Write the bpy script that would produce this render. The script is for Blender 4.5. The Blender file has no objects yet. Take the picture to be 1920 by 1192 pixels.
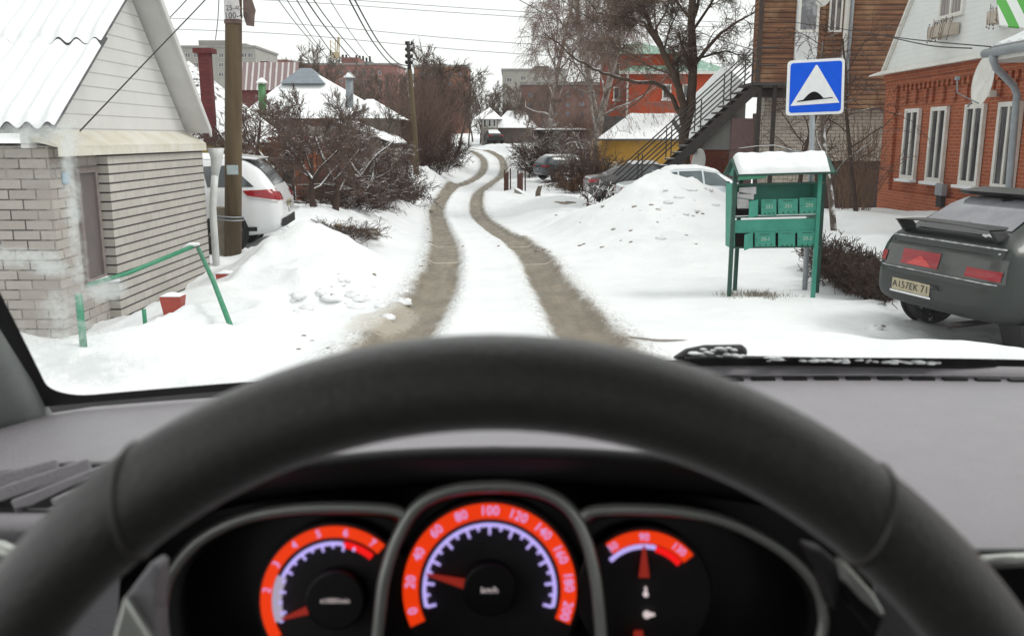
import bpy, math, random
import numpy as np
from mathutils import Vector, Matrix, Euler

scene = bpy.context.scene
COL = scene.collection
R = math.radians
# ------------------------------------------------------------------ camera, sky, sun, exposure
FPX = 1650.0
PITCH = math.atan(338.0 / FPX)
EYE = Vector((0.0, 0.0, 1.3))
cd = bpy.data.cameras.new("camera")
cd.sensor_fit = 'HORIZONTAL'
cd.sensor_width = 36.0
cd.lens = FPX / 1920.0 * 36.0
cd.clip_start = 0.02
cd.clip_end = 3000
cd.dof.use_dof = True
cd.dof.focus_distance = 14.0
cd.dof.aperture_fstop = 13.0
camo = bpy.data.objects.new("camera", cd)
camo.location = EYE
camo.rotation_euler = (math.pi / 2 - PITCH, 0, 0)
COL.objects.link(camo)
scene.camera = camo

SUN_EL, SUN_AZ = R(52), R(95)
world = bpy.data.worlds.new("World")
scene.world = world
world.use_nodes = True
wn = world.node_tree
wn.nodes.clear()
sky = wn.nodes.new("ShaderNodeTexSky")
sky.sky_type = 'NISHITA'
sky.sun_disc = False
sky.sun_elevation = SUN_EL
sky.sun_rotation = SUN_AZ
sky.dust_density = 4.0
sky.air_density = 1.0
hs = wn.nodes.new("ShaderNodeHueSaturation")      # overcast: the cloud deck takes the blue out of the sky
hs.inputs['Saturation'].default_value = 0.06
mixw = wn.nodes.new("ShaderNodeMix"); mixw.data_type = 'RGBA'
mixw.inputs[0].default_value = 0.8
mixw.inputs[7].default_value = (7.3, 7.5, 7.3, 1)   # even cloud layer
bg = wn.nodes.new("ShaderNodeBackground")
bg.inputs['Strength'].default_value = 0.108
wo = wn.nodes.new("ShaderNodeOutputWorld")
wn.links.new(sky.outputs[0], hs.inputs['Color'])
wn.links.new(hs.outputs[0], mixw.inputs[6])
wn.links.new(mixw.outputs[2], bg.inputs['Color'])
wn.links.new(bg.outputs[0], wo.inputs[0])

sd = bpy.data.lights.new("sun", 'SUN')
sd.energy = 0.8
sd.angle = R(18)
sd.color = (1.0, 0.97, 0.93)
suno = bpy.data.objects.new("sun", sd)
suno.rotation_euler = Euler((math.pi / 2 - SUN_EL, 0, math.pi - SUN_AZ))
COL.objects.link(suno)

scene.view_settings.view_transform = 'Standard'
scene.view_settings.look = 'None'
scene.view_settings.gamma = 1.0
scene.view_settings.exposure = 0.63
scene.cycles.max_bounces = 7
scene.cycles.diffuse_bounces = 4
scene.cycles.transparent_max_bounces = 12
scene.cycles.caustics_reflective = False
scene.cycles.caustics_refractive = False
scene.cycles.use_denoising = True

# ------------------------------------------------------------------ helpers
SP, CP = math.sin(PITCH), math.cos(PITCH)

def ray(px, py):
    sx = (px - 960.0) / FPX
    sy = (596.0 - py) / FPX
    return Vector((sx, CP + sy * SP, -SP + sy * CP))

def at(px, py, Y):
    """the point that stands Y metres down the street along the sight line of a photo point"""
    d = ray(px, py)
    return EYE + d * (Y / d.y)

def near(px, py, D):
    """same, D metres from the eye along the line of view (for things inside the car)"""
    return EYE + ray(px, py) * D

class MB:
    def __init__(self):
        self.v = []; self.f = []; self.m = []; self.s = 0
    def add(self, vs, fs, mi=0):
        o = len(self.v)
        self.v.extend([tuple(p) for p in vs])
        self.f.extend([tuple(i + o for i in f) for f in fs])
        self.m.extend([mi] * len(fs))
        return self
    def box(self, c, s, rz=0.0, mi=0, rot=None):
        hx, hy, hz = s[0] / 2, s[1] / 2, s[2] / 2
        M = rot if rot is not None else Matrix.Rotation(rz, 3, 'Z')
        c = Vector(c)
        vs = [c + M @ Vector((x * hx, y * hy, z * hz)) for z in (-1, 1) for y in (-1, 1) for x in (-1, 1)]
        return self.add(vs, [(0, 2, 3, 1), (4, 5, 7, 6), (0, 1, 5, 4), (2, 6, 7, 3), (0, 4, 6, 2), (1, 3, 7, 5)], mi)
    def span(self, a, b, mi=0):
        lo = [min(a[i], b[i]) for i in range(3)]; hi = [max(a[i], b[i]) for i in range(3)]
        return self.box([(lo[i] + hi[i]) / 2 for i in range(3)], [hi[i] - lo[i] for i in range(3)], 0, mi)
    def hull8(self, q, mi=0):
        """eight points: four below (ccw) then four above"""
        return self.add(q, [(3, 2, 1, 0), (4, 5, 6, 7), (0, 1, 5, 4), (1, 2, 6, 5), (2, 3, 7, 6), (3, 0, 4, 7)], mi)
    def bar(self, a, b, w, h=None, mi=0, up=(0, 0, 1)):
        a, b = Vector(a), Vector(b)
        h = h or w
        d = (b - a); L = d.length; d.normalize()
        upv = Vector(up)
        if abs(d.dot(upv)) > 0.98: upv = Vector((0, 1, 0))
        s = d.cross(upv).normalized(); u = s.cross(d)
        M = Matrix((s, d, u)).transposed()
        return self.box((a + b) / 2, (w, L, h), 0, mi, M)
    def tube(self, pts, rad, n=6, mi=0, cap=True):
        pts = [Vector(p) for p in pts]
        k = len(pts)
        if not hasattr(rad, '__len__'): rad = [rad] * k
        vs = []; fs = []
        prev = None
        for i in range(k):
            t = (pts[min(i + 1, k - 1)] - pts[max(i - 1, 0)])
            if t.length < 1e-9: t = Vector((0, 0, 1))
            t.normalize()
            if prev is None:
                a = Vector((0, 0, 1)) if abs(t.z) < 0.9 else Vector((1, 0, 0))
                u = t.cross(a).normalized()
            else:
                u = (prev - t * prev.dot(t))
                if u.length < 1e-6: u = t.orthogonal()
                u.normalize()
            prev = u
            w = t.cross(u)
            for j in range(n):
                an = 2 * math.pi * j / n
                vs.append(pts[i] + (u * math.cos(an) + w * math.sin(an)) * rad[i])
        for i in range(k - 1):
            for j in range(n):
                j2 = (j + 1) % n
                fs.append((i * n + j, i * n + j2, (i + 1) * n + j2, (i + 1) * n + j))
        if cap and n > 2:
            fs.append(tuple(range(n - 1, -1, -1)))
            fs.append(tuple((k - 1) * n + j for j in range(n)))
        return self.add(vs, fs, mi)
    def prism(self, poly, ext, mi=0):
        """closed 3D outline pushed along a vector"""
        e = Vector(ext); n = len(poly)
        vs = [Vector(p) for p in poly] + [Vector(p) + e for p in poly]
        fs = [tuple(range(n - 1, -1, -1)), tuple(range(n, 2 * n))]
        fs += [(i, (i + 1) % n, n + (i + 1) % n, n + i) for i in range(n)]
        return self.add(vs, fs, mi)
    def grid(self, rows, mi=0, closed=False):
        nr, nc = len(rows), len(rows[0])
        vs = [p for r in rows for p in r]
        fs = []
        for i in range(nr - 1):
            for j in range(nc - (0 if closed else 1)):
                j2 = (j + 1) % nc
                fs.append((i * nc + j, i * nc + j2, (i + 1) * nc + j2, (i + 1) * nc + j))
        return self.add(vs, fs, mi)
    def lathe(self, prof, c=(0, 0, 0), n=16, axis='z', mi=0, M=None):
        rows = []
        c = Vector(c)
        for r, h in prof:
            row = []
            for j in range(n):
                a = 2 * math.pi * j / n
                p = Vector((r * math.cos(a), r * math.sin(a), h))
                if axis == 'y': p = Vector((p.x, p.z, p.y))
                if axis == 'x': p = Vector((p.z, p.x, p.y))
                if M is not None: p = M @ p
                row.append(c + p)
            rows.append(row)
        return self.grid(rows, mi, True)
    def build(self, name, mats, parent=None, smooth=False, local=False):
        return obj(name, self, mats, parent, smooth, local)

def wloc(o):
    l = Vector((0, 0, 0))
    while o is not None:
        l += o.location
        o = o.parent
    return l

def obj(name, mb, mats, parent=None, smooth=False, local=False):
    me = bpy.data.meshes.new(name)
    off = Vector((0, 0, 0))
    if parent is not None and not local: off = wloc(parent)
    base = None
    vs = mb.v
    if parent is None and not local and vs:
        a = np.array(vs)
        base = Vector(((a[:, 0].min() + a[:, 0].max()) / 2, (a[:, 1].min() + a[:, 1].max()) / 2, a[:, 2].min()))
        off = base
    if off.length > 0: vs = [(p[0] - off.x, p[1] - off.y, p[2] - off.z) for p in vs]
    me.from_pydata(vs, [], mb.f)
    if not isinstance(mats, (list, tuple)): mats = [mats]
    for m in mats: me.materials.append(m)
    if len(mats) > 1: me.polygons.foreach_set('material_index', mb.m)
    if smooth: me.polygons.foreach_set('use_smooth', [True] * len(mb.f))
    me.update()
    o = bpy.data.objects.new(name, me)
    COL.objects.link(o)
    if parent is not None: o.parent = parent
    elif base is not None: o.location = base
    return o

def tag(o, label=None, cat=None, group=None, kind=None):
    if label: o['label'] = label
    if cat: o['category'] = cat
    if group: o['group'] = group
    if kind: o['kind'] = kind
    return o

def thing(name, label, cat, loc=(0, 0, 0), group=None, rz=0.0):
    o = bpy.data.objects.new(name, None)
    o.empty_display_size = 0.2
    o.location = loc
    o.rotation_euler = (0, 0, rz)
    COL.objects.link(o)
    return tag(o, label, cat, group)

def kids(o):
    return [c for c in bpy.data.objects if c.parent == o]

def copy_tree(o, parent=None, cache={}):
    c = o.copy(); COL.objects.link(c)
    if parent is not None: c.parent = parent
    key = o.name
    if key not in cache: cache[key] = kids(o)
    for ch in cache[key]: copy_tree(ch, c)
    return c

def lerp(a, b, t): return a + (b - a) * t

def bevel(o, w=0.01, seg=2):
    m = o.modifiers.new("bevel", 'BEVEL'); m.width = w; m.segments = seg; m.limit_method = 'ANGLE'; m.angle_limit = R(35)
    return o

def subsurf(o, n=1):
    m = o.modifiers.new("subsurf", 'SUBSURF'); m.levels = n; m.render_levels = n
    return o

def text_mesh(body, size, M, depth=0.0):
    """lettering as an MB: text laid in the local XY plane of matrix M, centred"""
    cu = bpy.data.curves.new("lettering", 'FONT')
    cu.body = body; cu.size = size; cu.align_x = 'CENTER'; cu.align_y = 'CENTER'; cu.extrude = depth
    cu.resolution_u = 3
    ob = bpy.data.objects.new("lettering", cu)
    COL.objects.link(ob)
    dg = bpy.context.evaluated_depsgraph_get()
    me = bpy.data.meshes.new_from_object(ob.evaluated_get(dg))
    mb = MB()
    mb.add([M @ v.co for v in me.vertices], [tuple(p.vertices) for p in me.polygons])
    bpy.data.objects.remove(ob); bpy.data.curves.remove(cu); bpy.data.meshes.remove(me)
    return mb

# ------------------------------------------------------------------ materials
class NT:
    def __init__(self, name):
        self.m = bpy.data.materials.new(name); self.m.use_nodes = True
        self.t = self.m.node_tree; self.t.nodes.clear()
        self.out = self.n("ShaderNodeOutputMaterial")
        self.b = self.n("ShaderNodeBsdfPrincipled")
        self.l(self.b.outputs[0], self.out.inputs[0])
        self._tc = None
    def n(self, t, **kw):
        x = self.t.nodes.new(t)
        for k, v in kw.items(): setattr(x, k, v)
        return x
    def l(self, a, b): self.t.links.new(a, b)
    def val(self, sock, v):
        if hasattr(v, 'is_linked') or hasattr(v, 'links'): self.l(v, sock)
        else: sock.default_value = v
    def pos(self):
        if self._tc is None: self._tc = self.n("ShaderNodeTexCoord")
        return self._tc.outputs['Object']
    def normal(self):
        g = self.n("ShaderNodeNewGeometry"); return g.outputs['Normal']
    def noise(self, scale, detail=4, rough=0.6, vec=None, dim='3D'):
        x = self.n("ShaderNodeTexNoise"); x.inputs['Scale'].default_value = scale
        x.inputs['Detail'].default_value = detail; x.inputs['Roughness'].default_value = rough
        self.l(vec if vec is not None else self.pos(), x.inputs['Vector'])
        return x.outputs['Fac']
    def math(self, op, a, b=0.0, c=None):
        x = self.n("ShaderNodeMath", operation=op)
        self.val(x.inputs[0], a); self.val(x.inputs[1], b)
        if c is not None: self.val(x.inputs[2], c)
        return x.outputs[0]
    def mix(self, f, a, b):
        x = self.n("ShaderNodeMix", data_type='RGBA')
        self.val(x.inputs[0], f)
        for s, v in ((x.inputs[6], a), (x.inputs[7], b)):
            if isinstance(v, (tuple, list)): s.default_value = (*v[:3], 1)
            else: self.l(v, s)
        return x.outputs[2]
    def ramp(self, f, lo, hi):
        x = self.n("ShaderNodeMapRange"); x.interpolation_type = 'SMOOTHSTEP'
        self.l(f, x.inputs[0]); x.inputs[1].default_value = lo; x.inputs[2].default_value = hi
        return x.outputs[0]
    def sep(self, v):
        x = self.n("ShaderNodeSeparateXYZ"); self.l(v, x.inputs[0]); return x.outputs
    def comb(self, a, b, c=0.0):
        x = self.n("ShaderNodeCombineXYZ")
        self.val(x.inputs[0], a); self.val(x.inputs[1], b); self.val(x.inputs[2], c)
        return x.outputs[0]
    def bump(self, h, dist=0.01, strength=0.5):
        x = self.n("ShaderNodeBump"); x.inputs['Distance'].default_value = dist; x.inputs['Strength'].default_value = strength
        self.l(h, x.inputs['Height']); self.l(x.outputs[0], self.b.inputs['Normal'])
    def set(self, color=None, rough=None, metal=None, spec=None, coat=None):
        b = self.b.inputs
        if color is not None:
            if isinstance(color, (tuple, list)): b['Base Color'].default_value = (*color[:3], 1)
            else: self.l(color, b['Base Color'])
        if rough is not None: self.val(b['Roughness'], rough)
        if metal is not None: b['Metallic'].default_value = metal
        if spec is not None: b['Specular IOR Level'].default_value = spec
        if coat is not None:
            b['Coat Weight'].default_value = coat; b['Coat Roughness'].default_value = 0.06
        return self.m

SNOW = (0.80, 0.81, 0.82)

def mat(name, c1, c2=None, scale=6.0, rough=0.7, bump=0.0, bscale=None, metal=0.0, spec=0.5, coat=None, snow=None, stretch=None, lo=0.3, hi=0.7):
    """noise-mottled surface; snow = (normal z threshold, amount) lays snow on what faces up"""
    t = NT(name)
    v = None
    if stretch:
        mp = t.n("ShaderNodeMapping"); mp.inputs['Scale'].default_value = stretch; t.l(t.pos(), mp.inputs[0]); v = mp.outputs[0]
    c2 = c2 or tuple(x * 0.8 for x in c1)
    f = t.ramp(t.noise(scale, 5, 0.65, v), lo, hi)
    col = t.mix(f, c1, c2)
    rg = rough
    if snow:
        nz = t.sep(t.normal())[2]
        sn = t.noise(snow[1], 3, 0.6)
        s = t.ramp(t.math('ADD', nz, t.math('MULTIPLY', t.math('SUBTRACT', sn, 0.5), 1.2)), snow[0] - .12, snow[0] + .12)
        col = t.mix(s, col, SNOW)
        rg = t.math('MAXIMUM', t.math('MULTIPLY', s, 0.85), rough)
    if bump: t.bump(t.noise(bscale or scale * 3, 5, 0.65, v), bump, 0.6)
    return t.set(col, rg, metal, spec, coat)

def brick_mat(name, c1, c2, mortar, bw, bh, mw, rough=0.85, off=0.5, var=0.0, snow=False, hline=None, patchy=None):
    t = NT(name)
    p = t.sep(t.pos())
    u = t.math('ADD', p[0], p[1])
    vec = t.comb(u, p[2])
    b = t.n("ShaderNodeTexBrick"); b.offset = off
    b.inputs['Scale'].default_value = 1.0
    b.inputs['Brick Width'].default_value = bw; b.inputs['Row Height'].default_value = bh
    b.inputs['Mortar Size'].default_value = mw; b.inputs['Mortar Smooth'].default_value = 0.2
    b.inputs['Bias'].default_value = 0.0
    b.inputs['Color1'].default_value = (*c1, 1); b.inputs['Color2'].default_value = (*c2, 1); b.inputs['Mortar'].default_value = (*mortar, 1)
    t.l(vec, b.inputs['Vector'])
    n = t.ramp(t.noise(2.5, 6, 0.7), 0.25, 0.8)
    col = t.mix(t.math('MULTIPLY', n, 0.45), b.outputs[0], tuple(x * 0.55 for x in c1))
    n2 = t.noise(40, 3, 0.6)
    col = t.mix(t.math('MULTIPLY', n2, 0.25), col, tuple(x * 0.6 for x in c2))
    if patchy:
        pm = t.ramp(t.noise(1.7, 4, .7), .42, .6)
        col = t.mix(t.math('MULTIPLY', t.math('MULTIPLY', b.outputs['Fac'], pm), .9), col, patchy)
    if hline:
        z = t.math('FRACT', t.math('DIVIDE', p[2], bh))
        ln = t.math('LESS_THAN', z, hline[0])
        col = t.mix(ln, col, hline[1])
    t.bump(t.math('ADD', t.math('MULTIPLY', b.outputs['Fac'], -1.0), t.math('MULTIPLY', n2, 0.3)), 0.008, 0.7)
    return t.set(col, rough)

def emit(name, color, strength):
    t = NT(name)
    t.b.inputs['Base Color'].default_value = (*[c * .5 for c in color], 1)
    t.b.inputs['Emission Color'].default_value = (*color, 1)
    t.b.inputs['Emission Strength'].default_value = strength
    t.b.inputs['Roughness'].default_value = 0.5
    return t.m

def glass_mat(name, tint=(0.03, 0.035, 0.04), rough=0.08):
    t = NT(name)
    f = t.ramp(t.noise(1.7, 2, 0.5), 0.3, 0.75)
    return t.set(t.mix(f, tint, tuple(min(1, x * 2.6 + .01) for x in tint)), rough, 0, 0.8)

M = {}
M['snow'] = (lambda t: (t.bump(t.math('ADD', t.noise(9, 6, 0.65), t.math('MULTIPLY', t.noise(60, 3, 0.6), 0.3)), 0.03, 0.5), t.set(t.mix(t.ramp(t.noise(3, 4), .3, .8), SNOW, (0.74, 0.757, 0.775)), 0.85, 0, 0.25))[1])(NT('snow'))
M['white_paint'] = mat('white_paint', (0.72, 0.71, 0.68), (0.62, 0.6, 0.55), 5, 0.6)
M['black_rubber'] = mat('black_rubber', (0.018, 0.018, 0.02), (0.028, 0.027, 0.028), 20, 0.7, 0.003, 60)
M['dark_glass'] = glass_mat('dark_glass')
M['chrome'] = mat('chrome', (0.55, 0.55, 0.56), (0.4, 0.4, 0.42), 8, 0.25, metal=1.0)
M['red_lens'] = mat('red_lens', (0.24, 0.006, 0.012), (0.30, 0.012, 0.018), 30, 0.2, coat=0.2)
M['white_lens'] = mat('white_lens', (0.6, 0.56, 0.56), (0.45, 0.42, 0.42), 30, 0.2, coat=0.5)
M['dark_metal'] = mat('dark_metal', (0.020, 0.017, 0.016), (0.036, 0.028, 0.025), 9, 0.6)
M['grey_metal'] = mat('grey_metal', (0.34, 0.36, 0.38), (0.26, 0.28, 0.30), 7, 0.45, metal=0.3)
M['asphalt'] = mat('asphalt', (0.06, 0.058, 0.055), (0.09, 0.08, 0.07), 8, 0.85)
# ------------------------------------------------------------------ the ground: snow over a street that dips and climbs again
TR = [(640, 752, 1100, 7.0), (590, 790, 1066, 8.9), (531, 827, 1024, 12.4), (480, 838, 997, 15.7), (456, 836, 966, 19.2), (437, 831, 936, 23.4), (418, 824, 908, 28.5), (405, 820, 896, 32.0),
      (372, 831, 892, 40.5), (345, 873, 917, 54.0), (330, 899, 938, 62.0), (312, 909, 943, 70.0), (295, 903, 935, 77.0), (284, 886, 916, 82.0), (280.5, 868, 894, 87.0), (279, 842, 864, 93.0)]
ty, tl, tr_, tz = [0.0], [-0.74], [0.74], [0.0]
for py, a, b, D in TR:
    pa, pb = at(a, py, D), at(b, py, D)
    ty.append(D); tl.append(pa.x); tr_.append(pb.x); tz.append(pa.z)
ty = [-60.0] + ty + [120.0, 700.0]; tl = [-0.74] + tl + [-14.0, -90]; tr_ = [0.74] + tr_ + [-12.4, -88]; tz = [0.35] + tz + [0.9, 1.0]
ty, tl, tr_, tz = map(np.array, (ty, tl, tr_, tz))

def smooth_interp(y, xs, vs):
    """cubic Hermite with finite-difference slopes"""
    y = np.asarray(y, float)
    m = np.gradient(vs, xs)
    i = np.clip(np.searchsorted(xs, y) - 1, 0, len(xs) - 2)
    h = xs[i + 1] - xs[i]
    t = np.clip((y - xs[i]) / h, 0, 1)
    return ((2 * t**3 - 3 * t**2 + 1) * vs[i] + (t**3 - 2 * t**2 + t) * h * m[i] + (-2 * t**3 + 3 * t**2) * vs[i + 1] + (t**3 - t**2) * h * m[i + 1])

def sst(x, a, b):
    t = np.clip((x - a) / (b - a), 0, 1)
    return t * t * (3 - 2 * t)

_rs = np.random.RandomState(7)
_lat = _rs.rand(256, 256)

def vnoise(x, y, s):
    x = np.asarray(x) * s + 31.7; y = np.asarray(y) * s + 17.3
    xi = np.floor(x).astype(int); yi = np.floor(y).astype(int)
    fx = x - xi; fy = y - yi
    fx = fx * fx * (3 - 2 * fx); fy = fy * fy * (3 - 2 * fy)
    g = lambda a, b: _lat[a % 256, b % 256]
    return (g(xi, yi) * (1 - fx) + g(xi + 1, yi) * fx) * (1 - fy) + (g(xi, yi + 1) * (1 - fx) + g(xi + 1, yi + 1) * fx) * fy

LB = (np.array([-60, 0, 5, 7, 10, 14, 22, 30, 40, 48, 60, 80, 100, 700.]), np.array([.1, .1, .12, .18, .38, .62, .78, .72, .8, 1.0, .8, .55, .2, .2]))
RB = (np.array([-60, 0, 7, 11, 14, 17, 20, 28, 40, 57, 70, 82, 100, 700.]), np.array([.05, .05, .02, .05, .2, .45, .62, .45, .22, .12, .35, .6, .3, .3]))
# heaps and hollows: x, y, height, spread x, spread y
HEAPS = []
def heap(px, py, D, sx, sy, base_rise):
    p = at(px, py, D); HEAPS.append((p.x, p.y, base_rise, sx, sy))
heap(612, 425, 12.2, 0.55, 1.1, 0.56)     # ploughed ridge by the pole
heap(540, 500, 11.2, 0.4, 0.9, 0.12)
heap(1250, 315, 20.3, 0.72, 1.2, 0.72)    # big heap that buries the white car
heap(1335, 350, 20.8, 0.7, 0.9, 0.36)
heap(1175, 372, 20.4, 0.8, 1.0, 0.22)
heap(1090, 375, 22.5, 0.55, 0.8, 0.30)
heap(1060, 352, 34, 1.0, 1.2, 0.25)
heap(806, 300, 48.0, 0.9, 2.6, 0.75)
heap(755, 330, 29.0, 0.7, 1.6, 0.55)
heap(1610, 410, 13.6, 0.8, 1.1, 0.28)     # bank in front of the brick house
heap(1690, 425, 12.8, 0.8, 0.8, 0.22)
heap(1560, 385, 18.0, 1.2, 1.6, 0.2)
heap(655, 450, 12.2, .4, .9, .06); heap(1120, 395, 19.5, 1.1, 1.0, .10); heap(1180, 420, 18.0, 1.0, .8, .08); heap(540, 548, 10.0, .5, .16, .10); heap(500, 580, 9.3, .45, .14, -.13); heap(600, 575, 9.5, .35, .12, -.09); heap(455, 560, 9.9, .3, .2, -.08); heap(640, 500, 10.8, .2, .5, .10); heap(580, 470, 11.3, .2, .2, .12)
HEAPS += [(-4.7, 10.6, -0.62, 0.75, 2.2), (-4.3, 7.2, -0.25, 0.9, 1.2), (-5.2, 15.4, -0.55, 1.5, 1.0), (-3.3, 6.4, 0.10, 0.8, 0.5), (-1.0, 43.5, 0.15, .5, 1.5), (4.9, 8.2, -.26, 1.2, 0.9)]

def ground_arr(x, y):
    x = np.asarray(x, float); y = np.asarray(y, float)
    z = smooth_interp(y, ty, tz)
    xl = smooth_interp(y, ty, tl); xr = smooth_interp(y, ty, tr_)
    dl = xl - x; dr = x - xr
    bl = np.interp(y, *LB) * sst(dl, 0.55, 2.9)
    br = np.interp(y, *RB) * sst(dr, 0.5, 2.8)
    rough = 0.35 + 0.65 * np.maximum(sst(dl, 0.3, 1.5), sst(dr, 0.4, 2.0))
    z = z + bl + br
    for hx, hy, h, sx, sy in HEAPS:
        z = z + h * np.exp(-((x - hx) / sx) ** 2 * 0.5 - ((y - hy) / sy) ** 2 * 0.5)
    nz = (vnoise(x, y, 0.7) - .5) * 0.16 + (vnoise(x, y, 1.9) - .5) * 0.085 + (vnoise(x, y, 5.3) - .5) * 0.035
    nz += np.maximum(vnoise(x + 9, y, 3.1) - .62, 0) * 0.11 * np.maximum(sst(dl, 0.2, 0.9) * sst(-dl, -5, -2), 0.3)
    rd = 1 - np.abs(2 * vnoise(x + 3, y * .7, 1.5) - 1); rd2 = 1 - np.abs(2 * vnoise(x - 5, y + 4, 3.7) - 1)
    bank = np.maximum(sst(dl, 0.7, 1.6), .55 * sst(dr, .8, 2.6))
    nz = nz + bank * (0.17 * (rd ** 2 - .4) * vnoise(x, y + 11, .55) + 0.12 * (rd2 ** 3 - .25) * sst(vnoise(x + 7, y, .9), .35, .7) + .06 * (vnoise(x, y, 9.0) - .5) * sst(vnoise(x - 4, y + 2, .8), .4, .7))
    edge = np.minimum(np.abs(np.abs(dl + 0.0) - .36), np.abs(np.abs(dr) - .36))
    nz = nz + .045 * (vnoise(x, y * .45, 9.0) - .35) * (1 - sst(edge, .02, .16)) * (1 - sst(np.minimum(np.abs(dl), np.abs(dr)), .5, .7)) / rough
    z = z + nz * rough * (0.6 + 0.4 * sst(y, 8, 20))
    d = np.minimum(np.abs(dl), np.abs(dr))
    z = z - 0.045 * (1 - sst(d, 0.16, 0.34)) + 0.025 * (sst(d, 0.2, 0.36) * (1 - sst(d, 0.36, 0.6)))
    far = sst(np.abs(x - (xl + xr) / 2), 25, 60) 
    z = z * (1 - far) + far * np.minimum(z, 0.4)
    return z

def gz(x, y): return float(ground_arr([x], [y])[0])
def on_ground(px, D, lift=0.0):
    x = (px - 960.0) / FPX
    # x along the sight line at street depth D depends only weakly on height
    p = at(px, 400, D)
    return Vector((p.x, D, gz(p.x, D) + lift))

def ground_hit(px, py):
    lo = None
    d = ray(px, py)
    Y = 5.0
    while Y < 120:
        p = EYE + d * (Y / d.y)
        if p.z < gz(p.x, p.y): return p
        Y += .06
    return at(px, py, 60)

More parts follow.
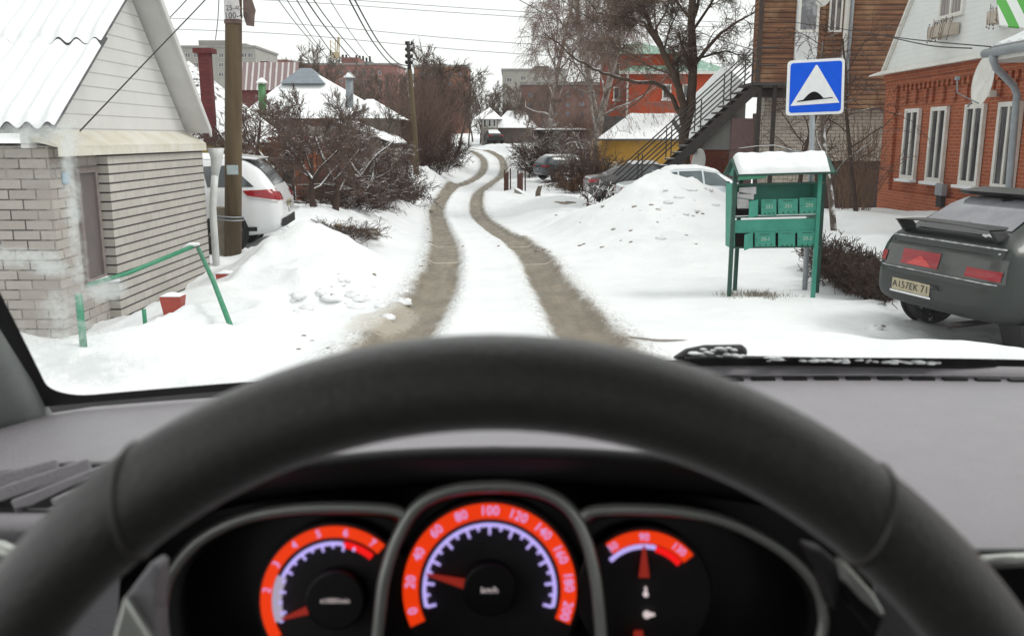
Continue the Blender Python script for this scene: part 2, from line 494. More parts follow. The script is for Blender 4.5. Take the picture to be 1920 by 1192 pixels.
def build_ground():
    ys = [-60, -40, -25, -15, -9, -6, -4, -2, 0, 1.5, 3, 4, 4.6]
    y = 5.0
    while y < 100: ys.append(y); y += max(0.045, 0.0052 * y)
    while y < 690: ys.append(y); y *= 1.12
    s = [0.0]; v = 0.0
    while v < 400:
        st = 0.045 if v < 1.3 else (0.07 if v < 4 else 0.09 * (v / 4) ** 1.5)
        v += st; s.append(v)
    s = np.array(sorted([-q for q in s[1:]] + s))
    ys = np.array(ys)
    xc = (smooth_interp(ys, ty, tl) + smooth_interp(ys, ty, tr_)) / 2
    X = xc[:, None] + s[None, :]
    Y = np.repeat(ys[:, None], len(s), 1)
    Z = ground_arr(X, Y)
    XL = smooth_interp(ys, ty, tl)[:, None]; XR = smooth_interp(ys, ty, tr_)[:, None]
    # perpendicular distance to the rut centre lines, signed so that the verge side is wider
    gl = 1 / np.sqrt(1 + np.gradient(XL[:, 0], ys) ** 2)[:, None]
    dl = (X - XL) * gl; dr = (XR - X) * gl
    d1 = np.where(dl < 0, -dl * 0.66, dl); d2 = np.where(dr < 0, -dr * 0.66, dr)
    trk = np.minimum(d1, d2)
    nr, nc = X.shape
    co = np.stack([X, Y, Z], -1).reshape(-1, 3)
    i = np.arange(nr - 1)[:, None] * nc + np.arange(nc - 1)[None, :]
    q = np.stack([i, i + 1, i + nc + 1, i + nc], -1).reshape(-1, 4)
    me = bpy.data.meshes.new('snow_ground')
    me.vertices.add(len(co)); me.vertices.foreach_set('co', co.ravel())
    me.loops.add(q.size); me.loops.foreach_set('vertex_index', q.ravel().astype(np.int32))
    me.polygons.add(len(q)); me.polygons.foreach_set('loop_start', np.arange(len(q), dtype=np.int32) * 4)
    me.polygons.foreach_set('use_smooth', [True] * len(q))
    me.update(calc_edges=True); me.validate()
    at_ = me.attributes.new('rut', 'FLOAT', 'POINT'); at_.data.foreach_set('value', trk.ravel().astype(np.float32))
    t = NT('street_snow')
    a = t.n("ShaderNodeAttribute"); a.attribute_name = 'rut'
    d = a.outputs['Fac']
    mp = t.n("ShaderNodeMapping"); mp.inputs['Scale'].default_value = (1.0, 0.28, 1.0); t.l(t.pos(), mp.inputs[0])
    n1 = t.noise(5, 6, 0.7, mp.outputs[0]); n2 = t.noise(28, 4, 0.7, mp.outputs[0])
    dd = t.math('ADD', d, t.math('ADD', t.math('MULTIPLY', t.math('SUBTRACT', n1, .5), .16), t.math('MULTIPLY', t.math('SUBTRACT', n2, .5), .16)))
    core = t.math('SUBTRACT', 1.0, t.ramp(dd, .17, .29))
    slush = t.math('MULTIPLY', t.math('SUBTRACT', 1.0, t.ramp(dd, .2, .46)), t.ramp(n2, .42, .62))
    n3 = t.noise(3.2, 5, .6, mp.outputs[0])
    dirt = t.mix(t.ramp(n3, .3, .7), (0.235, 0.198, 0.145), (0.15, 0.125, 0.092))
    dirt = t.mix(t.math('MULTIPLY', t.ramp(t.noise(70, 3, .7), .5, .75), .35), dirt, (0.42, .36, .29))
    ms = t.n('ShaderNodeMapping'); ms.inputs['Scale'].default_value = (9.0, .35, 1.0); t.l(t.pos(), ms.inputs[0])
    dirt = t.mix(t.math('MULTIPLY', t.ramp(t.noise(1.6, 5, .7, ms.outputs[0]), .45, .7), .5), dirt, (.12, .10, .075))
    snow = t.mix(t.ramp(t.noise(1.3, 5), .3, .8), SNOW, (0.73, 0.748, 0.765))
    # scattered grit thrown out on the verge
    gr = t.math('MULTIPLY', t.ramp(t.noise(9, 5, .75), .66, .72), t.math('SUBTRACT', 1.0, t.ramp(d, .5, 2.2)))
    snow = t.mix(t.math('MULTIPLY', gr, .5), snow, (0.33, .30, .27))
    col = t.mix(t.math('MAXIMUM', core, t.math('MULTIPLY', slush, .75)), snow, dirt)
    yy = t.sep(t.pos())[1]
    for jy in (15.1, 18.6):
        jl = t.math('MULTIPLY', core, t.math('LESS_THAN', t.math('ABSOLUTE', t.math('SUBTRACT', t.math('ADD', yy, t.math('MULTIPLY', n1, .12)), jy)), .05))
        col = t.mix(t.math('MULTIPLY', jl, .7), col, (.5, .45, .37))
    def patch(c, rx, ry, colr, amt, col, nz):
        p_ = t.sep(t.pos())
        ex = t.math('DIVIDE', t.math('SUBTRACT', p_[0], c[0]), rx); ey = t.math('DIVIDE', t.math('SUBTRACT', p_[1], c[1]), ry)
        r2 = t.math('ADD', t.math('ADD', t.math('MULTIPLY', ex, ex), t.math('MULTIPLY', ey, ey)), t.math('MULTIPLY', t.math('SUBTRACT', nz, .5), 1.6))
        return t.mix(t.math('MULTIPLY', t.math('SUBTRACT', 1.0, t.ramp(r2, .5, 1.1)), amt), col, colr)
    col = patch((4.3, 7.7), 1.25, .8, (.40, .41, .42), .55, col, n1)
    gp = ground_hit(1232, 638); col = patch(gp, .24, .17, (.13, .105, .08), .85, col, n1)
    gp = ground_hit(740, 600); col = patch((gp.x - .1, gp.y), .35, 1.3, (.50, .45, .38), .5, col, n2)
    rg = t.math('SUBTRACT', 0.9, t.math('MULTIPLY', core, t.math('MULTIPLY', n1, .75)))
    h = t.math('ADD', t.noise(11, 6, .65), t.math('MULTIPLY', t.noise(70, 3, .6), .25))
    t.bump(h, 0.035, 0.55)
    t.set(col, rg, 0, .3)
    me.materials.append(t.m)
    o = bpy.data.objects.new('snow_ground', me); COL.objects.link(o)
    tag(o, 'snow covered ground and street with two brown slush ruts winding uphill', None, None, 'structure')
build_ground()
# ------------------------------------------------------------------ the car we sit in
CX = Vector((1, 0, 0)); CU = Vector((0, SP, CP)); CF = Vector((0, CP, -SP))
M['dash'] = mat('dash_plastic', (0.325, 0.306, 0.33), (0.305, 0.288, 0.31), 30, 0.5, 0.002, 420, spec=0.5)
M['dash_dark'] = mat('dash_dark_plastic', (0.025, 0.024, 0.025), (0.035, 0.033, 0.034), 60, 0.6, 0.0008, 500)
M['rim'] = mat('wheel_leather', (0.034, 0.0325, 0.0315), (0.054, 0.0515, 0.049), 420, 0.38, 0.0010, 520, spec=0.6)
M['trim'] = mat('pillar_trim', (0.30, 0.32, 0.31), (0.26, 0.28, 0.27), 20, 0.8, 0.001, 400)
M['satin'] = mat('satin_silver', (0.60, 0.61, 0.58), (0.54, 0.55, 0.52), 14, 0.34, metal=0.5)
M['rim'].node_tree.nodes['Principled BSDF'].inputs['Sheen Weight'].default_value = 0.6
M['rim'].node_tree.nodes['Principled BSDF'].inputs['Sheen Roughness'].default_value = 0.35
M['seam'] = mat('seam', (0.10, .095, .09), (.08, .075, .07), 60, .5)
M['dial'] = mat('dial_face', (0.022, 0.02, 0.022), (0.03, 0.027, 0.03), 90, 0.55)
M['gloss_black'] = mat('gloss_black', (0.008, 0.008, 0.009), (0.012, 0.011, 0.012), 50, 0.35)
M['arc_red'] = emit('arc_red', (1.0, 0.050, 0.004), 0.50)
M['arc_zone'] = emit('arc_zone', (0.95, 0.008, 0.008), 0.6)
M['arc_lilac'] = emit('arc_lilac', (0.50, 0.41, 0.88), 0.66)
M['arc_white'] = emit('arc_white', (0.55, 0.50, 0.66), 0.42)
M['needle'] = emit('needle_red', (0.7, 0.05, 0.03), 0.2)
M['icon'] = emit('icon_white', (0.8, 0.68, 0.68), 0.5)

car = thing('car', 'interior of the car we ride in, black wheel, glowing dials and grey dashboard', 'car', (0.36, 0.3, 0.0))

# steering wheel
wc = near(925, 1832, 0.268)
def wp(r, a, d=0.0):
    return wc + CX * (r * math.cos(a)) + CU * (r * math.sin(a)) + CF * d
Rm, rt = 0.1812, 0.0150
mb = MB()
rows = []
NA, NB = 144, 22
for i in range(NA):
    a = 2 * math.pi * i / NA
    row = []
    for j in range(NB):
        b = 2 * math.pi * j / NB
        rr = Rm + rt * 0.98 * math.cos(b)
        row.append(wp(rr, a, rt * 1.12 * math.sin(b)))
    rows.append(row)
rows.append(rows[0])
mb.grid(rows, 0, True)
sw = mb.build('steering_wheel', M['rim'], car, True)
for (px, py) in ((247, 925), (1640, 945)):
    a = math.atan2(1832 - py, px - 925)
    mb = MB()
    da = -0.05 if px < 900 else 0.028
    mb.tube([wp(Rm + (rt * .985) * math.cos(b), a + da * math.cos(b), rt * 1.12 * math.sin(b)) for b in [2 * math.pi * k / 24 for k in range(25)]], 0.0009, 6)
    mb.build('seam', M['seam'], sw, True)
mb = MB(); mb.lathe([(0.0, -0.012), (0.045, -0.011), (0.062, -0.004), (0.066, 0.02), (0.0, 0.022)], (0, 0, 0), 32)
Mw = Matrix((CX, CU, CF)).transposed()
mb.v = [tuple(wc + Mw @ Vector(p)) for p in mb.v]
mb.build('hub', M['rim'], sw, True)
for a0 in (R(4), R(176), R(-65), R(-115)):
    mb = MB(); q = []
    for d in (-0.003, 0.012):
        for (r, da) in ((0.055, -0.35), (0.166, -0.09), (0.166, 0.09), (0.055, 0.35)):
            q.append(wp(r, a0 + da, d))
    mb.hull8(q)
    bevel(mb.build('spoke', M['rim'], sw), 0.004)

# dashboard top, rolled front edge and facia
def yb(x): return 0.952 - 0.22 * (x - 0.36) ** 2
ZD = 1.053
mb = MB(); rows = []
xs = [-0.56 + 1.86 * i / 60 for i in range(61)]
for k in range(26):
    row = []
    for x in xs:
        ynear = 0.50 + 0.10 * float(sst(-x, 0.1, 0.35))
        if k <= 14:
            t = k / 14
            y = lerp(yb(x) + 0.02, ynear, t)
            z = ZD - 0.012 * (1 - t) ** 2 + 0.006 * math.sin(math.pi * t)
        else:
            t = (k - 14) / 11
            a = t * math.pi / 2
            if t < 0.6:
                a = t / 0.6 * math.pi / 2
                y = ynear - 0.022 * math.sin(a); z = ZD - 0.022 * (1 - math.cos(a))
            else:
                y = ynear - 0.022 + 0.02 * (t - .6); z = ZD - 0.022 - (t - 0.6) * 0.9
        if x < -0.40: z -= 0.05 * ((-0.40 - x) / 0.16) ** 2
        row.append((x, y, z))
    rows.append(row)
mb.grid(rows)
dash = mb.build('dashboard', M['dash'], car, True)
# decor strip and dark pocket under the roll on the passenger side
mb = MB()
mb.tube([near(px, py, 0.482) for px, py in ((1840, 1054), (1900, 1050), (2000, 1046), (2400, 1040))], 0.0042, 8)
mb.build('decor_strip', M['satin'], dash, True)
mb = MB(); a = near(1870, 1070, 0.476); b = near(2400, 1200, 0.47)
mb.span((a.x, 0.462, b.z - 0.1), (1.1, 0.466, a.z))
mb.build('glove_panel', M['gloss_black'], dash)
# defroster outlet along the glass: raised frame and dark slots
mb = MB()
xs2 = [0.02 + 1.1 * i / 30 for i in range(31)]
mb.grid([[(x, yb(x) - 0.012, ZD - 0.002) for x in xs2], [(x, yb(x) - 0.016, ZD + 0.006) for x in xs2], [(x, yb(x) - 0.024, ZD + 0.006) for x in xs2], [(x, yb(x) - 0.03, ZD - 0.004) for x in xs2]])
df = mb.build('defroster', M['dash'], dash, True)
mb = MB()
for i in range(26):
    x = 0.20 + i * 0.034
    mb.box((x, yb(x) - 0.043, ZD - 0.0065), (0.024, 0.009, 0.006))
mb.build('slot', M['gloss_black'], dash)
# driver's side air outlet
mb = MB()
P = [near(px, py, d) for px, py, d in ((-140, 905, .59), (120, 868, .585), (212, 868, .58), (195, 905, .565), (95, 950, .555), (-140, 958, .555))]
mb.prism([p + CF * -0.004 for p in P], CF * 0.012)
vent = mb.build('air_vent', M['gloss_black'], dash)
for (a, b) in (((-140, 935), (110, 872)), ((-60, 946), (170, 870)), ((25, 950), (205, 880)), ((100, 948), (200, 900))):
    mb = MB(); mb.bar(near(a[0], a[1], .553), near(b[0], b[1], .575), 0.0035, 0.009, up=CU)
    bevel(mb.build('slat', M['dash'], vent), 0.001)
mb = MB()
mb.grid([[near(px, y0 + dy, d) for px in (-160, -60, 20, 80, 130)] for (y0, dy, d) in ((955, 0, .557), (965, 5, .545), (985, 10, .54), (1000, 20, .545))])
mb.build('vent_lip', M['dash'], dash, True)
mb = MB(); mb.tube([near(px, py, 0.52) for px, py in ((-100, 1020), (0, 1030), (45, 1045), (60, 1075))], [0.006, 0.006, 0.005, 0.003], 8)
mb.build('door_trim', M['satin'], dash, True)

# instrument cluster
CD = 0.455
def cp(px, py, d=0.0): return near(px, py, CD + d)
mb = MB()
mb.prism([cp(px, py, 0.02) for px, py in ((200, 1500), (230, 1000), (420, 880), (925, 840), (1430, 880), (1630, 1000), (1660, 1500))], CF * 0.01)
cl = mb.build('instrument_cluster', M['gloss_black'], car)

def smooth_path(pts, n=8):
    P = [Vector((p[0], p[1], 0)) for p in pts]; out = []
    for i in range(len(P) - 1):
        p0, p1, p2, p3 = P[max(i - 1, 0)], P[i], P[i + 1], P[min(i + 2, len(P) - 1)]
        for k in range(n):
            t = k / n
            out.append(0.5 * ((2 * p1) + (p2 - p0) * t + (2 * p0 - 5 * p1 + 4 * p2 - p3) * t * t + (3 * p1 - p0 - 3 * p2 + p3) * t**3))
    out.append(P[-1]); return [(p.x, p.y) for p in out]

MID = smooth_path([(700, 1420), (704, 1250), (712, 1150), (722, 1075), (748, 1000), (785, 945), (845, 917), (925, 909), (1005, 917), (1062, 947), (1096, 1003), (1115, 1075), (1124, 1150), (1130, 1250), (1134, 1420)])
LEFT = smooth_path([(420, 1420), (335, 1300), (308, 1195), (305, 1130), (322, 1072), (372, 1013), (452, 972), (550, 953), (660, 950), (735, 955), (758, 966)])
RIGHT = smooth_path([(1092, 968), (1115, 956), (1190, 953), (1290, 960), (1375, 982), (1465, 1030), (1522, 1085), (1543, 1140), (1538, 1200), (1505, 1300), (1420, 1420)])
def bezel(path, name, w, closex):
    mb = MB()
    mb.tube([cp(x, y, -0.030) for x, y in path], w, 10)
    mb.build(name, M['satin'], cl, True)
    cx = sum(p[0] for p in path) / len(path); cy = 1180
    mb = MB()
    mb.grid([[cp(x, y, -0.029) for x, y in path], [cp(lerp(x, cx, .045), lerp(y, cy, .05), -0.012) for x, y in path], [cp(lerp(x, cx, .06), lerp(y, cy, .07), 0.012) for x, y in path]])
    mb.build('pod_wall', M['gloss_black'], cl, True)
bezel(MID, 'bezel', 0.0030, 0); bezel(LEFT, 'bezel', 0.0029, 0); bezel(RIGHT, 'bezel', 0.0029, 0)

def arc(cx, cy, r0, r1, a0, a1, d, n=48, thick=0.0006):
    """flat ring sector on the dial; angles in degrees, clockwise from straight up"""
    mb = MB(); f = []; k = []
    for i in range(n + 1):
        a = R(lerp(a0, a1, i / n)); s, c = math.sin(a), math.cos(a)
        f.append(cp(cx + r0 * s, cy - r0 * c, d)); k.append(cp(cx + r1 * s, cy - r1 * c, d))
    mb.grid([f, k, [p + CF * thick for p in k], [p + CF * thick for p in f], f])
    return mb
def dial_text(s, cx, cy, r, ang, size, d, upright=False):
    a = R(ang)
    c = cp(cx + r * math.sin(a), cy - r * math.cos(a), d)
    rot = 0 if upright else -a
    X = CX * math.cos(rot) + CU * math.sin(rot); Y = -CX * math.sin(rot) + CU * math.cos(rot)
    Mt = Matrix((X, Y, -CF)).transposed().to_4x4(); Mt.translation = c
    return text_mesh(s, size * CD / FPX, Mt)
def disc(cx, cy, r, d, th, name, m, par):
    mb = MB(); n = 40
    top = [cp(cx + r * math.sin(2 * math.pi * i / n), cy - r * math.cos(2 * math.pi * i / n), d) for i in range(n)]
    mb.prism(top, CF * th)
    o = mb.build(name, m, par); bevel(o, 0.0012); return o
def gauge(name, label, cx, cy, r1, r0, a0, a1, nums, na0, na1, size, hub, needle, hubtext, minor):
    g = disc(cx, cy, r1 * 1.07, 0.0085, 0.004, name, M['dial'], cl)
    if label: g['label'] = label
    arc(cx, cy, r0, r1, a0, a1, 0.0072).build('scale_band', M['arc_red'], g)
    return g
# speedometer
g = gauge('speedometer', None, 918, 1106, 163, 134, -115, 113, None, 0, 0, 0, 50, 0, '', 0)
arc(918, 1106, 119, 126, -105, 105, 0.0066).build('tick_ring', M['arc_lilac'], g)
nb = MB(); tb = MB()
for i in range(11):
    an = -105 + 21 * i
    m2 = dial_text(str(i * 20), 918, 1106, 148.5, an, 25, 0.0060); nb.add(m2.v, m2.f)
for i in range(21):
    an = -105 + 10.5 * i
    b2 = arc(918, 1106, 104 if i % 2 == 0 else 112, 121, an - 1.2, an + 1.2, 0.0061, 1); tb.add(b2.v, b2.f)
nb.build('numerals', M['arc_lilac'], g); tb.build('ticks', M['arc_lilac'], g)
def needle(cx, cy, ang, r_in, r_out, w0, w1, par):
    a = R(ang); s, c = math.sin(a), math.cos(a)
    q = [(cx + r_in * s + w0 * c, cy - r_in * c + w0 * s), (cx + r_in * s - w0 * c, cy - r_in * c - w0 * s), (cx + r_out * s - w1 * c, cy - r_out * c - w1 * s), (cx + r_out * s + w1 * c, cy - r_out * c + w1 * s)]
    mb = MB(); mb.prism([cp(x, y, 0.0025) for x, y in q], CF * 0.001); mb.build('needle', M['needle'], par)
needle(918, 1106, -76, 48, 122, 9, 2, g)
disc(918, 1106, 50, -0.001, 0.009, 'needle_hub', M['gloss_black'], g)
dial_text('km/h', 918, 1106, 0, 0, 16, -0.0022, True).build('unit_mark', M['icon'], g)
# rev counter
g = gauge('rev_counter', None, 628, 1126, 140, 119, -122, 42, None, 0, 0, 0, 50, 0, '', 0)
arc(628, 1126, 104, 111, -112, 8, 0.0066).build('tick_ring', M['arc_lilac'], g)
arc(628, 1126, 101, 113, 9, 40, 0.0066).build('red_zone', M['arc_zone'], g)
arc(628, 1126, 100, 118, -110, -66, 0.0064).build('economy_zone', M['arc_white'], g)
nb = MB(); tb = MB()
for n_, an in ((2, -81), (3, -58), (4, -36), (5, -14), (6, 9), (7, 33)):
    m2 = dial_text(str(n_), 628, 1126, 129, an, 21, 0.0058); nb.add(m2.v, m2.f)
for i in range(12):
    an = -103 + 11.2 * i; b2 = arc(628, 1126, 94 if i % 2 == 0 else 99, 106, an - 1.2, an + 1.2, 0.0061, 1); tb.add(b2.v, b2.f)
nb.build('numerals', M['arc_lilac'], g); tb.build('ticks', M['arc_lilac'], g)
needle(628, 1126, -109, 55, 106, 7.5, 2, g)
disc(628, 1126, 56, -0.001, 0.009, 'needle_hub', M['gloss_black'], g)
dial_text('x1000/min', 628, 1126, 0, 0, 13, -0.0022, True).build('unit_mark', M['icon'], g)
# temperature and fuel
g = disc(1208, 1112, 128, 0.0085, 0.004, 'temperature_gauge', M['dial'], cl)
arc(1208, 1112, 94, 117, -38, 52, 0.0072).build('scale_band', M['arc_red'], g)
arc(1208, 1112, 84, 92, -46, 14, 0.0066).build('tick_ring', M['arc_lilac'], g)
arc(1208, 1112, 80, 92, 15, 50, 0.0066).build('red_zone', M['arc_zone'], g)
nb = MB()
for s_, an in (('50', -34), ('90', 0), ('130', 38)):
    m2 = dial_text(s_, 1208, 1112, 105, an, 20, 0.0058); nb.add(m2.v, m2.f)
nb.build('numerals', M['arc_lilac'], g)
needle(1208, 1112, 0, 30, 88, 10, 2.5, g)
mb = MB()
for (x, y, r) in ((1213, 1152, 7), (1211, 1114, 5)):
    n = 14; mb.prism([cp(x + r * math.sin(2 * math.pi * i / n), y - r * math.cos(2 * math.pi * i / n), 0.006) for i in range(n)], CF * 0.001)
mb.prism([cp(x, y, 0.006) for x, y in ((1209, 1112), (1209, 1100), (1213, 1100), (1213, 1112))], CF * 0.001)
mb.prism([cp(x, y, 0.006) for x, y in ((1218, 1148), (1228, 1150), (1228, 1154), (1218, 1156))], CF * 0.001)
mb.build('icons', M['icon'], g)
needle(1197, 1280, 0, 60, 98, 12, 8, g)
# hood over the cluster
mb = MB(); rows = []
def hoodpt(t, d, up):
    a = math.pi * t
    ca = math.cos(a); sa = math.sin(a)
    x = 940 - 900 * math.copysign(abs(ca) ** 0.9, ca); y = 1240 - (404 + up) * sa ** 0.8
    return near(x, y, d)
ts = [i / 60 for i in range(61)]
rows = [[hoodpt(t, 0.50, -40) for t in ts], [hoodpt(t, 0.43, -12) for t in ts], [hoodpt(t, 0.385, 0) for t in ts], [hoodpt(t, 0.372, -4) for t in ts], [hoodpt(t, 0.370, -16) for t in ts], [hoodpt(t, 0.376, -24) for t in ts], [hoodpt(t, 0.43, -60) for t in ts], [hoodpt(t, 0.47, -75) for t in ts]]
mb.grid(rows)
mb.build('cluster_hood', M['dash_dark'], car, True)
# column stalks behind the wheel
mb = MB()
mb.prism([near(x, y, .335) for x, y in ((1512, 1022), (1545, 1030), (1584, 1064), (1580, 1110), (1566, 1150), (1557, 1130), (1542, 1080))], CF * 0.012)
st = mb.build('column_stalk', M['dash_dark'], car); bevel(st, 0.003)
mb = MB(); mb.prism([near(x, y, .325) for x, y in ((1580, 1052), (1592, 1062), (1640, 1115), (1660, 1150), (1654, 1156), (1620, 1128), (1588, 1092))], CF * 0.008)
bevel(mb.build('chrome_edge', M['satin'], st), 0.0015)
mb = MB(); mb.prism([near(x, y, .328) for x, y in ((1586, 1092), (1620, 1130), (1655, 1158), (1642, 1190), (1600, 1140))], CF * 0.01)
mb.build('dark_inlay', M['gloss_black'], st)
mb = MB(); mb.prism([near(x, y, .33) for x, y in ((205, 1230), (232, 1120), (285, 1050), (298, 1060), (292, 1150), (300, 1230))], CF * 0.012)
st = mb.build('column_stalk', M['dash'], car); bevel(st, 0.003)
mb = MB(); mb.prism([near(x, y, .325) for x, y in ((200, 1230), (230, 1118), (280, 1200), (290, 1240))], CF * 0.006)
bevel(mb.build('chrome_edge', M['satin'], st), 0.0015)

# windscreen
L0 = near(68, 757, 0.815); Lx = near(-8, 640, 0.735)
dl_ = (Lx - L0) / (Lx.z - L0.z)
ZT = 1.60
L1 = L0 + dl_ * (ZT - L0.z)
R0 = Vector((0.72 - L0.x, L0.y, L0.z)); R1 = Vector((0.72 - L1.x, L1.y, L1.z))
def glassp(u, v, off=0.0):
    x0 = lerp(L0.x, R0.x, u)
    b = Vector((x0, yb(x0) - yb(L0.x) + L0.y + 0.0, L0.z + 0.004 * math.sin(math.pi * u)))
    t = Vector((lerp(L1.x, R1.x, u), L1.y + 0.16 * math.sin(math.pi * u), ZT + 0.03 * math.sin(math.pi * u)))
    p = b.lerp(t, v)
    bow = 0.022 * math.sin(math.pi * v)
    return p + Vector((0, 0.7, 0.7)) * (bow + off)
gt = NT('windscreen_glass')
tb_ = gt.n("ShaderNodeBsdfTransparent"); tb_.inputs[0].default_value = (0.975, 0.985, 0.98, 1)
gb = gt.n("ShaderNodeBsdfGlossy"); gb.inputs['Roughness'].default_value = 0.02; gb.inputs['Color'].default_value = (1, 1, 1, 1)
mx = gt.n("ShaderNodeMixShader")
fr = gt.n("ShaderNodeFresnel"); fr.inputs['IOR'].default_value = 1.28
gt.l(fr.outputs[0], mx.inputs[0]); gt.l(tb_.outputs[0], mx.inputs[1]); gt.l(gb.outputs[0], mx.inputs[2]); gt.l(mx.outputs[0], gt.out.inputs[0])
mb = MB(); mb.grid([[glassp(i / 40, j / 16) for i in range(41)] for j in range(17)])
ws = mb.build('windscreen', gt.m, car, True)
# black printed border on the inside of the glass, with rounded inner corners
mb = MB()
def border(u, v):
    return glassp(u, v, -0.004)
def strip(path_a, path_b):
    mb.grid([[border(*p) for p in path_a], [border(*p) for p in path_b]])
UW, VW, RC = 0.0105, 0.016, 0.020
def inner_loop():
    pts = []
    for (cu, cv, a0) in ((UW + RC, VW + RC * 1.6, 180), (1 - UW - RC, VW + RC * 1.6, 270), (1 - UW - RC, 1 - .05, 0), (UW + RC, 1 - .05, 90)):
        for k in range(9):
            a = R(a0 + 90 * k / 8); pts.append((cu + RC * math.cos(a), cv + RC * 1.6 * math.sin(a)))
    return pts
il = inner_loop()
dense_i = []; dense_o = []
for k in range(len(il)):
    a, b = il[k], il[(k + 1) % len(il)]
    n = 30 if max(abs(a[0] - b[0]), abs(a[1] - b[1])) > 0.2 else 1
    for q in range(n):
        p = (lerp(a[0], b[0], q / n), lerp(a[1], b[1], q / n)); dense_i.append(p)
        ou = min(1, max(0, (p[0] - UW) / (1 - 2 * UW))); ov = min(1, max(0, (p[1] - VW) / (1 - VW - .02)))
        # push to the glass edge
        du = min(ou, 1 - ou); dv = min(ov, 1 - ov)
        if p[0] < UW + RC + 1e-6 or p[0] > 1 - UW - RC - 1e-6:
            cu = 0 if p[0] < .5 else 1
            if p[1] < VW + RC * 1.6 - 1e-6: dense_o.append((cu if abs(p[0] - cu) < UW + RC * .35 else p[0], 0 if p[1] < VW + RC * .9 else p[1]))
            else: dense_o.append((cu, p[1]))
        else: dense_o.append((p[0], 0 if p[1] < .5 else 1))
strip(dense_i + dense_i[:1], dense_o + dense_o[:1])
mb.build('black_border', M['gloss_black'], ws, True)
# frost left on the outside of the glass
def proj(p):
    q = p - EYE
    d = q.dot(CF)
    return 960 + FPX * q.dot(CX) / d, 596 - FPX * q.dot(CU) / d
ICE = [(128, 290, 15, 70, .95), (138, 400, 13, 80, .95), (148, 500, 14, 70, .8), (40, 482, 75, 16, 1.0), (95, 500, 40, 16, .9), (195, 545, 38, 20, 1.0), (110, 590, 45, 45, .75), (150, 630, 50, 45, .7), (95, 665, 60, 45, .95), (180, 690, 90, 30, .95), (260, 690, 60, 16, .6),
       (60, 250, 90, 18, .75), (20, 640, 40, 60, .5), (60, 330, 45, 60, .35), (330, 715, 120, 12, .5)]
NI, NJ = 150, 150
mb = MB(); rows = []; fr_ = []
for j in range(NJ + 1):
    row = []
    for i in range(NI + 1):
        p = glassp(0.002 + 0.42 * i / NI, 0.004 + 0.62 * j / NJ, 0.003)
        row.append(p)
        x, y = proj(p)
        fr_.append(min(1.0, max([w * math.exp(-0.5 * ((x - bx) / sx) ** 2 - 0.5 * ((y - by) / sy) ** 2) for bx, by, sx, sy, w in ICE])))
    rows.append(row)
mb.grid(rows)
t = NT('frost')
a = t.n("ShaderNodeAttribute"); a.attribute_name = 'ice'
n1 = t.noise(48, 8, .75); n2 = t.noise(170, 5, .75)
al = t.math('ADD', a.outputs['Fac'], t.math('ADD', t.math('MULTIPLY', t.math('SUBTRACT', n1, .5), 1.5), t.math('MULTIPLY', t.math('SUBTRACT', n2, .5), .9)))
al = t.math('MULTIPLY', t.math('MULTIPLY', t.ramp(al, .3, 1.05), t.ramp(a.outputs['Fac'], 0.06, .3)), .68)
dif = t.n("ShaderNodeBsdfDiffuse"); dif.inputs[0].default_value = (.66, .70, .70, 1)
trl = t.n("ShaderNodeBsdfTranslucent"); trl.inputs[0].default_value = (.80, .84, .84, 1)
m1 = t.n("ShaderNodeMixShader"); m1.inputs[0].default_value = .78; t.l(dif.outputs[0], m1.inputs[1]); t.l(trl.outputs[0], m1.inputs[2])
tp = t.n("ShaderNodeBsdfTransparent"); m2 = t.n("ShaderNodeMixShader"); t.l(al, m2.inputs[0]); t.l(tp.outputs[0], m2.inputs[1]); t.l(m1.outputs[0], m2.inputs[2]); t.l(m2.outputs[0], t.out.inputs[0])
fo = mb.build('frost', t.m, ws, True)
fo.data.attributes.new('ice', 'FLOAT', 'POINT').data.foreach_set('value', fr_)

# pillar trim inside the glass edge
mb = MB(); rows = []
for j in range(13):
    e = L0 + dl_ * ((ZT - L0.z) * j / 12 - 0.05 * (1 if j == 0 else 0))
    rows.append([e + Vector(o_) for o_ in ((0.008, 0.004, -0.002), (0.008, -0.012, -0.006), (0.0, -0.024, -0.006), (-0.02, -0.045, 0), (-0.06, -0.09, 0), (-0.09, -0.11, 0), (-0.1, 0.0, 0))])
mb.grid(rows)
mb.build('pillar_trim', M['trim'], car, True)
mb = MB(); rows = []
for j in range(13):
    e = R0 + Vector((-dl_.x, dl_.y, dl_.z)) * ((ZT - R0.z) * j / 12)
    rows.append([e + Vector(o_) for o_ in ((-0.012, -0.012, -0.006), (0.0, -0.022, -0.006), (0.02, -0.045, 0), (0.06, -0.09, 0), (0.1, 0.0, 0))])
mb.grid(rows)
mb.build('pillar_trim', M['trim'], car, True)
# shell: roof, doors, back, bonnet
M['own_paint'] = mat('own_paint', (0.10, 0.11, 0.12), (0.09, 0.10, 0.11), 3, 0.3, coat=0.6)
M['headliner'] = mat('headliner', (0.36, 0.35, 0.33), (0.33, 0.32, 0.30), 40, 0.9)
mb = MB(); rows = []
for j in range(9):
    t_ = j / 8; row = []
    for i in range(13):
        u = i / 12
        p = glassp(u, 1.0); y = lerp(p.y - 0.01, -1.7, t_); z = p.z + 0.03 * math.sin(math.pi * t_) + 0.01
        row.append((lerp(p.x, lerp(-0.24, 0.96, u), t_ * .3), y, z))
    rows.append(row)
mb.grid(rows)
ro = mb.build('roof', M['headliner'], car, True); sm = ro.modifiers.new('thick', 'SOLIDIFY'); sm.thickness = 0.04; sm.offset = 1
for sx in (-0.56, 1.28):
    mb = MB(); mb.box((sx, -0.35, 0.66), (0.05, 2.4, 0.72)); bevel(mb.build('door', M['own_paint'], car), 0.02)
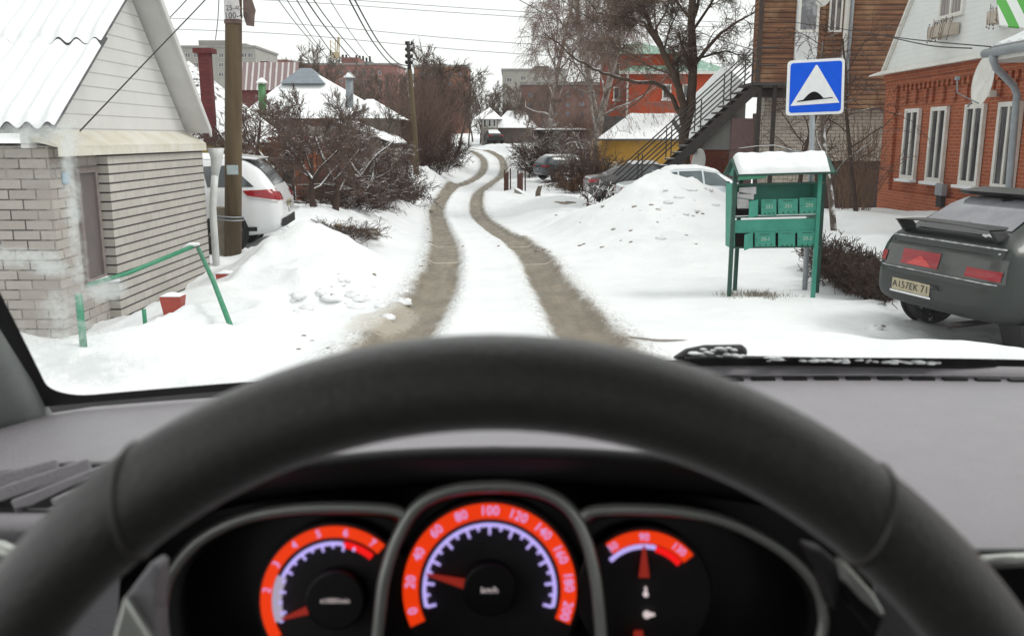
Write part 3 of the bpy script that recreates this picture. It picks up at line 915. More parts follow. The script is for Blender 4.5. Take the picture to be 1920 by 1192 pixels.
mb = MB(); mb.box((0.36, -1.75, 0.72), (1.7, 0.08, 0.8)); bevel(mb.build('tailgate', M['own_paint'], car), 0.03)
mb = MB(); rows = []
for j in range(9):
    t_ = j / 8; row = []
    for i in range(17):
        x = lerp(-0.52, 1.24, i / 16)
        row.append((x, lerp(yb(x) + 0.12, 1.98 - .12 * (x - .36) ** 2, t_), lerp(0.93, 0.62, t_ ** 1.3) - .05 * abs(x - .36) ** 3))
    rows.append(row)
mb.grid(rows)
bo = mb.build('bonnet', M['own_paint'], car, True); sm = bo.modifiers.new('thick', 'SOLIDIFY'); sm.thickness = 0.03; sm.offset = -1
# unseen seats and closed rear cabin, added behind the eye point to block light
M['seat_cloth'] = mat('seat_cloth', (.03, .03, .032), (.045, .044, .046), 30, .95)
for sx in (0.0, 0.74):
    mb = MB(); mb.hull8([(sx - .25, -.42, .42), (sx + .25, -.42, .42), (sx + .25, -.24, .42), (sx - .25, -.24, .42), (sx - .23, -.66, 1.12), (sx + .23, -.66, 1.12), (sx + .23, -.53, 1.12), (sx - .23, -.53, 1.12)]); st_ = mb.build('seat', M['seat_cloth'], car); bevel(st_, .05, 3)
    mb = MB(); mb.box((sx, -.12, .38), (.5, .5, .16)); bevel(mb.build('cushion', M['seat_cloth'], st_), .05, 3)
    mb = MB(); mb.box((sx, -.66, 1.26), (.27, .1, .2)); bevel(mb.build('headrest', M['seat_cloth'], st_), .04, 3)
for sx in (-0.54, 1.26):  # opaque panels up to the roof, added unseen to shut out side light
    mb = MB(); mb.box((sx, -1.15, 1.28), (.04, 1.15, .72)); bevel(mb.build('rear_side_blocker', M['own_paint'], car), .01)
mb = MB(); mb.hull8([(-.45, -1.3, .45), (1.17, -1.3, .45), (1.17, -1.15, .45), (-.45, -1.15, .45), (-.45, -1.5, 1.2), (1.17, -1.5, 1.2), (1.17, -1.38, 1.2), (-.45, -1.38, 1.2)]); bevel(mb.build('rear_seat', M['seat_cloth'], car), .05, 3)
mb = MB(); mb.span((-.5, -1.68, .3), (1.22, .75, .33)); mb.build('cabin_floor', M['seat_cloth'], car)
# wiper resting at the foot of the glass, snow caught on it
def wout(px, py, lift):
    """point on the outer glass seen at that sight line, lifted off it"""
    d = ray(px, py); best = None
    for k in range(60, 130):
        pass
    p = near(px, py, 0.93); return p + Vector((0, lift, lift))
mb = MB()
mb.tube([near(x, y, .955) for x, y in ((1285, 676), (1340, 674), (1450, 676), (1600, 679), (1760, 683), (1940, 690), (2100, 698))], [.004, .005, .005, .005, .0045, .004, .003], 8)
wi = mb.build('wiper', M['black_rubber'], car, True)
mb = MB()
mb.prism([near(x, y, .97) for x, y in ((1262, 672), (1290, 654), (1325, 647), (1392, 646), (1403, 652), (1404, 668), (1380, 676), (1290, 678))], CF * 0.018)
bevel(mb.build('wiper_arm', M['black_rubber'], wi), 0.005)
mb = MB(); rng = random.Random(3)
for k in range(90):
    x = rng.choice([rng.uniform(1300, 1395), rng.uniform(1430, 1660), rng.uniform(1660, 1760)]); y = 672 + (x - 1400) * 0.022 + rng.uniform(-3, 2) if x > 1410 else rng.uniform(650, 668)
    p = near(x, y, .945); r = rng.uniform(.0012, .004)
    k2 = rng.uniform(1, 2.2); mb.lathe([(0, -r * .5), (r * .9 * k2, -r * .3), (r * k2, r * .1), (r * .5 * k2, r * .35), (0, r * .4)], p, 6)
tag(mb.build('snow_crumbs', M['snow'], wi, True), kind='stuff')
mb = MB()
mb.grid([[(x, yb(x) + o_, z) for x in [-.5 + 1.72 * i / 30 for i in range(31)]] for o_, z in ((-0.012, ZD - .012), (0.0, ZD + .0), (0.03, ZD - .012), (0.12, ZD - .10), (.16, ZD - .14))])
mb.build('scuttle', M['black_rubber'], car, True)
# ------------------------------------------------------------------ houses, walls, roofs
def win(par, c, right, w, h, fmat, pane=None, fr=0.06, mull=(1, 0), out=0.03, up=(0, 0, 1), sill=None, nrm=None):
    """window set into a wall: frame with glazing bars (part), pane (sub-part), optional snowy sill"""
    c = Vector(c); r = Vector(right).normalized(); u = Vector(up); n = Vector(nrm) if nrm else r.cross(u)
    mb = MB()
    def bx(x0, x1, y0, y1, d0, d1):
        q = [c + r * x + u * y + n * d for d in (d0, d1) for x, y in ((x0, y0), (x1, y0), (x1, y1), (x0, y1))]
        mb.hull8(q)
    hw, hh = w / 2, h / 2
    bx(-hw, -hw + fr, -hh, hh, -.03, out); bx(hw - fr, hw, -hh, hh, -.03, out)
    bx(-hw + fr, hw - fr, hh - fr, hh, -.03, out - .002); bx(-hw + fr, hw - fr, -hh, -hh + fr, -.03, out - .002)
    for i in range(mull[0]):
        x = -hw + w * (i + 1) / (mull[0] + 1); bx(x - fr * .4, x + fr * .4, -hh + fr, hh - fr, -.02, out - .006)
    for i in range(mull[1]):
        y = -hh + h * (i + 1) / (mull[1] + 1); bx(-hw + fr, hw - fr, y - fr * .35, y + fr * .35, -.02, out - .009)
    f = mb.build('window', fmat, par)
    mb = MB(); q = [c + r * x + u * y + n * d for d in (-.02, out * .25) for x, y in ((-hw + fr * .5, -hh + fr * .5), (hw - fr * .5, -hh + fr * .5), (hw - fr * .5, hh - fr * .5), (-hw + fr * .5, hh - fr * .5))]
    mb.hull8(q); mb.build('pane', pane or M['dark_glass'], f)
    if sill:
        mb = MB(); q = [c + r * x + u * y + n * d for y in (-hh - sill[0], -hh) for x, d in ((-hw - .06, -.02), (hw + .06, -.02), (hw + .06, sill[1]), (-hw - .06, sill[1]))]
        mb.hull8(q); bevel(mb.build('sill', sill[2], f), .012)
    return f

def slab(mb, a, b, c, d, th, mi=0):
    """roof plane a,b (eave) c,d (ridge), given thickness upwards"""
    a, b, c, d = map(Vector, (a, b, c, d)); n = (b - a).cross(d - a).normalized()
    if n.z < 0: n = -n
    mb.hull8([a, b, c, d] + [p + n * th for p in (a, b, c, d)], mi)

def snow_sheet(name, par, a, b, c, d, th=0.10, nu=24, nv=10, seed=0, amp=0.4, m=None, wave=None):
    """blanket of snow over the roof plane a,b (eave) -> d,c (ridge)"""
    a, b, c, d = map(Vector, (a, b, c, d)); n = (b - a).cross(d - a).normalized()
    if n.z < 0: n = -n
    rng = random.Random(seed); rows = []
    ph = [rng.uniform(0, 6) for _ in range(6)]
    for j in range(nv + 1):
        v = j / nv; row = []
        for i in range(nu + 1):
            u = i / nu
            p = a.lerp(b, u).lerp(d.lerp(c, u), v)
            e = min(1, min(u, 1 - u) * nu / 1.2) * min(1, min(v * nv / 1.2, 1))
            k = 1 + amp * (math.sin(u * 17 + ph[0] + v * 5) * .4 + math.sin(u * 41 + ph[1]) * .25 + math.sin(v * 23 + ph[2] + u * 9) * .35)
            w = wave(u) if wave else 0
            row.append(p + n * (th * k * e + w + 0.004))
        rows.append(row)
    mb = MB(); mb.grid(rows)
    # skirt at the eave and the two verges
    lo = [p - n * 0.0 for p in rows[0]]
    mb.grid([[a.lerp(b, i / nu) + n * 0.003 for i in range(nu + 1)], rows[0]])
    return mb.build(name, m or M['snow'], par, True)

# --- small white brick garage on the left -------------------------------------------------
M['silicate'] = brick_mat('silicate_brick', (0.53, 0.50, 0.46), (0.47, 0.44, 0.40), (0.38, 0.35, 0.32), 0.26, 0.10, 0.006, hline=(0.17, (0.035, 0.03, 0.03)))
M['silicate_front'] = brick_mat('silicate_brick_front', (0.47, 0.43, 0.395), (0.37, 0.335, 0.305), (0.34, 0.31, 0.28), 0.27, 0.10, 0.008, patchy=(.05, .04, .04))
def siding_mat(name, c, pitch, dark=(0.33, .33, .33), slope=0.0):
    t = NT(name); p = t.sep(t.pos())
    z = t.math('FRACT', t.math('DIVIDE', t.math('ADD', p[2], t.math('MULTIPLY', t.math('ADD', p[0], p[1]), slope)), pitch))
    ln = t.math('LESS_THAN', z, .09)
    n = t.ramp(t.noise(2.2, 5, .65), .25, .8)
    col = t.mix(n, c, tuple(x * .9 for x in c))
    col = t.mix(t.math('MULTIPLY', ln, .75), col, dark)
    t.bump(z, .012, .5)
    return t.set(col, .6)
M['siding'] = siding_mat('white_siding', (0.66, .65, .635), .152)
M['slate'] = mat('asbestos_slate', (0.16, .155, .155), (.09, .09, .1), 7, .9)
M['flashing'] = mat('flashing', (0.66, .64, .58), (.56, .52, .42), 3.5, .55)
M['pipe_white'] = mat('pipe_white', (0.60, .61, .60), (.5, .51, .5), 6, .45)
gx, gy0, gy1 = -4.40, 8.72, 12.72
G = thing('garage', 'small white brick garage with snowy corrugated roof and white plank gable', 'building', (-7, 10.5, -1.2))
mb = MB(); mb.span((-4.52, gy0, -1.6), (-10, gy1, 1.22)); mb.build('wall', M['silicate_front'], G)
mb = MB(); mb.span((gx, 9.72, -1.6), (-4.519, gy1 - .003, 1.2)); mb.build('wall_front', M['silicate'], G).name = 'facade_wall'
w = win(G, (-4.515, 9.42, .38), (0, 1, 0), .46, 1.22, mat('brown_frame', (.22, .18, .17), (.17, .14, .135), 9, .6), mat('brown_glass', (.13, .105, .105), (.10, .085, .085), 2, .35), .055, (0, 0), .03)
# gable set back above a sloping ledge
ye = (8.46, 12.83); rs = 0.735; ze = 1.39; yr = 11.02; zr = ze + rs * (yr - ye[0]); zef = 1.36
mb = MB(); mb.prism([(-4.62, ye[0] + .12, 1.2), (-4.62, ye[1] - .1, 1.2), (-4.62, ye[1] - .1, zef), (-4.62, yr, zr - .1), (-4.62, ye[0] + .12, ze)], (-.08, 0, 0)); mb.build('gable', M['siding'], G)
mb = MB(); mb.hull8([(-4.63, 8.62, 1.27), (-4.36, 8.62, 1.205), (-4.36, 12.78, 1.205), (-4.63, 12.78, 1.27), (-4.63, 8.62, 1.38), (-4.36, 8.62, 1.222), (-4.36, 12.78, 1.222), (-4.63, 12.78, 1.38)])
mb.span((-4.355, 8.63, 1.12), (-4.375, 12.775, 1.204)); mb.build('ledge', M['flashing'], G)
xv = -4.30
cor = lambda x: 0.034 * math.cos(2 * math.pi * x / 0.19)
def corrugated(y0, z0, y1, z1, dz, name, m, th, par, xr=xv, seed=0, soft=1.0, lip=0.0):
    rows = []; ny = 14; xs_ = [xr - i * 0.0213 for i in range(int(5.6 / .0213))]
    rng = random.Random(seed); ph = [rng.uniform(0, 6) for _ in range(4)]
    for j in range(ny + 1):
        t_ = j / ny; y = lerp(y0, y1, t_); z = lerp(z0, z1, t_) + dz
        row = []
        for x in xs_:
            k = soft * cor(x)
            if m is M['snow'] or name == 'snow_cover':
                k += .012 * math.sin(x * 3 + ph[0] + t_ * 4) + .008 * math.sin(x * 11 + ph[1] + t_ * 9) - (.05 if j == 0 else 0.0)
                edge = min(1, (xr - x) / .03); k = k * edge - (1 - edge) * th * .9
            row.append((x, y, z + k))
        rows.append(row)
    mb = MB(); mb.grid(rows)
    if name != 'snow_cover': mb.grid([rows[0], [(p[0], p[1], p[2] - .012) for p in rows[0]]])
    o = mb.build(name, m, par, True)
    return o
ym = 9.62; zm = ze + rs * (ym - ye[0])
for (y0, y1, dz) in ((ye[0], ym + .15, 0.0), (ym - .02, yr, 0.045)):
    z0 = ze + rs * (y0 - ye[0]); z1 = ze + rs * (y1 - ye[0])
    s_ = corrugated(y0, z0, y1, z1, dz, 'roof', M['slate'], 0, G)
    sn_ = corrugated(y0 + .012, z0 + .01, y1 - (0.17 if y0 == ye[0] else 0), z1 - (0.17 * rs if y0 == ye[0] else 0), dz + .062, 'snow_cover', M['snow'], .055, s_, xv - .004, 3, .95)
M['soffit'] = mat('soffit_white', (.62, .61, .60), (.55, .54, .53), 3, .65)
mb = MB(); slab(mb, (xv, ye[1], zef), (-10, ye[1], zef), (-10, yr, zr), (xv, yr, zr), .04); mb.build('roof', M['soffit'], G)
mb = MB(); mb.prism([(xv + .012, ye[1] + .02, zef - .05), (xv + .012, ye[1] + .02, zef + .06), (xv + .012, yr, zr + .07), (xv + .012, yr, zr - .05)], (-.03, 0, 0)); mb.build('bargeboard', M['soffit'], G)
# rain pipe with funnel at the corner
mb = MB(); mb.tube([(-4.27, 12.92, 1.15), (-4.27, 12.92, 1.0), (-4.29, 12.86, .74)], [.12, .085, .05], 12)
mb.tube([(-4.29, 12.86, .76), (-4.31, 12.82, .52), (-4.33, 12.79, .3), (-4.33, 12.78, -1.4)], .052, 12); mb.build('rain_pipe', M['pipe_white'], G, True)
mb = MB(); mb.box((-4.509, 9.0, .9), (.012, .14, .11)); mb.build('house_plate', mat('blue_plate', (.16, .30, .42), (.3, .4, .48), 30, .4), G)
# --- green rail frame and red boxes at the foot of the garage
M['green_paint'] = mat('green_paint', (0.02, .20, .10), (.05, .24, .14), 8, .5)
rl = thing('railing', 'bent green pipe railing with snow beside the white brick garage', 'railing', (-3.7, 9.3, -.7))
mb = MB(); mb.tube([at(165, 535, 8.75), at(240, 512, 9.0), at(362, 462, 9.6)], .024, 8); mb.build('handrail', M['green_paint'], rl, True)
mb = MB(); mb.tube([at(372, 466, 9.62), at(372, 466, 9.62).lerp(ground_hit(440, 622), .5) + Vector((0, 0, .02)), ground_hit(440, 622) - Vector((0, 0, .05))], .024, 8); mb.build('strut', M['green_paint'], rl, True)
mb = MB(); mb.tube([ground_hit(157, 652) + Vector((0, 0, .38)), ground_hit(157, 652) - Vector((0, 0, .05))], .026, 8); mb.build('post', M['green_paint'], rl, True)
mb = MB(); mb.tube([ground_hit(272, 606) + Vector((0, 0, .13)), ground_hit(272, 606) - Vector((0, 0, .05))], .02, 8); mb.build('post', M['green_paint'], rl, True)
for a, b, r in (((340, 470), (374, 461), .03), ((180, 532), (225, 528), .035)):
    mb = MB()
    pa, pb = at(*a, 9.6 if a[0] > 300 else 8.85), at(*b, 9.6 if a[0] > 300 else 8.95)
    mb.tube([pa + Vector((0, 0, .02)), (pa + pb) / 2 + Vector((0, 0, .035)), pb + Vector((0, 0, .02))], [r * .5, r, r * .5], 8)
    mb.build('snow_cap', M['snow'], rl, True)
M['red_box'] = mat('red_plastic', (.38, .055, .035), (.30, .045, .03), 12, .5)
for i, (px, py, D, lab) in enumerate(((326, 584, 10.2, 'small red planter tub with snow on top by the garage wall'), (424, 516, 12.9, 'red planter tub half buried in snow at the wooden pole base'))):
    p = ground_hit(px, py) + Vector((0, 0, .10 - .13 * i)); K_ = .72; b = thing('planter', lab, 'planter', p, 'red planters by the garage')
    mb = MB(); mb.hull8([p + K_ * Vector(q) for q in ((-.11, -.09, -.18), (.11, -.09, -.18), (.11, .09, -.18), (-.11, .09, -.18), (-.145, -.12, .08), (.145, -.12, .08), (.145, .12, .08), (-.145, .12, .08))]); bevel(mb.build('tub', M['red_box'], b), .012)
    mb = MB(); mb.grid([[p + K_ * Vector((x * .14, y * .115, .08 + .05 * (1 - x * x) * (1 - y * y) + .004)) for x in (-1, -.6, 0, .6, 1)] for y in (-1, -.6, 0, .6, 1)]); mb.build('snow_cap', M['snow'], b, True)
mb = MB(); mb.hull8([at(*q) for q in ((245, 632, 8.6), (318, 600, 9.0), (322, 604, 9.2), (255, 634, 8.9), (245, 622, 8.6), (318, 592, 9.0), (322, 596, 9.2), (255, 624, 8.9))])
tag(mb.build('board', mat('grey_board', (.22, .21, .21), (.14, .135, .13), 9, .8), None), 'grey board sticking out of the snow below the red tub', 'board')

# --- brick house on the right -------------------------------------------------------------
M['brick_red'] = brick_mat('red_brick', (0.44, 0.105, 0.038), (0.31, 0.07, 0.027), (0.46, 0.29, 0.2), 0.26, 0.078, 0.007)
M['render_grey'] = mat('cement_reveal', (.27, .22, .18), (.2, .165, .14), 8, .9)
M['mansard'] = siding_mat('mansard_siding', (.74, .75, .74), .12, (.6, .61, .61))
M['gutter'] = mat('gutter_grey', (.30, .33, .35), (.24, .26, .28), 5, .4)
hx0 = 9.98
B = thing('brick_house', 'red brick house with white mansard upper floor and tall white windows', 'house', (12, 18, -1))
mb = MB(); mb.span((hx0, 9.0, -1.6), (17, 24.0, 2.93)); mb.build('wall', M['brick_red'], B)
mb = MB(); mb.span((hx0 - .09, 23.35, -1.6), (hx0 - .001, 24.0 + .004, 2.6)); mb.build('pilaster', M['brick_red'], B)
mb = MB(); mb.span((hx0 - .10, 9.0, 2.60), (hx0 - .002, 24.01, 2.74)); mb.span((hx0 - .16, 9.0, 2.742), (hx0 - .003, 24.02, 2.93))
for i in range(60): mb.span((hx0 - .085, 23.1 - i * .235, 2.45), (hx0 - .0015, 23.1 - i * .235 - .115, 2.599))
mb.build('cornice', M['brick_red'], B)
mb = MB(); mb.span((hx0 - .12, 9.0, -1.6), (hx0 - .002, 23.3, -.05))
mb.build('plinth', M['brick_red'], B)
winy = [22.35, 20.95, 19.35, 18.0, 15.2]
for y in winy:
    mb = MB(); mb.span((hx0 - .045, y + .40, .28), (hx0 - .002, y + .50, 2.0)); mb.build('window_surround', M['render_grey'], B)
    f = win(B, (hx0 - .045, y, 1.14), (0, -1, 0), .80, 1.72, M['white_paint'], mat('curtain_glass', (.04, .038, .042), (.13, .125, .13), 3.5, .12, lo=.45, hi=.6, stretch=(1, 6, .25)), .095, (1, 0), .05, sill=(.07, .16, M['snow']))
    mb = MB(); pass
    for a0, a1, dd in ((-.62, -.46, .055), (.46, .62, .055), (-.1, .1, .07)):
        mb = MB(); mb.span((hx0 - dd, y + a0, 2.125), (hx0 - .002, y + a1, 2.44)); mb.build('lintel_ornament', M['brick_red'], B)
# mansard gable and its flashing
zb = 2.96
mb = MB(); mb.prism([(hx0 - .02, 24.35, zb), (hx0 - .02, 22.1, 5.6), (hx0 - .02, 20.8, 7.2), (hx0 - .02, 13.0, 7.2), (hx0 - .02, 10.0, zb)], (6.5, 0, 0)); mb.build('mansard', M['mansard'], B)
mb = MB(); mb.prism([(hx0 - .12, 24.45, zb - .02), (hx0 - .12, 22.18, 5.62), (hx0 - .12, 20.8, 7.3), (hx0 - .12, 20.72, 7.24), (hx0 - .12, 22.1, 5.57), (hx0 - .12, 24.37, zb - .02)], (.09, 0, 0)); mb.build('verge_trim', M['white_paint'], B)
mb = MB(); mb.hull8([(hx0 - .42, 10, zb - .07), (hx0 + .05, 10, zb - .025), (hx0 + .05, 24.4, zb - .025), (hx0 - .42, 24.4, zb - .07), (hx0 - .42, 10, zb - .04), (hx0 - .02, 10, zb + .1), (hx0 - .02, 24.4, zb + .1), (hx0 - .42, 24.4, zb - .04)]); mb.build('flashing', M['white_paint'], B)
for y, w_ in ((20.9, 1.15), (18.15, 1.5)):
    f = win(B, (hx0 - .03, y, 4.75), (0, -1, 0), w_, 1.6, M['white_paint'], mat('upper_glass', (.2, .17, .16), (.34, .31, .3), 3, .2, lo=.4, hi=.6, stretch=(1, 5, .3)), .09, (1, 0), .05)
    mb = MB(); mb.span((hx0 - .32, y - w_ * .42, 3.55), (hx0 - .06, y + w_ * .42, 3.80)); fb = mb.build('flower_box', mat('box_beige', (.5, .44, .38), (.42, .36, .3), 5, .8), B)
    mb = MB(); rng = random.Random(int(y * 10))
    for k in range(16):
        p = Vector((hx0 - rng.uniform(.12, .36), y + rng.uniform(-.5, .5) * w_ * .9, 3.80)); q = [p]
        for s_ in range(5):
            p = p + Vector((rng.uniform(-.05, .02), rng.uniform(-.06, .06), .1 - .075 * s_ + rng.uniform(-.05, .03))); q.append(p)
        mb.tube(q, .006, 3, 0, False)
        mb.lathe([(0, -.02), (.022, 0), (0, .02)], p, 5)
    mb.build('dry_flowers', mat('dry_stalk', (.12, .075, .05), (.2, .13, .1), 9, .9), fb)
# porch roof nearer to us, its gutter and rain pipe
px0 = 7.35
por = thing('porch', 'snowy tiled porch roof corner with grey gutter and green and white awning', 'porch', (9, 12.4, 2.3))
zt0 = at(1862, 88, 13.2).z
mb = MB(); slab(mb, (7.25, 13.9, zt0), (7.25, 9.4, zt0), (9.9, 9.4, zt0 + 1.3), (9.9, 13.9, zt0 + 1.3), .05)
M['tile_grey'] = mat('roof_tile_grey', (.15, .16, .17), (.1, .105, .11), 10, .6)
ro = mb.build('roof', M['tile_grey'], por)
mb = MB(); rng = random.Random(5); rows = []
for j in range(14):
    v = j / 13; row = []
    for i in range(50):
        u = i / 49
        k = .05 + .022 * math.sin(u * 95) * (1 if j < 9 else .5) + .03 * vnoise(np.array([u * 9]), np.array([v * 7]), 1.0)[0]
        row.append((7.31 + 2.55 * v, 13.86 - 4.4 * u, zt0 + .035 + 1.27 * v + k))
    rows.append(row)
mb.grid(rows); mb.grid([[(p[0] - .01, p[1], p[2] - .05) for p in rows[0]], rows[0]]); mb.build('snow_cover', M['snow'], ro, True)
mb = MB(); mb.tube([(7.20, 13.95, zt0 - .03), (7.20, 9.4, zt0 - .03)], .065, 10); g_ = mb.build('gutter', M['gutter'], por, True)
mb = MB(); mb.span((7.3, 13.88, zt0 - .16), (9.9, 13.95, zt0 - .02)); mb.span((7.26, 9.4, zt0 - .14), (7.30, 13.87, zt0 - .015)); mb.build('fascia', M['white_paint'], por)
mb = MB(); pts = [at(1862, 96, 13.7), at(1862, 112, 13.7), at(1868, 128, 13.8), at(1900, 160, 14.2), at(1907, 178, 14.3), at(1902, 230, 14.3), at(1890, 372, 14.3), at(1884, 470, 14.3)]
mb.tube(pts, .055, 10); mb.build('rain_pipe', M['gutter'], por, True)
t = NT('awning_stripes'); p = t.sep(t.pos()); st_ = t.math('LESS_THAN', t.math('FRACT', t.math('MULTIPLY', p[0], 3.2)), .5)
t.set(t.mix(st_, (.78, .8, .78), (.10, .42, .07)), .6); M['awning'] = t.m
mb = MB(); slab(mb, at(1874, 50, 15.6), at(2010, 66, 15.2), at(2010, -90, 16.6), at(1858, -90, 17), .03); mb.build('awning', M['awning'], por)
# satellite dish, lamp and meter box on the brick wall
def dish(name, label, c, n, r, m, arm, cat='satellite dish', squash=1.0):
    th_ = thing(name, label, cat, c)
    c = Vector(c); n = Vector(n).normalized(); x = n.cross(Vector((0, 0, 1))).normalized(); y = x.cross(n) * squash
    Mt = Matrix((x, y, n)).transposed()
    mb = MB(); mb.lathe([(.002, -.03), (r * .3, -.026), (r * .6, -.01), (r * .85, .012), (r, .04), (r * 1.01, .036), (r * .85, .0), (r * .5, -.03), (.002, -.045)], c, 28, M=Mt); mb.build('reflector', m, th_, True)
    mb = MB(); mb.tube([c - n * .04, Vector(arm)], .02, 6); mb.build('bracket', M['grey_metal'], th_, True)
    mb = MB(); mb.tube([c - y * (r * .9), c - y * (r * .55) + n * r * .95, c + n * r * 1.05], .012, 6); mb.box(c + n * r * 1.05, (.07, .07, .07)); mb.build('feed_arm', M['grey_metal'], th_)
    return th_
dish('satellite_dish', 'white satellite dish in front of the red brick wall beside the rain pipe', at(1846, 152, 17.0), (-.985, .10, .10), .47, M['white_paint'], at(1815, 200, 18.6), squash=1.0)
lp = at(1805, 176, 18.5); tl_ = thing('wall_lamp', 'small white floodlight under the brick cornice beside the dish', 'lamp', lp)
mb = MB(); mb.box((hx0 - .22, lp.y, lp.z), (.16, .2, .13)); bevel(mb.build('head', M['white_paint'], tl_), .02)
mb = MB(); mb.tube([(hx0 - .14, lp.y, lp.z), (hx0 + .02, lp.y, lp.z - .04)], .025, 6); mb.build('bracket', M['grey_metal'], tl_)
mp_ = at(1748, 368, 20.3); mt_ = thing('meter_box', 'grey electric meter box on the brick wall under the windows', 'meter box', mp_)
mb = MB(); mb.span((hx0 - .26, 20.1, mp_.z + .02), (hx0 - .125, 20.42, mp_.z + .28)); bevel(mb.build('case', M['grey_metal'], mt_), .01)
mb = MB(); mb.span((hx0 - .23, 20.14, mp_.z - .24), (hx0 - .125, 20.38, mp_.z + .018)); bevel(mb.build('lower_case', M['black_rubber'], mt_), .01)

# --- log house behind with outside stairs -------------------------------------------------
t = NT('weathered_logs'); p = t.sep(t.pos())
u_ = t.math('FRACT', t.math('DIVIDE', p[2], .15))
mpn = t.n("ShaderNodeMapping"); mpn.inputs['Scale'].default_value = (.5, .5, 7); t.l(t.pos(), mpn.inputs[0])
nn = t.noise(1.6, 6, .7, mpn.outputs[0])
c_ = t.mix(t.ramp(nn, .3, .7), (.085, .032, .017), (.25, .115, .055)); c_ = t.mix(t.math('MULTIPLY', t.ramp(t.noise(.9, 3), .45, .75), .6), c_, (.40, .26, .14))
c_ = t.mix(t.math('LESS_THAN', u_, .13), c_, (.018, .009, .006)); t.bump(t.math('SINE', t.math('MULTIPLY', u_, 3.14)), .03, .8); M['logs'] = t.set(c_, .75)
M['pale_brick'] = brick_mat('pale_brick', (.56, .51, .44), (.46, .41, .35), (.17, .15, .135), .28, .11, .012)
W = thing('log_house', 'brown plank upper storey house on pale brick ground floor with white window', 'house', (9, 30, -1))
def X(px, D): return (px - 960) / FPX * D * 1.0
za = at(1500, 168, 28).z
mb = MB(); mb.span((7.62, 28.0, za), (9.35, 29.0, 8.5)); mb.span((9.75, 28.6, za - .55), (13.5, 35, 8.5)); mb.hull8([(9.349, 28.3, za), (9.752, 28.62, za), (9.752, 29.5, za), (9.349, 29.3, za), (9.349, 28.3, 8.5), (9.752, 28.62, 8.5), (9.752, 29.5, 8.5), (9.349, 29.3, 8.5)])
mb.build('plank_wall', M['logs'], W)
mb = MB(); mb.span((7.95, 28.5, -1.6), (9.7, 29.3, za - .02)); mb.span((9.2, 29.2, .55), (13.4, 34.5, za - .56)); mb.build('brick_wall', M['pale_brick'], W)
mb = MB(); mb.span((7.5, 27.9, za - .22), (9.74, 28.5, za - .003)); mb.build('floor_beam', M['dark_metal'], W)
mb = MB(); mb.span((9.75, 29.6, -1.6), (13.4, 33, .54)); mb.build('dark_recess', mat('dark_boards', (.05, .035, .032), (.09, .06, .05), 5, .9, stretch=(6, 6, .4)), W)
mb = MB(); mb.span((7.5, 27.93, za), (7.62, 28.05, 8.5)); mb.build('corner_post', mat('dark_wood', (.04, .028, .022), (.07, .045, .035), 8, .85), W)
mb = MB(); mb.span((8.62, 27.9, za + .55), (9.30, 27.997, 8.4)); d_ = mb.build('white_bay', mat('white_pvc', (.68, .69, .70), (.6, .61, .62), 5, .4), W)
win(d_, (8.97, 27.895, 5.2), (1, 0, 0), .62, 1.55, M['white_paint'], mat('bay_glass', (.16, .16, .17), (.34, .34, .36), 2.5, .15, lo=.45, hi=.6), .07, (0, 0), .03)
win(W, (10.02, 28.58, 5.55), (1, 0, 0), .42, 2.1, M['white_paint'], mat('bay_glass2', (.05, .045, .05), (.2, .17, .16), 2.5, .15), .06, (1, 1), .03)
mb = MB(); mb.span((10.28, 28.52, za + .6), (10.44, 28.597, 8.4)); mb.build('corner_trim', M['white_paint'], W)
mb = MB(); mb.tube([(10.48, 28.5, za + .1), (10.5, 28.5, 8.4)], .06, 8); mb.build('rain_pipe', M['grey_metal'], W, True)
mb = MB(); mb.span((7.2, 27.6, 8.5), (13.8, 35.3, 8.7)); mb.build('roof', M['dark_metal'], W)
dish('satellite_dish', 'small white satellite dish on the brown plank wall between two windows', at(1545, -6, 27.7), (-.8, -.5, .1), .30, M['white_paint'], at(1520, 25, 28.3))
# stairs
S = thing('staircase', 'dark steel outside staircase climbing to the log house', 'staircase', at(1240, 330, 26.4))
sy0, sy1 = 26.5, 27.3
pa, pb = at(1195, 352, 26.9), at(1408, 158, 26.9)
z0, x0, z1, x1 = pa.z - .5, pa.x - .55, pb.z, pb.x
ns = 17
for y in (sy0, sy1):
    mb = MB(); mb.bar((x0 + .5, y, z0 + .18), (x1 + .1, y, z1 - .08), .05, .26); mb.build('stringer', M['dark_metal'], S)
M['tread'] = mat('tread_snowy', (.05, .042, .04), (.07, .06, .055), 9, .8, snow=(.82, 3.0))
for i in range(ns):
    t_ = (i + .5) / ns; x = lerp(x0 + .5, x1, t_); z = lerp(z0 + .3, z1 + .03, t_)
    mb = MB(); mb.box((x, (sy0 + sy1) / 2, z), (.34, .84, .045)); mb.build('tread', M['tread'], S)
for y in (sy0 - .03, sy1 + .03):
    mb = MB()
    for dz in (.98, .66, .36): mb.tube([(x0 - .15, y, z0 + dz - .1), (x1 + .05, y, z1 + dz + .02)], .022, 6)
    mb.build('handrail', M['dark_metal'], S, True)
    for t_ in (.16, .38, .6, .82, .98):
        mb = MB(); x = lerp(x0, x1, t_); z = lerp(z0, z1, t_); mb.tube([(x, y, z + .05), (x, y, z + .95)], .02, 6); mb.build('baluster', M['dark_metal'], S)
mb = MB(); mb.span((x1 - .05, sy0 - .1, z1 - .06), (x1 + 1.3, sy1 + .7, z1 + .03)); mb.build('landing', M['tread'], S)
for x in (x1 + .18, x1 + .62):
    mb = MB(); mb.span((x - .055, sy0, -1.4), (x + .055, sy0 + .11, z1 - .06)); mb.build('support_post', M['dark_metal'], S)
mb = MB()
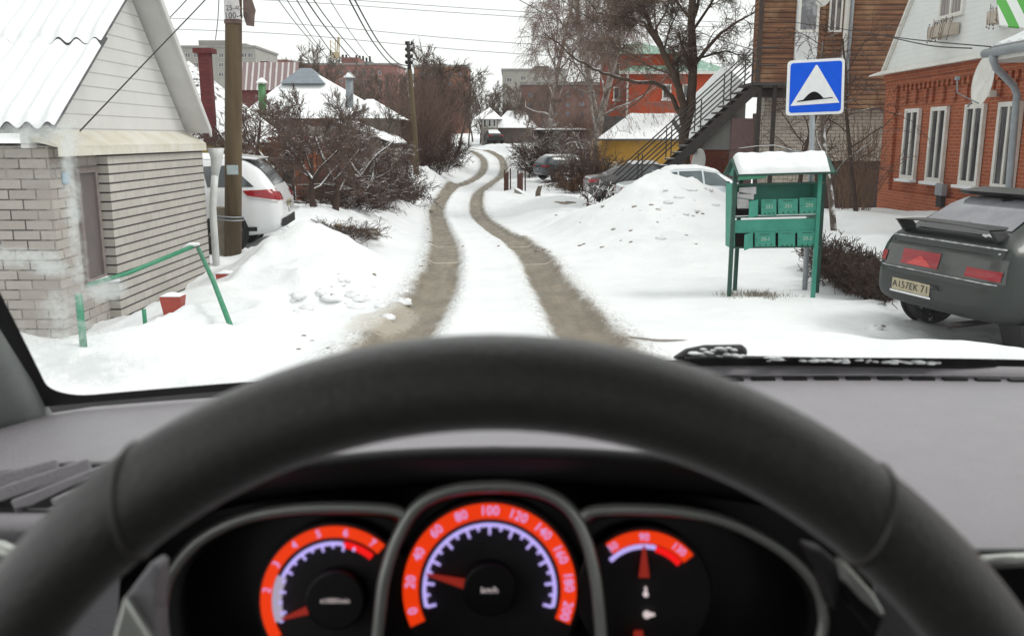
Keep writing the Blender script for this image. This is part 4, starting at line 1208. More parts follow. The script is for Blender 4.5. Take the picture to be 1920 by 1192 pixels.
for dz in (.5, 1.0): mb.tube([(x1 + .05, sy0 - .06, z1 + dz), (x1 + .6, sy0 - .06, z1 + dz)], .02, 6)
mb.build('landing_rail', M['dark_metal'], S)
# --- brick annex with a gable under the stairs
A = thing('brick_annex', 'small red brick annex with snowy lean roof behind the stairs', 'shed', at(1350, 330, 33))
ax0, ax1 = at(1312, 300, 33).x, at(1386, 300, 33).x
zt_ = at(1350, 280, 33).z
mb = MB(); mb.span((ax0 + .15, 33, -1.6), (8.6, 37, zt_)); mb.build('wall', mat('annex_brick', (.30, .10, .06), (.22, .07, .045), 9, .9, .01, 30), A)
mb = MB(); mb.prism([(ax0 - .1, 32.9, zt_ - .02), (8.5, 32.9, zt_ - .02), (8.5, 32.9, zt_ + 1.9)], (0, .1, 0)); mb.build('gable', mat('grey_boards', (.38, .38, .37), (.3, .3, .29), 6, .8, stretch=(6, 1, .3)), A)
mb = MB(); slab(mb, (ax0 - .35, 32.6, zt_ - .2), (ax0 - .35, 37, zt_ + 1.0), (8.6, 37, zt_ + 3.2), (8.6, 32.6, zt_ + 2.0), .1); r_ = mb.build('roof', M['dark_metal'], A)
snow_sheet('snow_cover', r_, (ax0 - .33, 37, zt_ + 1.11), (ax0 - .33, 32.62, zt_ - .09), (8.6, 32.62, zt_ + 2.11), (8.6, 37, zt_ + 3.31), .12)
mb = MB(); dp = at(1341, 322, 32.95); mb.span((dp.x - .28, 32.93, -1.3), (dp.x + .28, 32.997, zt_ - .25)); mb.build('door', mat('annex_door', (.22, .055, .035), (.17, .045, .03), 8, .7), A)
mb = MB(); q0 = at(1384, 290, 32.8); mb.span((q0.x - .3, 32.7, -1.3), (q0.x + .5, 32.99, zt_ + 1.1)); mb.build('pink_pier', mat('pink_plaster', (.36, .24, .24), (.3, .2, .2), 5, .9), A)
dish('satellite_dish', 'white satellite dish leaning at the brick annex behind the tree trunk', at(1311, 305, 32.4), (-.95, -.3, .1), .5, mat('dish_white3', (.6, .6, .58), (.52, .52, .5), 4, .5), at(1322, 305, 33.0), squash=1.0)

# --- yellow house and the orange house above it -------------------------------------------
def box_house(name, label, cat, x0, x1, y0, y1, z0, z1, wm, loc=None):
    h_ = thing(name, label, cat, ((x0 + x1) / 2, (y0 + y1) / 2, z0))
    mb = MB(); mb.span((x0, y0, z0), (x1, y1, z1)); mb.build('wall', wm, h_); return h_
M['ochre'] = mat('ochre_plaster', (.52, .30, .055), (.42, .23, .04), 2.2, .9, lo=.35, hi=.7)
M['streak_roof'] = mat('streaky_snow_roof', (.86, .87, .88), (.30, .27, .27), 3.2, .85, stretch=(2.6, .5, .5), lo=.56, hi=.68)
D = 45; p0, p1 = at(1128, 310, D), at(1278, 310, D); ze_ = at(1200, 262, D).z
Yh = box_house('yellow_house', 'low ochre yellow house with steep snowy roof below the orange house', 'house', p0.x, p1.x, D, D + 6, -2.2, ze_, M['ochre'])
mb = MB(); zr_ = at(1200, 218, D + 2).z
slab(mb, (p0.x - .3, D - .4, ze_ - .05), (p1.x + .5, D - .4, ze_ - .05), (p1.x + .1, D + 2.2, zr_), (p0.x + 1.6, D + 2.2, zr_), .08); mb.span((p0.x + .1, D + 2.2, ze_), (p1.x, D + 5.9, zr_)); r_ = mb.build('roof', M['slate'], Yh)
snow_sheet('snow_cover', r_, (p0.x - .3, D - .4, ze_ + .04), (p1.x + .5, D - .4, ze_ + .04), (p1.x + .1, D + 2.2, zr_ + .09), (p0.x + 1.6, D + 2.2, zr_ + .09), .06, 40, 10, 4, m=M['streak_roof'])
mb = MB(); mb.span((p1.x + .01, D + .6, -2.2), (p1.x + 1.0, D + 5, ze_ - .3)); mb.build('side_wing', mat('wing_grey', (.42, .38, .35), (.3, .25, .22), 4, .9), Yh)
M['orange'] = mat('orange_plaster', (.44, .070, .024), (.36, .058, .022), 1.6, .85)
M['green_roof'] = mat('green_metal_roof', (.16, .30, .22), (.66, .72, .70), 2.2, .5, stretch=(5, .6, .6), lo=.5, hi=.72)
D = 58; p0, p1, p2 = at(1146, 220, D), at(1190, 220, D + 1), at(1352, 220, D)
zc_, zd_ = at(1200, 134, D).z, at(1180, 103, D + 1).z
O = thing('orange_house', 'orange plastered two storey house with green metal hip roof', 'house', (p1.x, D + 4, -2))
mb = MB(); mb.span((p1.x - .6, D, -2.2), (p2.x, D + 9, zc_)); mb.build('wall', M['orange'], O)
mb = MB(); mb.span((p0.x, D + .8, -2.2), (p1.x + 2.4, D + 8, zd_)); mb.build('tower_wall', M['orange'], O)
mb = MB(); e = .5; zz = at(1280, 96, D + 3).z
mb.add([(p1.x - .7 - e, D - e, zc_ - .02), (p2.x + e, D - e, zc_ - .02), (p2.x + e, D + 9.4, zc_ - .02), (p1.x - .7 - e, D + 9.4, zc_ - .02), (p1.x + 1.9, D + 4, zz), (p2.x - 2.2, D + 4, zz)], [(0, 1, 5, 4), (1, 2, 5), (2, 3, 4, 5), (3, 0, 4), (3, 2, 1, 0)])
mb.build('hip_roof', M['green_roof'], O)
mb = MB(); mb.span((p1.x - .75 - e, D - e - .01, zc_ - .2), (p2.x + e + .02, D - e + .15, zc_ - .021)); mb.build('fascia', M['white_paint'], O)
mb = MB(); mb.add([(p0.x - .4, D + .4, zd_ + .003), (p1.x + 2.8, D + .4, zd_ + .003), (p1.x + 2.8, D + 8.4, zd_ + .003), (p0.x - .4, D + 8.4, zd_ + .003), (p0.x + 1.9, D + 4, zd_ + 1.1), (p1.x + .6, D + 4, zd_ + 1.1)], [(0, 1, 5, 4), (1, 2, 5), (2, 3, 4, 5), (3, 0, 4), (3, 2, 1, 0)]); mb.build('tower_roof', M['green_roof'], O)
zw = at(1250, 172, D).z
for px in (1250, 1288, 1330):
    q = at(px, 172, D); win(O, (q.x, D - .004, zw), (1, 0, 0), .58, .92, M['white_paint'], M['dark_glass'], .09, (0, 0), .04, sill=(.12, .14, M['snow']))
for py in (175, 130):
    q = at(1156, py, D + .8); win(O, (q.x, D + .796, q.z), (1, 0, 0), .42, .8, M['white_paint'], M['dark_glass'], .07, (0, 0), .04, sill=(.1, .12, M['snow']))
mb = MB(); q = at(1191, 200, D - .1); mb.tube([(p1.x - .66, D - .1, -2), (p1.x - .66, D - .1, zc_ - .1)], .07, 6); mb.build('rain_pipe', M['white_paint'], O)
# brown garage among the bushes, fence behind
D = 62; q0, q1 = at(1008, 300, D), at(1096, 300, D)
Gb = box_house('dark_garage', 'dark brown metal garage with flat snowy roof behind bushes', 'garage', q0.x, q1.x, D, D + 5, -2.6, at(1040, 247, D).z, mat('garage_brown', (.085, .06, .055), (.06, .045, .042), 5, .8))
zt_ = at(1040, 247, D).z; mb = MB(); mb.span((q0.x - .2, D - .2, zt_ + .002), (q1.x + .2, D + 5.2, zt_ + .12)); r_ = mb.build('roof', M['dark_metal'], Gb)
snow_sheet('snow_cover', r_, (q0.x - .2, D - .2, zt_ + .124), (q1.x + .2, D - .2, zt_ + .124), (q1.x + .2, D + 5.2, zt_ + .126), (q0.x - .2, D + 5.2, zt_ + .126), .1)
mb = MB(); mb.span((q0.x + .5, D - .03, -2.5), (q0.x + 2.3, D - .002, zt_ - .45)); mb.build('gate', mat('gate_dark', (.05, .036, .034), (.07, .05, .045), 5, .7), Gb)

# --- left middle distance: house with red chimney, hip roof house, shed, brown fence ------
M['patchy_roof'] = mat('patchy_snow_roof', (.86, .87, .88), (.10, .085, .08), 2.2, .9, stretch=(1, 1, 2.8), lo=.52, hi=.62)
D = 23; q0, q1 = at(330, 300, D), at(470, 300, D)
ze_ = at(420, 250, D).z
K = box_house('cottage', 'cottage with patchy snow roof, ochre boards and tall red chimney behind the garage', 'house', q0.x - 2.5, at(432, 300, D).x, D, D + 5, -1.6, ze_, mat('ochre_boards', (.40, .28, .08), (.26, .17, .06), 3, .8, stretch=(1, 1, 8)))
zr_ = at(350, 118, D + 2.4).z
mb = MB(); slab(mb, (q0.x - 3, D - .5, ze_ - .25), (at(448, 300, D).x, D - .5, ze_ - .25), (at(348, 118, D + 2.4).x, D + 2.4, zr_), (q0.x - 3, D + 2.4, zr_), .06)
slab(mb, (at(448, 300, D).x, D - .48, ze_ - .26), (at(448, 300, D).x, D + 5.4, ze_ - .26), (at(349, 118, D + 2.4).x, D + 2.5, zr_ + .01), (at(349, 118, D + 2.4).x, D + 2.4, zr_), .06)
mb.build('roof', M['patchy_roof'], K)
M['chimney_red'] = brick_mat('chimney_brick', (.17, .035, .035), (.13, .028, .03), (.10, .03, .03), .26, .09, .008)
D = 21.4; c0, c1 = at(374, 150, D), at(395, 150, D); zc0, zc1 = at(388, 218, D).z - .6, at(388, 100, D).z
mb = MB(); mb.span((c0.x, D, zc0), (c1.x, D + .22, zc1)); ch = mb.build('chimney', M['chimney_red'], K)
mb = MB(); mb.span((c0.x - .09, D - .08, zc1 + .002), (c1.x + .09, D + .30, zc1 + .11)); mb.build('cap', M['chimney_red'], ch)
# hip roofed house
D = 46; q0, q1, qa = at(452, 220, D), at(745, 222, D), at(575, 133, D + 4)
H = thing('hip_roof_house', 'long low house with snowy hip roof, green and grey stove pipes', 'house', (qa.x, D + 4, -1))
ze_ = at(600, 222, D).z; zm_ = at(575, 160, D + 3).z
mb = MB(); mb.span((q0.x + .6, D + .6, -2), (at(655, 220, D).x, D + 8, ze_)); mb.build('wall', mat('old_brown_wall', (.16, .09, .07), (.1, .06, .05), 4, .9), H)
def hip(par, x0, x1, y0, y1, z0, x2, x3, ym_, z1, name, m, off=0):
    mb = MB(); mb.add([(x0, y0, z0), (x1, y0, z0), (x1, y1, z0), (x0, y1, z0), (x2, ym_, z1), (x3, ym_, z1)], [(0, 1, 5, 4), (1, 2, 5), (2, 3, 4, 5), (3, 0, 4), (3, 2, 1, 0)]); return mb.build(name, m, par)
M['thin_snow'] = mat('thin_snow_roof', (.86, .87, .88), (.34, .36, .40), 1.6, .85, lo=.58, hi=.8)
hip(H, at(440, 220, D).x, at(712, 220, D).x, D, D + 9, ze_, at(560, 140, D + 4).x, at(585, 140, D + 4).x, D + 4, qa.z, 'roof', M['thin_snow'])
xa, xb_, za_ = at(530, 160, D + 3).x, at(612, 160, D + 3).x, at(575, 158, D + 3).z
hip(H, xa, xb_, D + 2.4, D + 5.6, za_, at(563, 135, D + 4).x, at(584, 135, D + 4).x, D + 4, qa.z + .14, 'roof_cap', mat('blue_grey_tin', (.15, .18, .21), (.2, .23, .26), 3, .5))
hip(H, at(640, 222, D).x, at(746, 222, D - 1).x, D - 1, D + 4, at(700, 222, D - 1).z, at(688, 188, D + 1).x, at(700, 188, D + 1).x, D + 1, at(694, 186, D + 1).z, 'side_roof', M['thin_snow'])
mb = MB(); mb.span((at(660, 220, D).x, D - .7, -2), (at(735, 220, D).x, D + 3.5, at(700, 222, D - 1).z - .01)); mb.build('side_wall', mat('side_grey', (.2, .17, .15), (.14, .12, .1), 4, .9), H)
def stove_pipe(px, py0, py1, D_, r, m, cone):
    a, b = at(px, py1, D_), at(px, py0, D_); mb = MB(); mb.tube([(a.x, a.y, a.z - .8), b], r, 12); o = mb.build('stove_pipe', m, H, True)
    mb = MB(); mb.lathe([(r * 1.5, 0), (r * 1.5, .04), (r * .3, r * 1.3), (.01, r * 1.35)], b + Vector((0, 0, .05)), 12); mb.build('rain_cap', cone, o)
stove_pipe(491, 158, 186, 44.5, .19, mat('pipe_green', (.05, .17, .05), (.07, .2, .08), 4, .5), M['snow'])
stove_pipe(655, 148, 190, 47, .20, mat('pipe_grey', (.24, .27, .29), (.18, .2, .22), 4, .4), M['snow'])
# white plastered shed
D = 37; q0, q1 = at(655, 290, D), at(733, 290, D)
Sh = box_house('white_shed', 'whitewashed shed with slanting snowy roof in the garden left of the far pole', 'shed', q0.x - 2.5, q1.x, D, D + 4, -1.6, at(733, 278, D).z, mat('whitewash', (.40, .38, .35), (.3, .27, .25), 2.5, .9))
z0_, z1_ = at(738, 272, D).z, at(640, 233, D).z
mb = MB(); mb.prism([(q0.x - 2.5, D, z0_ - .15), (q1.x, D, z0_ - .15), (q0.x - .4, D, z1_ - .1), (q0.x - 2.5, D, z1_ - .1)], (0, .15, 0)); mb.build('gable', mat('shed_gable', (.30, .26, .24), (.22, .19, .17), 3, .9), Sh)
mb = MB(); slab(mb, (at(740, 272, D).x, D - .4, z0_), (at(740, 272, D).x, D + 4.3, z0_), (at(636, 232, D).x, D + 4.3, z1_), (at(636, 232, D).x, D - .4, z1_), .07); r_ = mb.build('roof', M['dark_metal'], Sh)
snow_sheet('snow_cover', r_, (at(740, 272, D).x, D + 4.3, z0_ + .075), (at(740, 272, D).x, D - .4, z0_ + .075), (at(636, 232, D).x, D - .4, z1_ + .075), (at(636, 232, D).x, D + 4.3, z1_ + .075), .13, 10, 20)
mb = MB(); q = at(683, 284, D); mb.span((q.x - .3, D - .01, q.z - .25), (q.x + .3, D + .05, q.z + .25)); mb.build('hatch', M['dark_metal'], Sh)
# rusty plank fence behind the orchard
M['rust_board'] = mat('rust_boards', (.20, .07, .035), (.10, .045, .03), 3, .85, stretch=(7, 7, .5))
M['rust_orange'] = mat('rust_orange', (.42, .10, .035), (.22, .07, .04), 3, .85, stretch=(6, 6, .5))
D = 26; F_ = thing('plank_fence', 'brown rusty plank and sheet fence behind the snowy orchard trees', 'fence', at(560, 345, D))
for a, b, m in ((440, 532, M['rust_board']), (533, 553, M['dark_metal']), (554, 596, M['rust_orange']), (597, 668, M['rust_board'])):
    p, q = at(a, 345, D), at(b, 345, D); mb = MB(); mb.span((p.x, D, -1.4), (q.x - .02, D + .06, at(560, 270, D).z + .1 * ((a * 7) % 3))); mb.build('panel', m, F_)
for a in (440, 533, 597, 668):
    p = at(a, 345, D); mb = MB(); mb.box((p.x, D + .12, -.4), (.1, .1, 2.4)); mb.build('post', M['dark_metal'], F_)
# striped metal roof house
D = 64; q0, q1 = at(430, 168, D), at(566, 168, D)
T_ = thing('striped_roof_house', 'house with reddish ribbed metal roof striped by snow behind the hip roof', 'house', ((q0.x + q1.x) / 2, D + 3, -2))
mb = MB(); mb.span((q0.x, D, -2), (q1.x, D + 6, at(500, 166, D).z)); mb.build('wall', mat('maroon_wall', (.16, .05, .05), (.12, .04, .04), 4, .9), T_)
t = NT('striped_tin'); p = t.sep(t.pos()); s_ = t.math('FRACT', t.math('MULTIPLY', p[0], 2.4)); nn = t.noise(1.3, 4)
k = t.math('LESS_THAN', t.math('ADD', s_, t.math('MULTIPLY', nn, .3)), .84); t.set(t.mix(k, (.58, .54, .54), (.25, .18, .175)), .7)
mb = MB(); slab(mb, (q0.x, D - .3, at(500, 170, D).z), (q1.x, D - .3, at(500, 170, D).z), (q1.x - .3, D + .6, at(500, 118, D + .6).z), (q0.x, D + .6, at(500, 118, D + .6).z), .06); mb.build('roof', t.m, T_)
mb = MB(); q = at(497, 120, D + 1); mb.span((q.x - .3, D + .8, q.z - 2.6), (q.x + .25, D + 1.4, q.z + .15)); mb.build('chimney', M['chimney_red'], T_)
# small houses at the far bend
D = 90; q0, q1 = at(900, 240, D), at(932, 240, D)
N_ = box_house('far_cottage', 'tiny pale cottage with white windows at the far bend', 'house', q0.x, q1.x, D + 4, D + 9, 0, at(915, 222, D).z, mat('far_wall', (.30, .28, .26), (.24, .22, .2), 2, .9))
for px in (909, 918, 927):
    q = at(px, 231, D + 4); win(N_, (q.x, D + 3.99, q.z), (1, 0, 0), .42, .9, M['white_paint'], M['dark_glass'], .1, (0, 0), .05)
hip(N_, q0.x - .8, q1.x + .5, D + 3.3, D + 9.6, at(915, 222, D).z + .01, q0.x + .8, q1.x - .8, D + 6, at(915, 202, D + 6).z, 'roof', M['thin_snow'])
D = 96; q0, q1 = at(930, 250, D), at(1000, 250, D)
N2 = box_house('far_barn', 'low brown barn with snowy tin roof beyond the distant black car', 'barn', q0.x, q1.x, D, D + 7, 0, at(960, 240, D).z, mat('barn_wall', (.15, .12, .11), (.11, .09, .085), 2, .9))
hip(N2, q0.x - .5, q1.x + .5, D - .6, D + 7.6, at(960, 240, D).z + .01, q0.x + 1.2, q1.x - 1, D + 3, at(960, 208, D + 3).z, 'roof', M['thin_snow'])

# --- blocks of flats on the skyline -------------------------------------------------------
def flats(name, label, px0, px1, py, D, depth, wm, rows=(), win_m=None, parapet=True, z0=-3):
    q0, q1 = at(px0, py, D), at(px1, py, D)
    h_ = box_house(name, label, 'apartment block', q0.x, q1.x, D, D + depth, z0, q0.z, wm)
    if parapet:
        mb = MB(); mb.span((q0.x - .2, D - .2, q0.z + .01), (q1.x + .2, D + depth + .2, q0.z + .35)); mb.build('parapet', mat('parapet', (.28, .27, .26), (.22, .21, .2), 1, .9), h_)
    return h_, q0, q1
def block(h_, px0, px1, py, D, depth, m, name='roof_block'):
    q0, q1 = at(px0, py, D), at(px1, py, D); mb = MB(); mb.span((q0.x, D, q0.z - 9), (q1.x, D + depth, q0.z)); return mb.build(name, m, h_)
M['pink_brick'] = mat('pink_brick', (.27, .14, .125), (.22, .115, .10), .6, .9)
M['grey_brick'] = mat('grey_brick', (.33, .32, .295), (.28, .27, .25), .5, .9)
M['brown_brick'] = mat('brown_brick', (.23, .11, .075), (.18, .09, .065), .5, .9)
M['far_white'] = mat('far_white', (.42, .40, .38), (.36, .34, .32), 2, .8)
M['pink_frame'] = mat('pink_frame', (.38, .30, .28), (.3, .22, .2), 2, .8)
M['far_pane'] = glass_mat('far_pane', (.06, .06, .07), .3)
h_, q0, q1 = flats('apartment_block', 'pinkish brick apartment block with small white windows on the left skyline', 520, 745, 122, 190, 14, M['pink_brick'])
block(h_, 470, 540, 112, 189, 12, M['pink_brick']); block(h_, 640, 672, 108, 195, 8, M['pink_brick'])
for j, py in enumerate((137, 152, 167)):
    for px in (535, 552, 566, 580, 640, 654, 668, 683, 697, 712):
        if (px * 3 + j) % 7 == 0: continue
        q = at(px, py, 190); win(h_, (q.x, 189.97, q.z), (1, 0, 0), .75, 1.0, M['pink_frame'], M['far_pane'], .14, (0, 0), .06)
h_, q0, q1 = flats('apartment_block', 'grey apartment block with stepped roof rising behind the garage gable', 338, 478, 90, 150, 14, M['grey_brick'])
block(h_, 372, 425, 76, 152, 8, M['grey_brick']); block(h_, 425, 462, 82, 152, 8, M['grey_brick'])
for j, py in enumerate((104, 122, 140)):
    for px in (352, 368, 415, 440, 458, 470):
        q = at(px, py, 150); win(h_, (q.x, 149.97, q.z), (1, 0, 0), .95, .8, M['far_white'], M['far_pane'], .12, (1, 0), .06)
h_, q0, q1 = flats('apartment_block', 'dark brown brick apartment block behind bare trees above the far pole', 776, 876, 126, 150, 12, M['brown_brick'])
block(h_, 800, 836, 120, 151, 6, M['brown_brick'])
for j, py in enumerate((140, 158)):
    for px in (790, 806, 824, 845, 862):
        q = at(px, py, 150); win(h_, (q.x, 149.97, q.z), (1, 0, 0), 1.0, .8, M['brown_brick'], M['far_pane'], .12, (0, 0), .05)
h_, q0, q1 = flats('apartment_block', 'pale greenish grey apartment block standing right of the bend', 942, 1062, 133, 160, 14, mat('green_grey', (.34, .335, .30), (.30, .295, .265), .4, .9))
block(h_, 1003, 1030, 124, 161, 6, M['grey_brick'])
for px, py in ((955, 150), (981, 147), (955, 168), (981, 168), (1005, 150), (1005, 168)):
    q = at(px, py, 160); win(h_, (q.x, 159.97, q.z), (1, 0, 0), 1.05, .85, M['far_white'], M['far_pane'], .14, (1, 0), .06)
h_, q0, q1 = flats('apartment_block', 'reddish brown brick block hidden behind the weeping birches', 978, 1150, 160, 105, 12, mat('maroon_brick', (.19, .115, .10), (.15, .09, .08), .5, .9))
for py in (178, 196, 214, 232):
    for px in (995, 1018, 1040, 1065, 1090, 1115):
        q = at(px, py, 105); win(h_, (q.x, 104.97, q.z), (1, 0, 0), .8, .75, M['brown_brick'], M['far_pane'], .1, (0, 0), .05)
h_, q0, q1 = flats('tower_block', 'unfinished dark grey tower block beyond the pink brick flats', 641, 696, 116, 260, 16, mat('raw_concrete', (.17, .175, .18), (.13, .135, .14), .4, .9), parapet=False)
rng = random.Random(2)
for k in range(9):
    q = at(643 + k * 6.3, 116, 262); mb = MB(); mb.span((q.x - .25, 262, q.z - .5), (q.x + .25, 262.5, q.z + rng.uniform(.7, 2.0))); mb.build('column', M['dark_metal'], h_)
c0 = at(624, 118, 260); c1 = at(624, 76, 260)
Cr = thing('tower_crane', 'thin yellow tower crane beside the unfinished block on the skyline', 'crane', (c0.x, 260, -3))
M['crane'] = mat('crane_yellow', (.42, .34, .20), (.3, .25, .16), 1, .7)
mb = MB()
for dx in (-.7, .7):
    mb.tube([(c0.x + dx, 260, -3), (c1.x + dx, 260, c1.z)], .13, 4)
for k in range(30):
    z = c1.z - k * 1.4; mb.tube([(c1.x - .7, 260, z), (c1.x + .7, 260, z - 1.4)], .09, 3)
mb.build('mast', M['crane'], Cr)
mb = MB(); j0, j1 = at(636, 100, 260), at(634, 70, 262); mb.tube([c1 + Vector((1.0, 0, -4)), j1], .2, 4); mb.tube([c1 + Vector((1.6, 0, -4.6)), j1 + Vector((.3, 0, 0))], .15, 4); mb.build('jib', M['crane'], Cr)
mb = MB(); q = at(630, 104, 260); mb.box(q, (2.0, 1.4, 1.6)); mb.build('cab', M['crane'], Cr)
# ------------------------------------------------------------------ vehicles
class Body:
    """car skin lofted from stations (x from the rear bumper, half width, underside, belt, top, roof half width)"""
    def __init__(self, st):
        self.s = np.array(st, float); self.L = self.s[-1, 0]
        xs = []; 
        for a, b in zip(self.s[:-1, 0], self.s[1:, 0]):
            n = max(2, int((b - a) / .12)); xs += [a + (b - a) * k / n for k in range(n)]
        self.xs = xs + [self.L]
    def at(self, x):
        return [float(np.interp(x, self.s[:, 0], self.s[:, k])) for k in range(1, 6)]
    def sec(self, x):
        w, z0, zb, zt, wr = self.at(x)
        h = zb - z0; g = max(zt - zb, .01)
        return [(w * .80, z0), (w * .95, z0 + .05), (w * .985, z0 + h * .3), (w, z0 + h * .58), (w * .99, z0 + h * .85), (w * .96, zb), (lerp(w * .95, wr, .5), zb + g * .5), (wr, zt - g * .14), (wr * .93, zt - g * .05), (wr * .6, zt - .004), (wr * .25, zt)]
    def hw(self, x, z):
        s = self.sec(x)[1:9]
        return float(np.interp(z, [p[1] for p in s], [p[0] for p in s]))
    def rear(self, y, z):
        for k in range(0, 400):
            x = k * .005
            if self.at(x)[3] >= z - 1e-6 and self.hw(x, min(z, self.sec(x)[8][1])) >= abs(y): return x
        return 2.0
    def front(self, y, z):
        for k in range(0, 500):
            x = self.L - k * .005
            if self.at(x)[3] >= z - 1e-6 and self.hw(x, min(z, self.sec(x)[8][1])) >= abs(y): return x
        return self.L - 2.5
    def skin(self):
        rows = []
        for x in self.xs:
            s = self.sec(x)
            rows.append([(x, 0, s[0][1])] + [(x, y, z) for y, z in s] + [(x, 0, s[-1][1] + .002)] + [(x, -y, z) for y, z in reversed(s)])
        def capr(row, s, dx):
            cz = sum(p[2] for p in row) / len(row); return [(p[0] + dx, p[1] * s, cz + (p[2] - cz) * s) for p in row]
        rows = [capr(rows[0], s, -.012 * (1 - s)) for s in (.2, .5, .75, .92)] + rows + [capr(rows[-1], s, .012 * (1 - s)) for s in (.92, .75, .5, .2)]
        mb = MB(); mb.grid(rows, 0, True); n = len(rows[0])
        mb.f.append(tuple(range(n))); mb.m.append(0); mb.f.append(tuple((len(rows) - 1) * n + j for j in range(n - 1, -1, -1))); mb.m.append(0)
        return mb
    def quad(self, c, fn, nu=8, nv=6, th=.006):
        """bilinear patch of corner pairs laid on the skin by fn, with a little thickness"""
        rows = []
        for j in range(nv + 1):
            row = []
            for i in range(nu + 1):
                u, v = i / nu, j / nv
                a = [lerp(lerp(c[0][k], c[1][k], u), lerp(c[3][k], c[2][k], u), v) for k in (0, 1)]
                row.append(fn(*a))
            rows.append(row)
        mb = MB(); mb.grid(rows); return mb
    def side(self, c, sgn, off=.006, **k): return self.quad(c, lambda x, z: (x, sgn * (self.hw(x, z) + off), z), **k)
    def back(self, c, off=.006, **k): return self.quad(c, lambda y, z: (self.rear(y, z) - off, y, z), **k)
    def fore(self, c, off=.006, **k): return self.quad(c, lambda y, z: (self.front(y, z) + off, y, z), **k)
    def top(self, x0, x1, off, frac=.96, nx=24, ny=14, amp=.012, seed=1):
        rng = random.Random(seed); rows = []
        for i in range(nx + 1):
            x = lerp(x0, x1, i / nx); row = []
            w, z0, zb, zt, wr = self.at(x)
            s = self.sec(x)
            for j in range(ny + 1):
                y = lerp(-1, 1, j / ny) * wr * frac
                zz = float(np.interp(abs(y), [s[10][0], s[9][0], s[8][0], s[7][0]], [s[10][1], s[9][1], s[8][1], s[7][1]]))
                e = min(1, min(i, nx - i) / 1.5) * min(1, min(j, ny - j) / 1.5)
                row.append((x, y, zz + .004 + off * e + rng.uniform(-1, 1) * amp * e))
            rows.append(row)
        mb = MB(); mb.grid(rows); return mb

def wheel(root, x, y, r, w, sgn, snowy=True):
    mb = MB(); mb.lathe([(r * .62, -w / 2), (r * .9, -w / 2), (r * .98, -w * .36), (r, -w * .2), (r, w * .2), (r * .98, w * .36), (r * .9, w / 2), (r * .62, w / 2), (r * .62, -w / 2)], (x, y, r), 36, 'y')
    t_ = mb.build('wheel', M['tyre'], root, True, True)
    mb = MB(); mb.lathe([(.01, sgn * w * .30), (r * .2, sgn * w * .32), (r * .58, sgn * w * .42), (r * .64, sgn * w * .46), (r * .64, -sgn * w * .4)], (x, y, r), 24, 'y')
    for k in range(5):
        a = k * 2 * math.pi / 5; mb.bar((x + r * .1 * math.cos(a), y + sgn * w * .40, r + r * .1 * math.sin(a)), (x + r * .58 * math.cos(a), y + sgn * w * .46, r + r * .58 * math.sin(a)), .06, .03, up=(0, 1, 0))
    mb.build('rim', M['rim_metal'], t_, False, True)
t = NT('tyre'); nn = t.ramp(t.noise(9, 4, .7), .56, .66); t.bump(t.noise(45, 2, .5), .02, .8); M['tyre'] = t.set(t.mix(t.math('MULTIPLY', nn, .7), (.018, .018, .019), (.62, .63, .64)), .8)
M['rim_metal'] = mat('wheel_rim', (.22, .22, .23), (.12, .12, .12), 10, .4, metal=.6)
M['arch'] = mat('arch_black', (.012, .012, .012), (.02, .02, .02), 10, .9)

def paint(name, c, dirt=(.3, .27, .24), amt=.35, rough=.3, coat=.7):
    t = NT(name); n = t.ramp(t.noise(2.3, 6, .7), .4, .8); z = t.sep(t.pos())[2]
    k = t.math('MULTIPLY', t.math('ADD', n, t.math('MULTIPLY', t.ramp(z, .9, .25), .8)), amt)
    return t.set(t.mix(k, c, dirt), t.math('ADD', rough, t.math('MULTIPLY', k, .5)), 0, .5, coat)

def make_car(name, label, loc, heading, st, pm, cat='car', wheels=(.75, 3.3), wr=.31, ww=.19, glass=M['dark_glass']):
    root = thing(name, label, cat, loc, None, heading)
    b = Body(st); body = b.skin().build('body', pm, root, True, True)
    sm = subsurf(body, 1)
    for wx in wheels:
        for sgn in (-1, 1):
            y = b.hw(wx, .5)
            mb = MB(); mb.lathe([(.01, -.02), (wr * 1.16, -.02), (wr * 1.16, .009), (.01, .009)], (wx, sgn * y, wr + .03), 28, 'y'); mb.build('wheel_arch', M['arch'], body, False, True)
            wheel(root, wx, sgn * (y - ww * .5 + .02), wr, ww, sgn)
    return root, b, body

def plate(root, b, y0, y1, z0, z1, txt, off=.012, m=None):
    o = b.back([(y0, z0), (y1, z0), (y1, z1), (y0, z1)], off, nu=2, nv=2)
    p = o.build('number_plate', m or M['plate'], root, False, True)
    x = b.rear((y0 + y1) / 2, (z0 + z1) / 2) - off - .004
    Mt = Matrix(((0, -0.0, -1), (-1, 0, 0), (0, 1, 0))).to_4x4(); Mt.translation = Vector((x, (y0 + y1) / 2, (z0 + z1) / 2))
    tm = text_mesh(txt, abs(z1 - z0) * .82, Mt); k = abs(y1 - y0) * .92 / max(1e-3, (max(v[1] for v in tm.v) - min(v[1] for v in tm.v)))
    cy = (y0 + y1) / 2
    tm.v = [(v[0], cy + (v[1] - cy) * k, v[2]) for v in tm.v]
    tm.build('plate_lettering', M['black_rubber'], p, False, True)
    return p
M['plate'] = mat('plate_dirty', (.46, .40, .27), (.34, .29, .2), 14, .5)

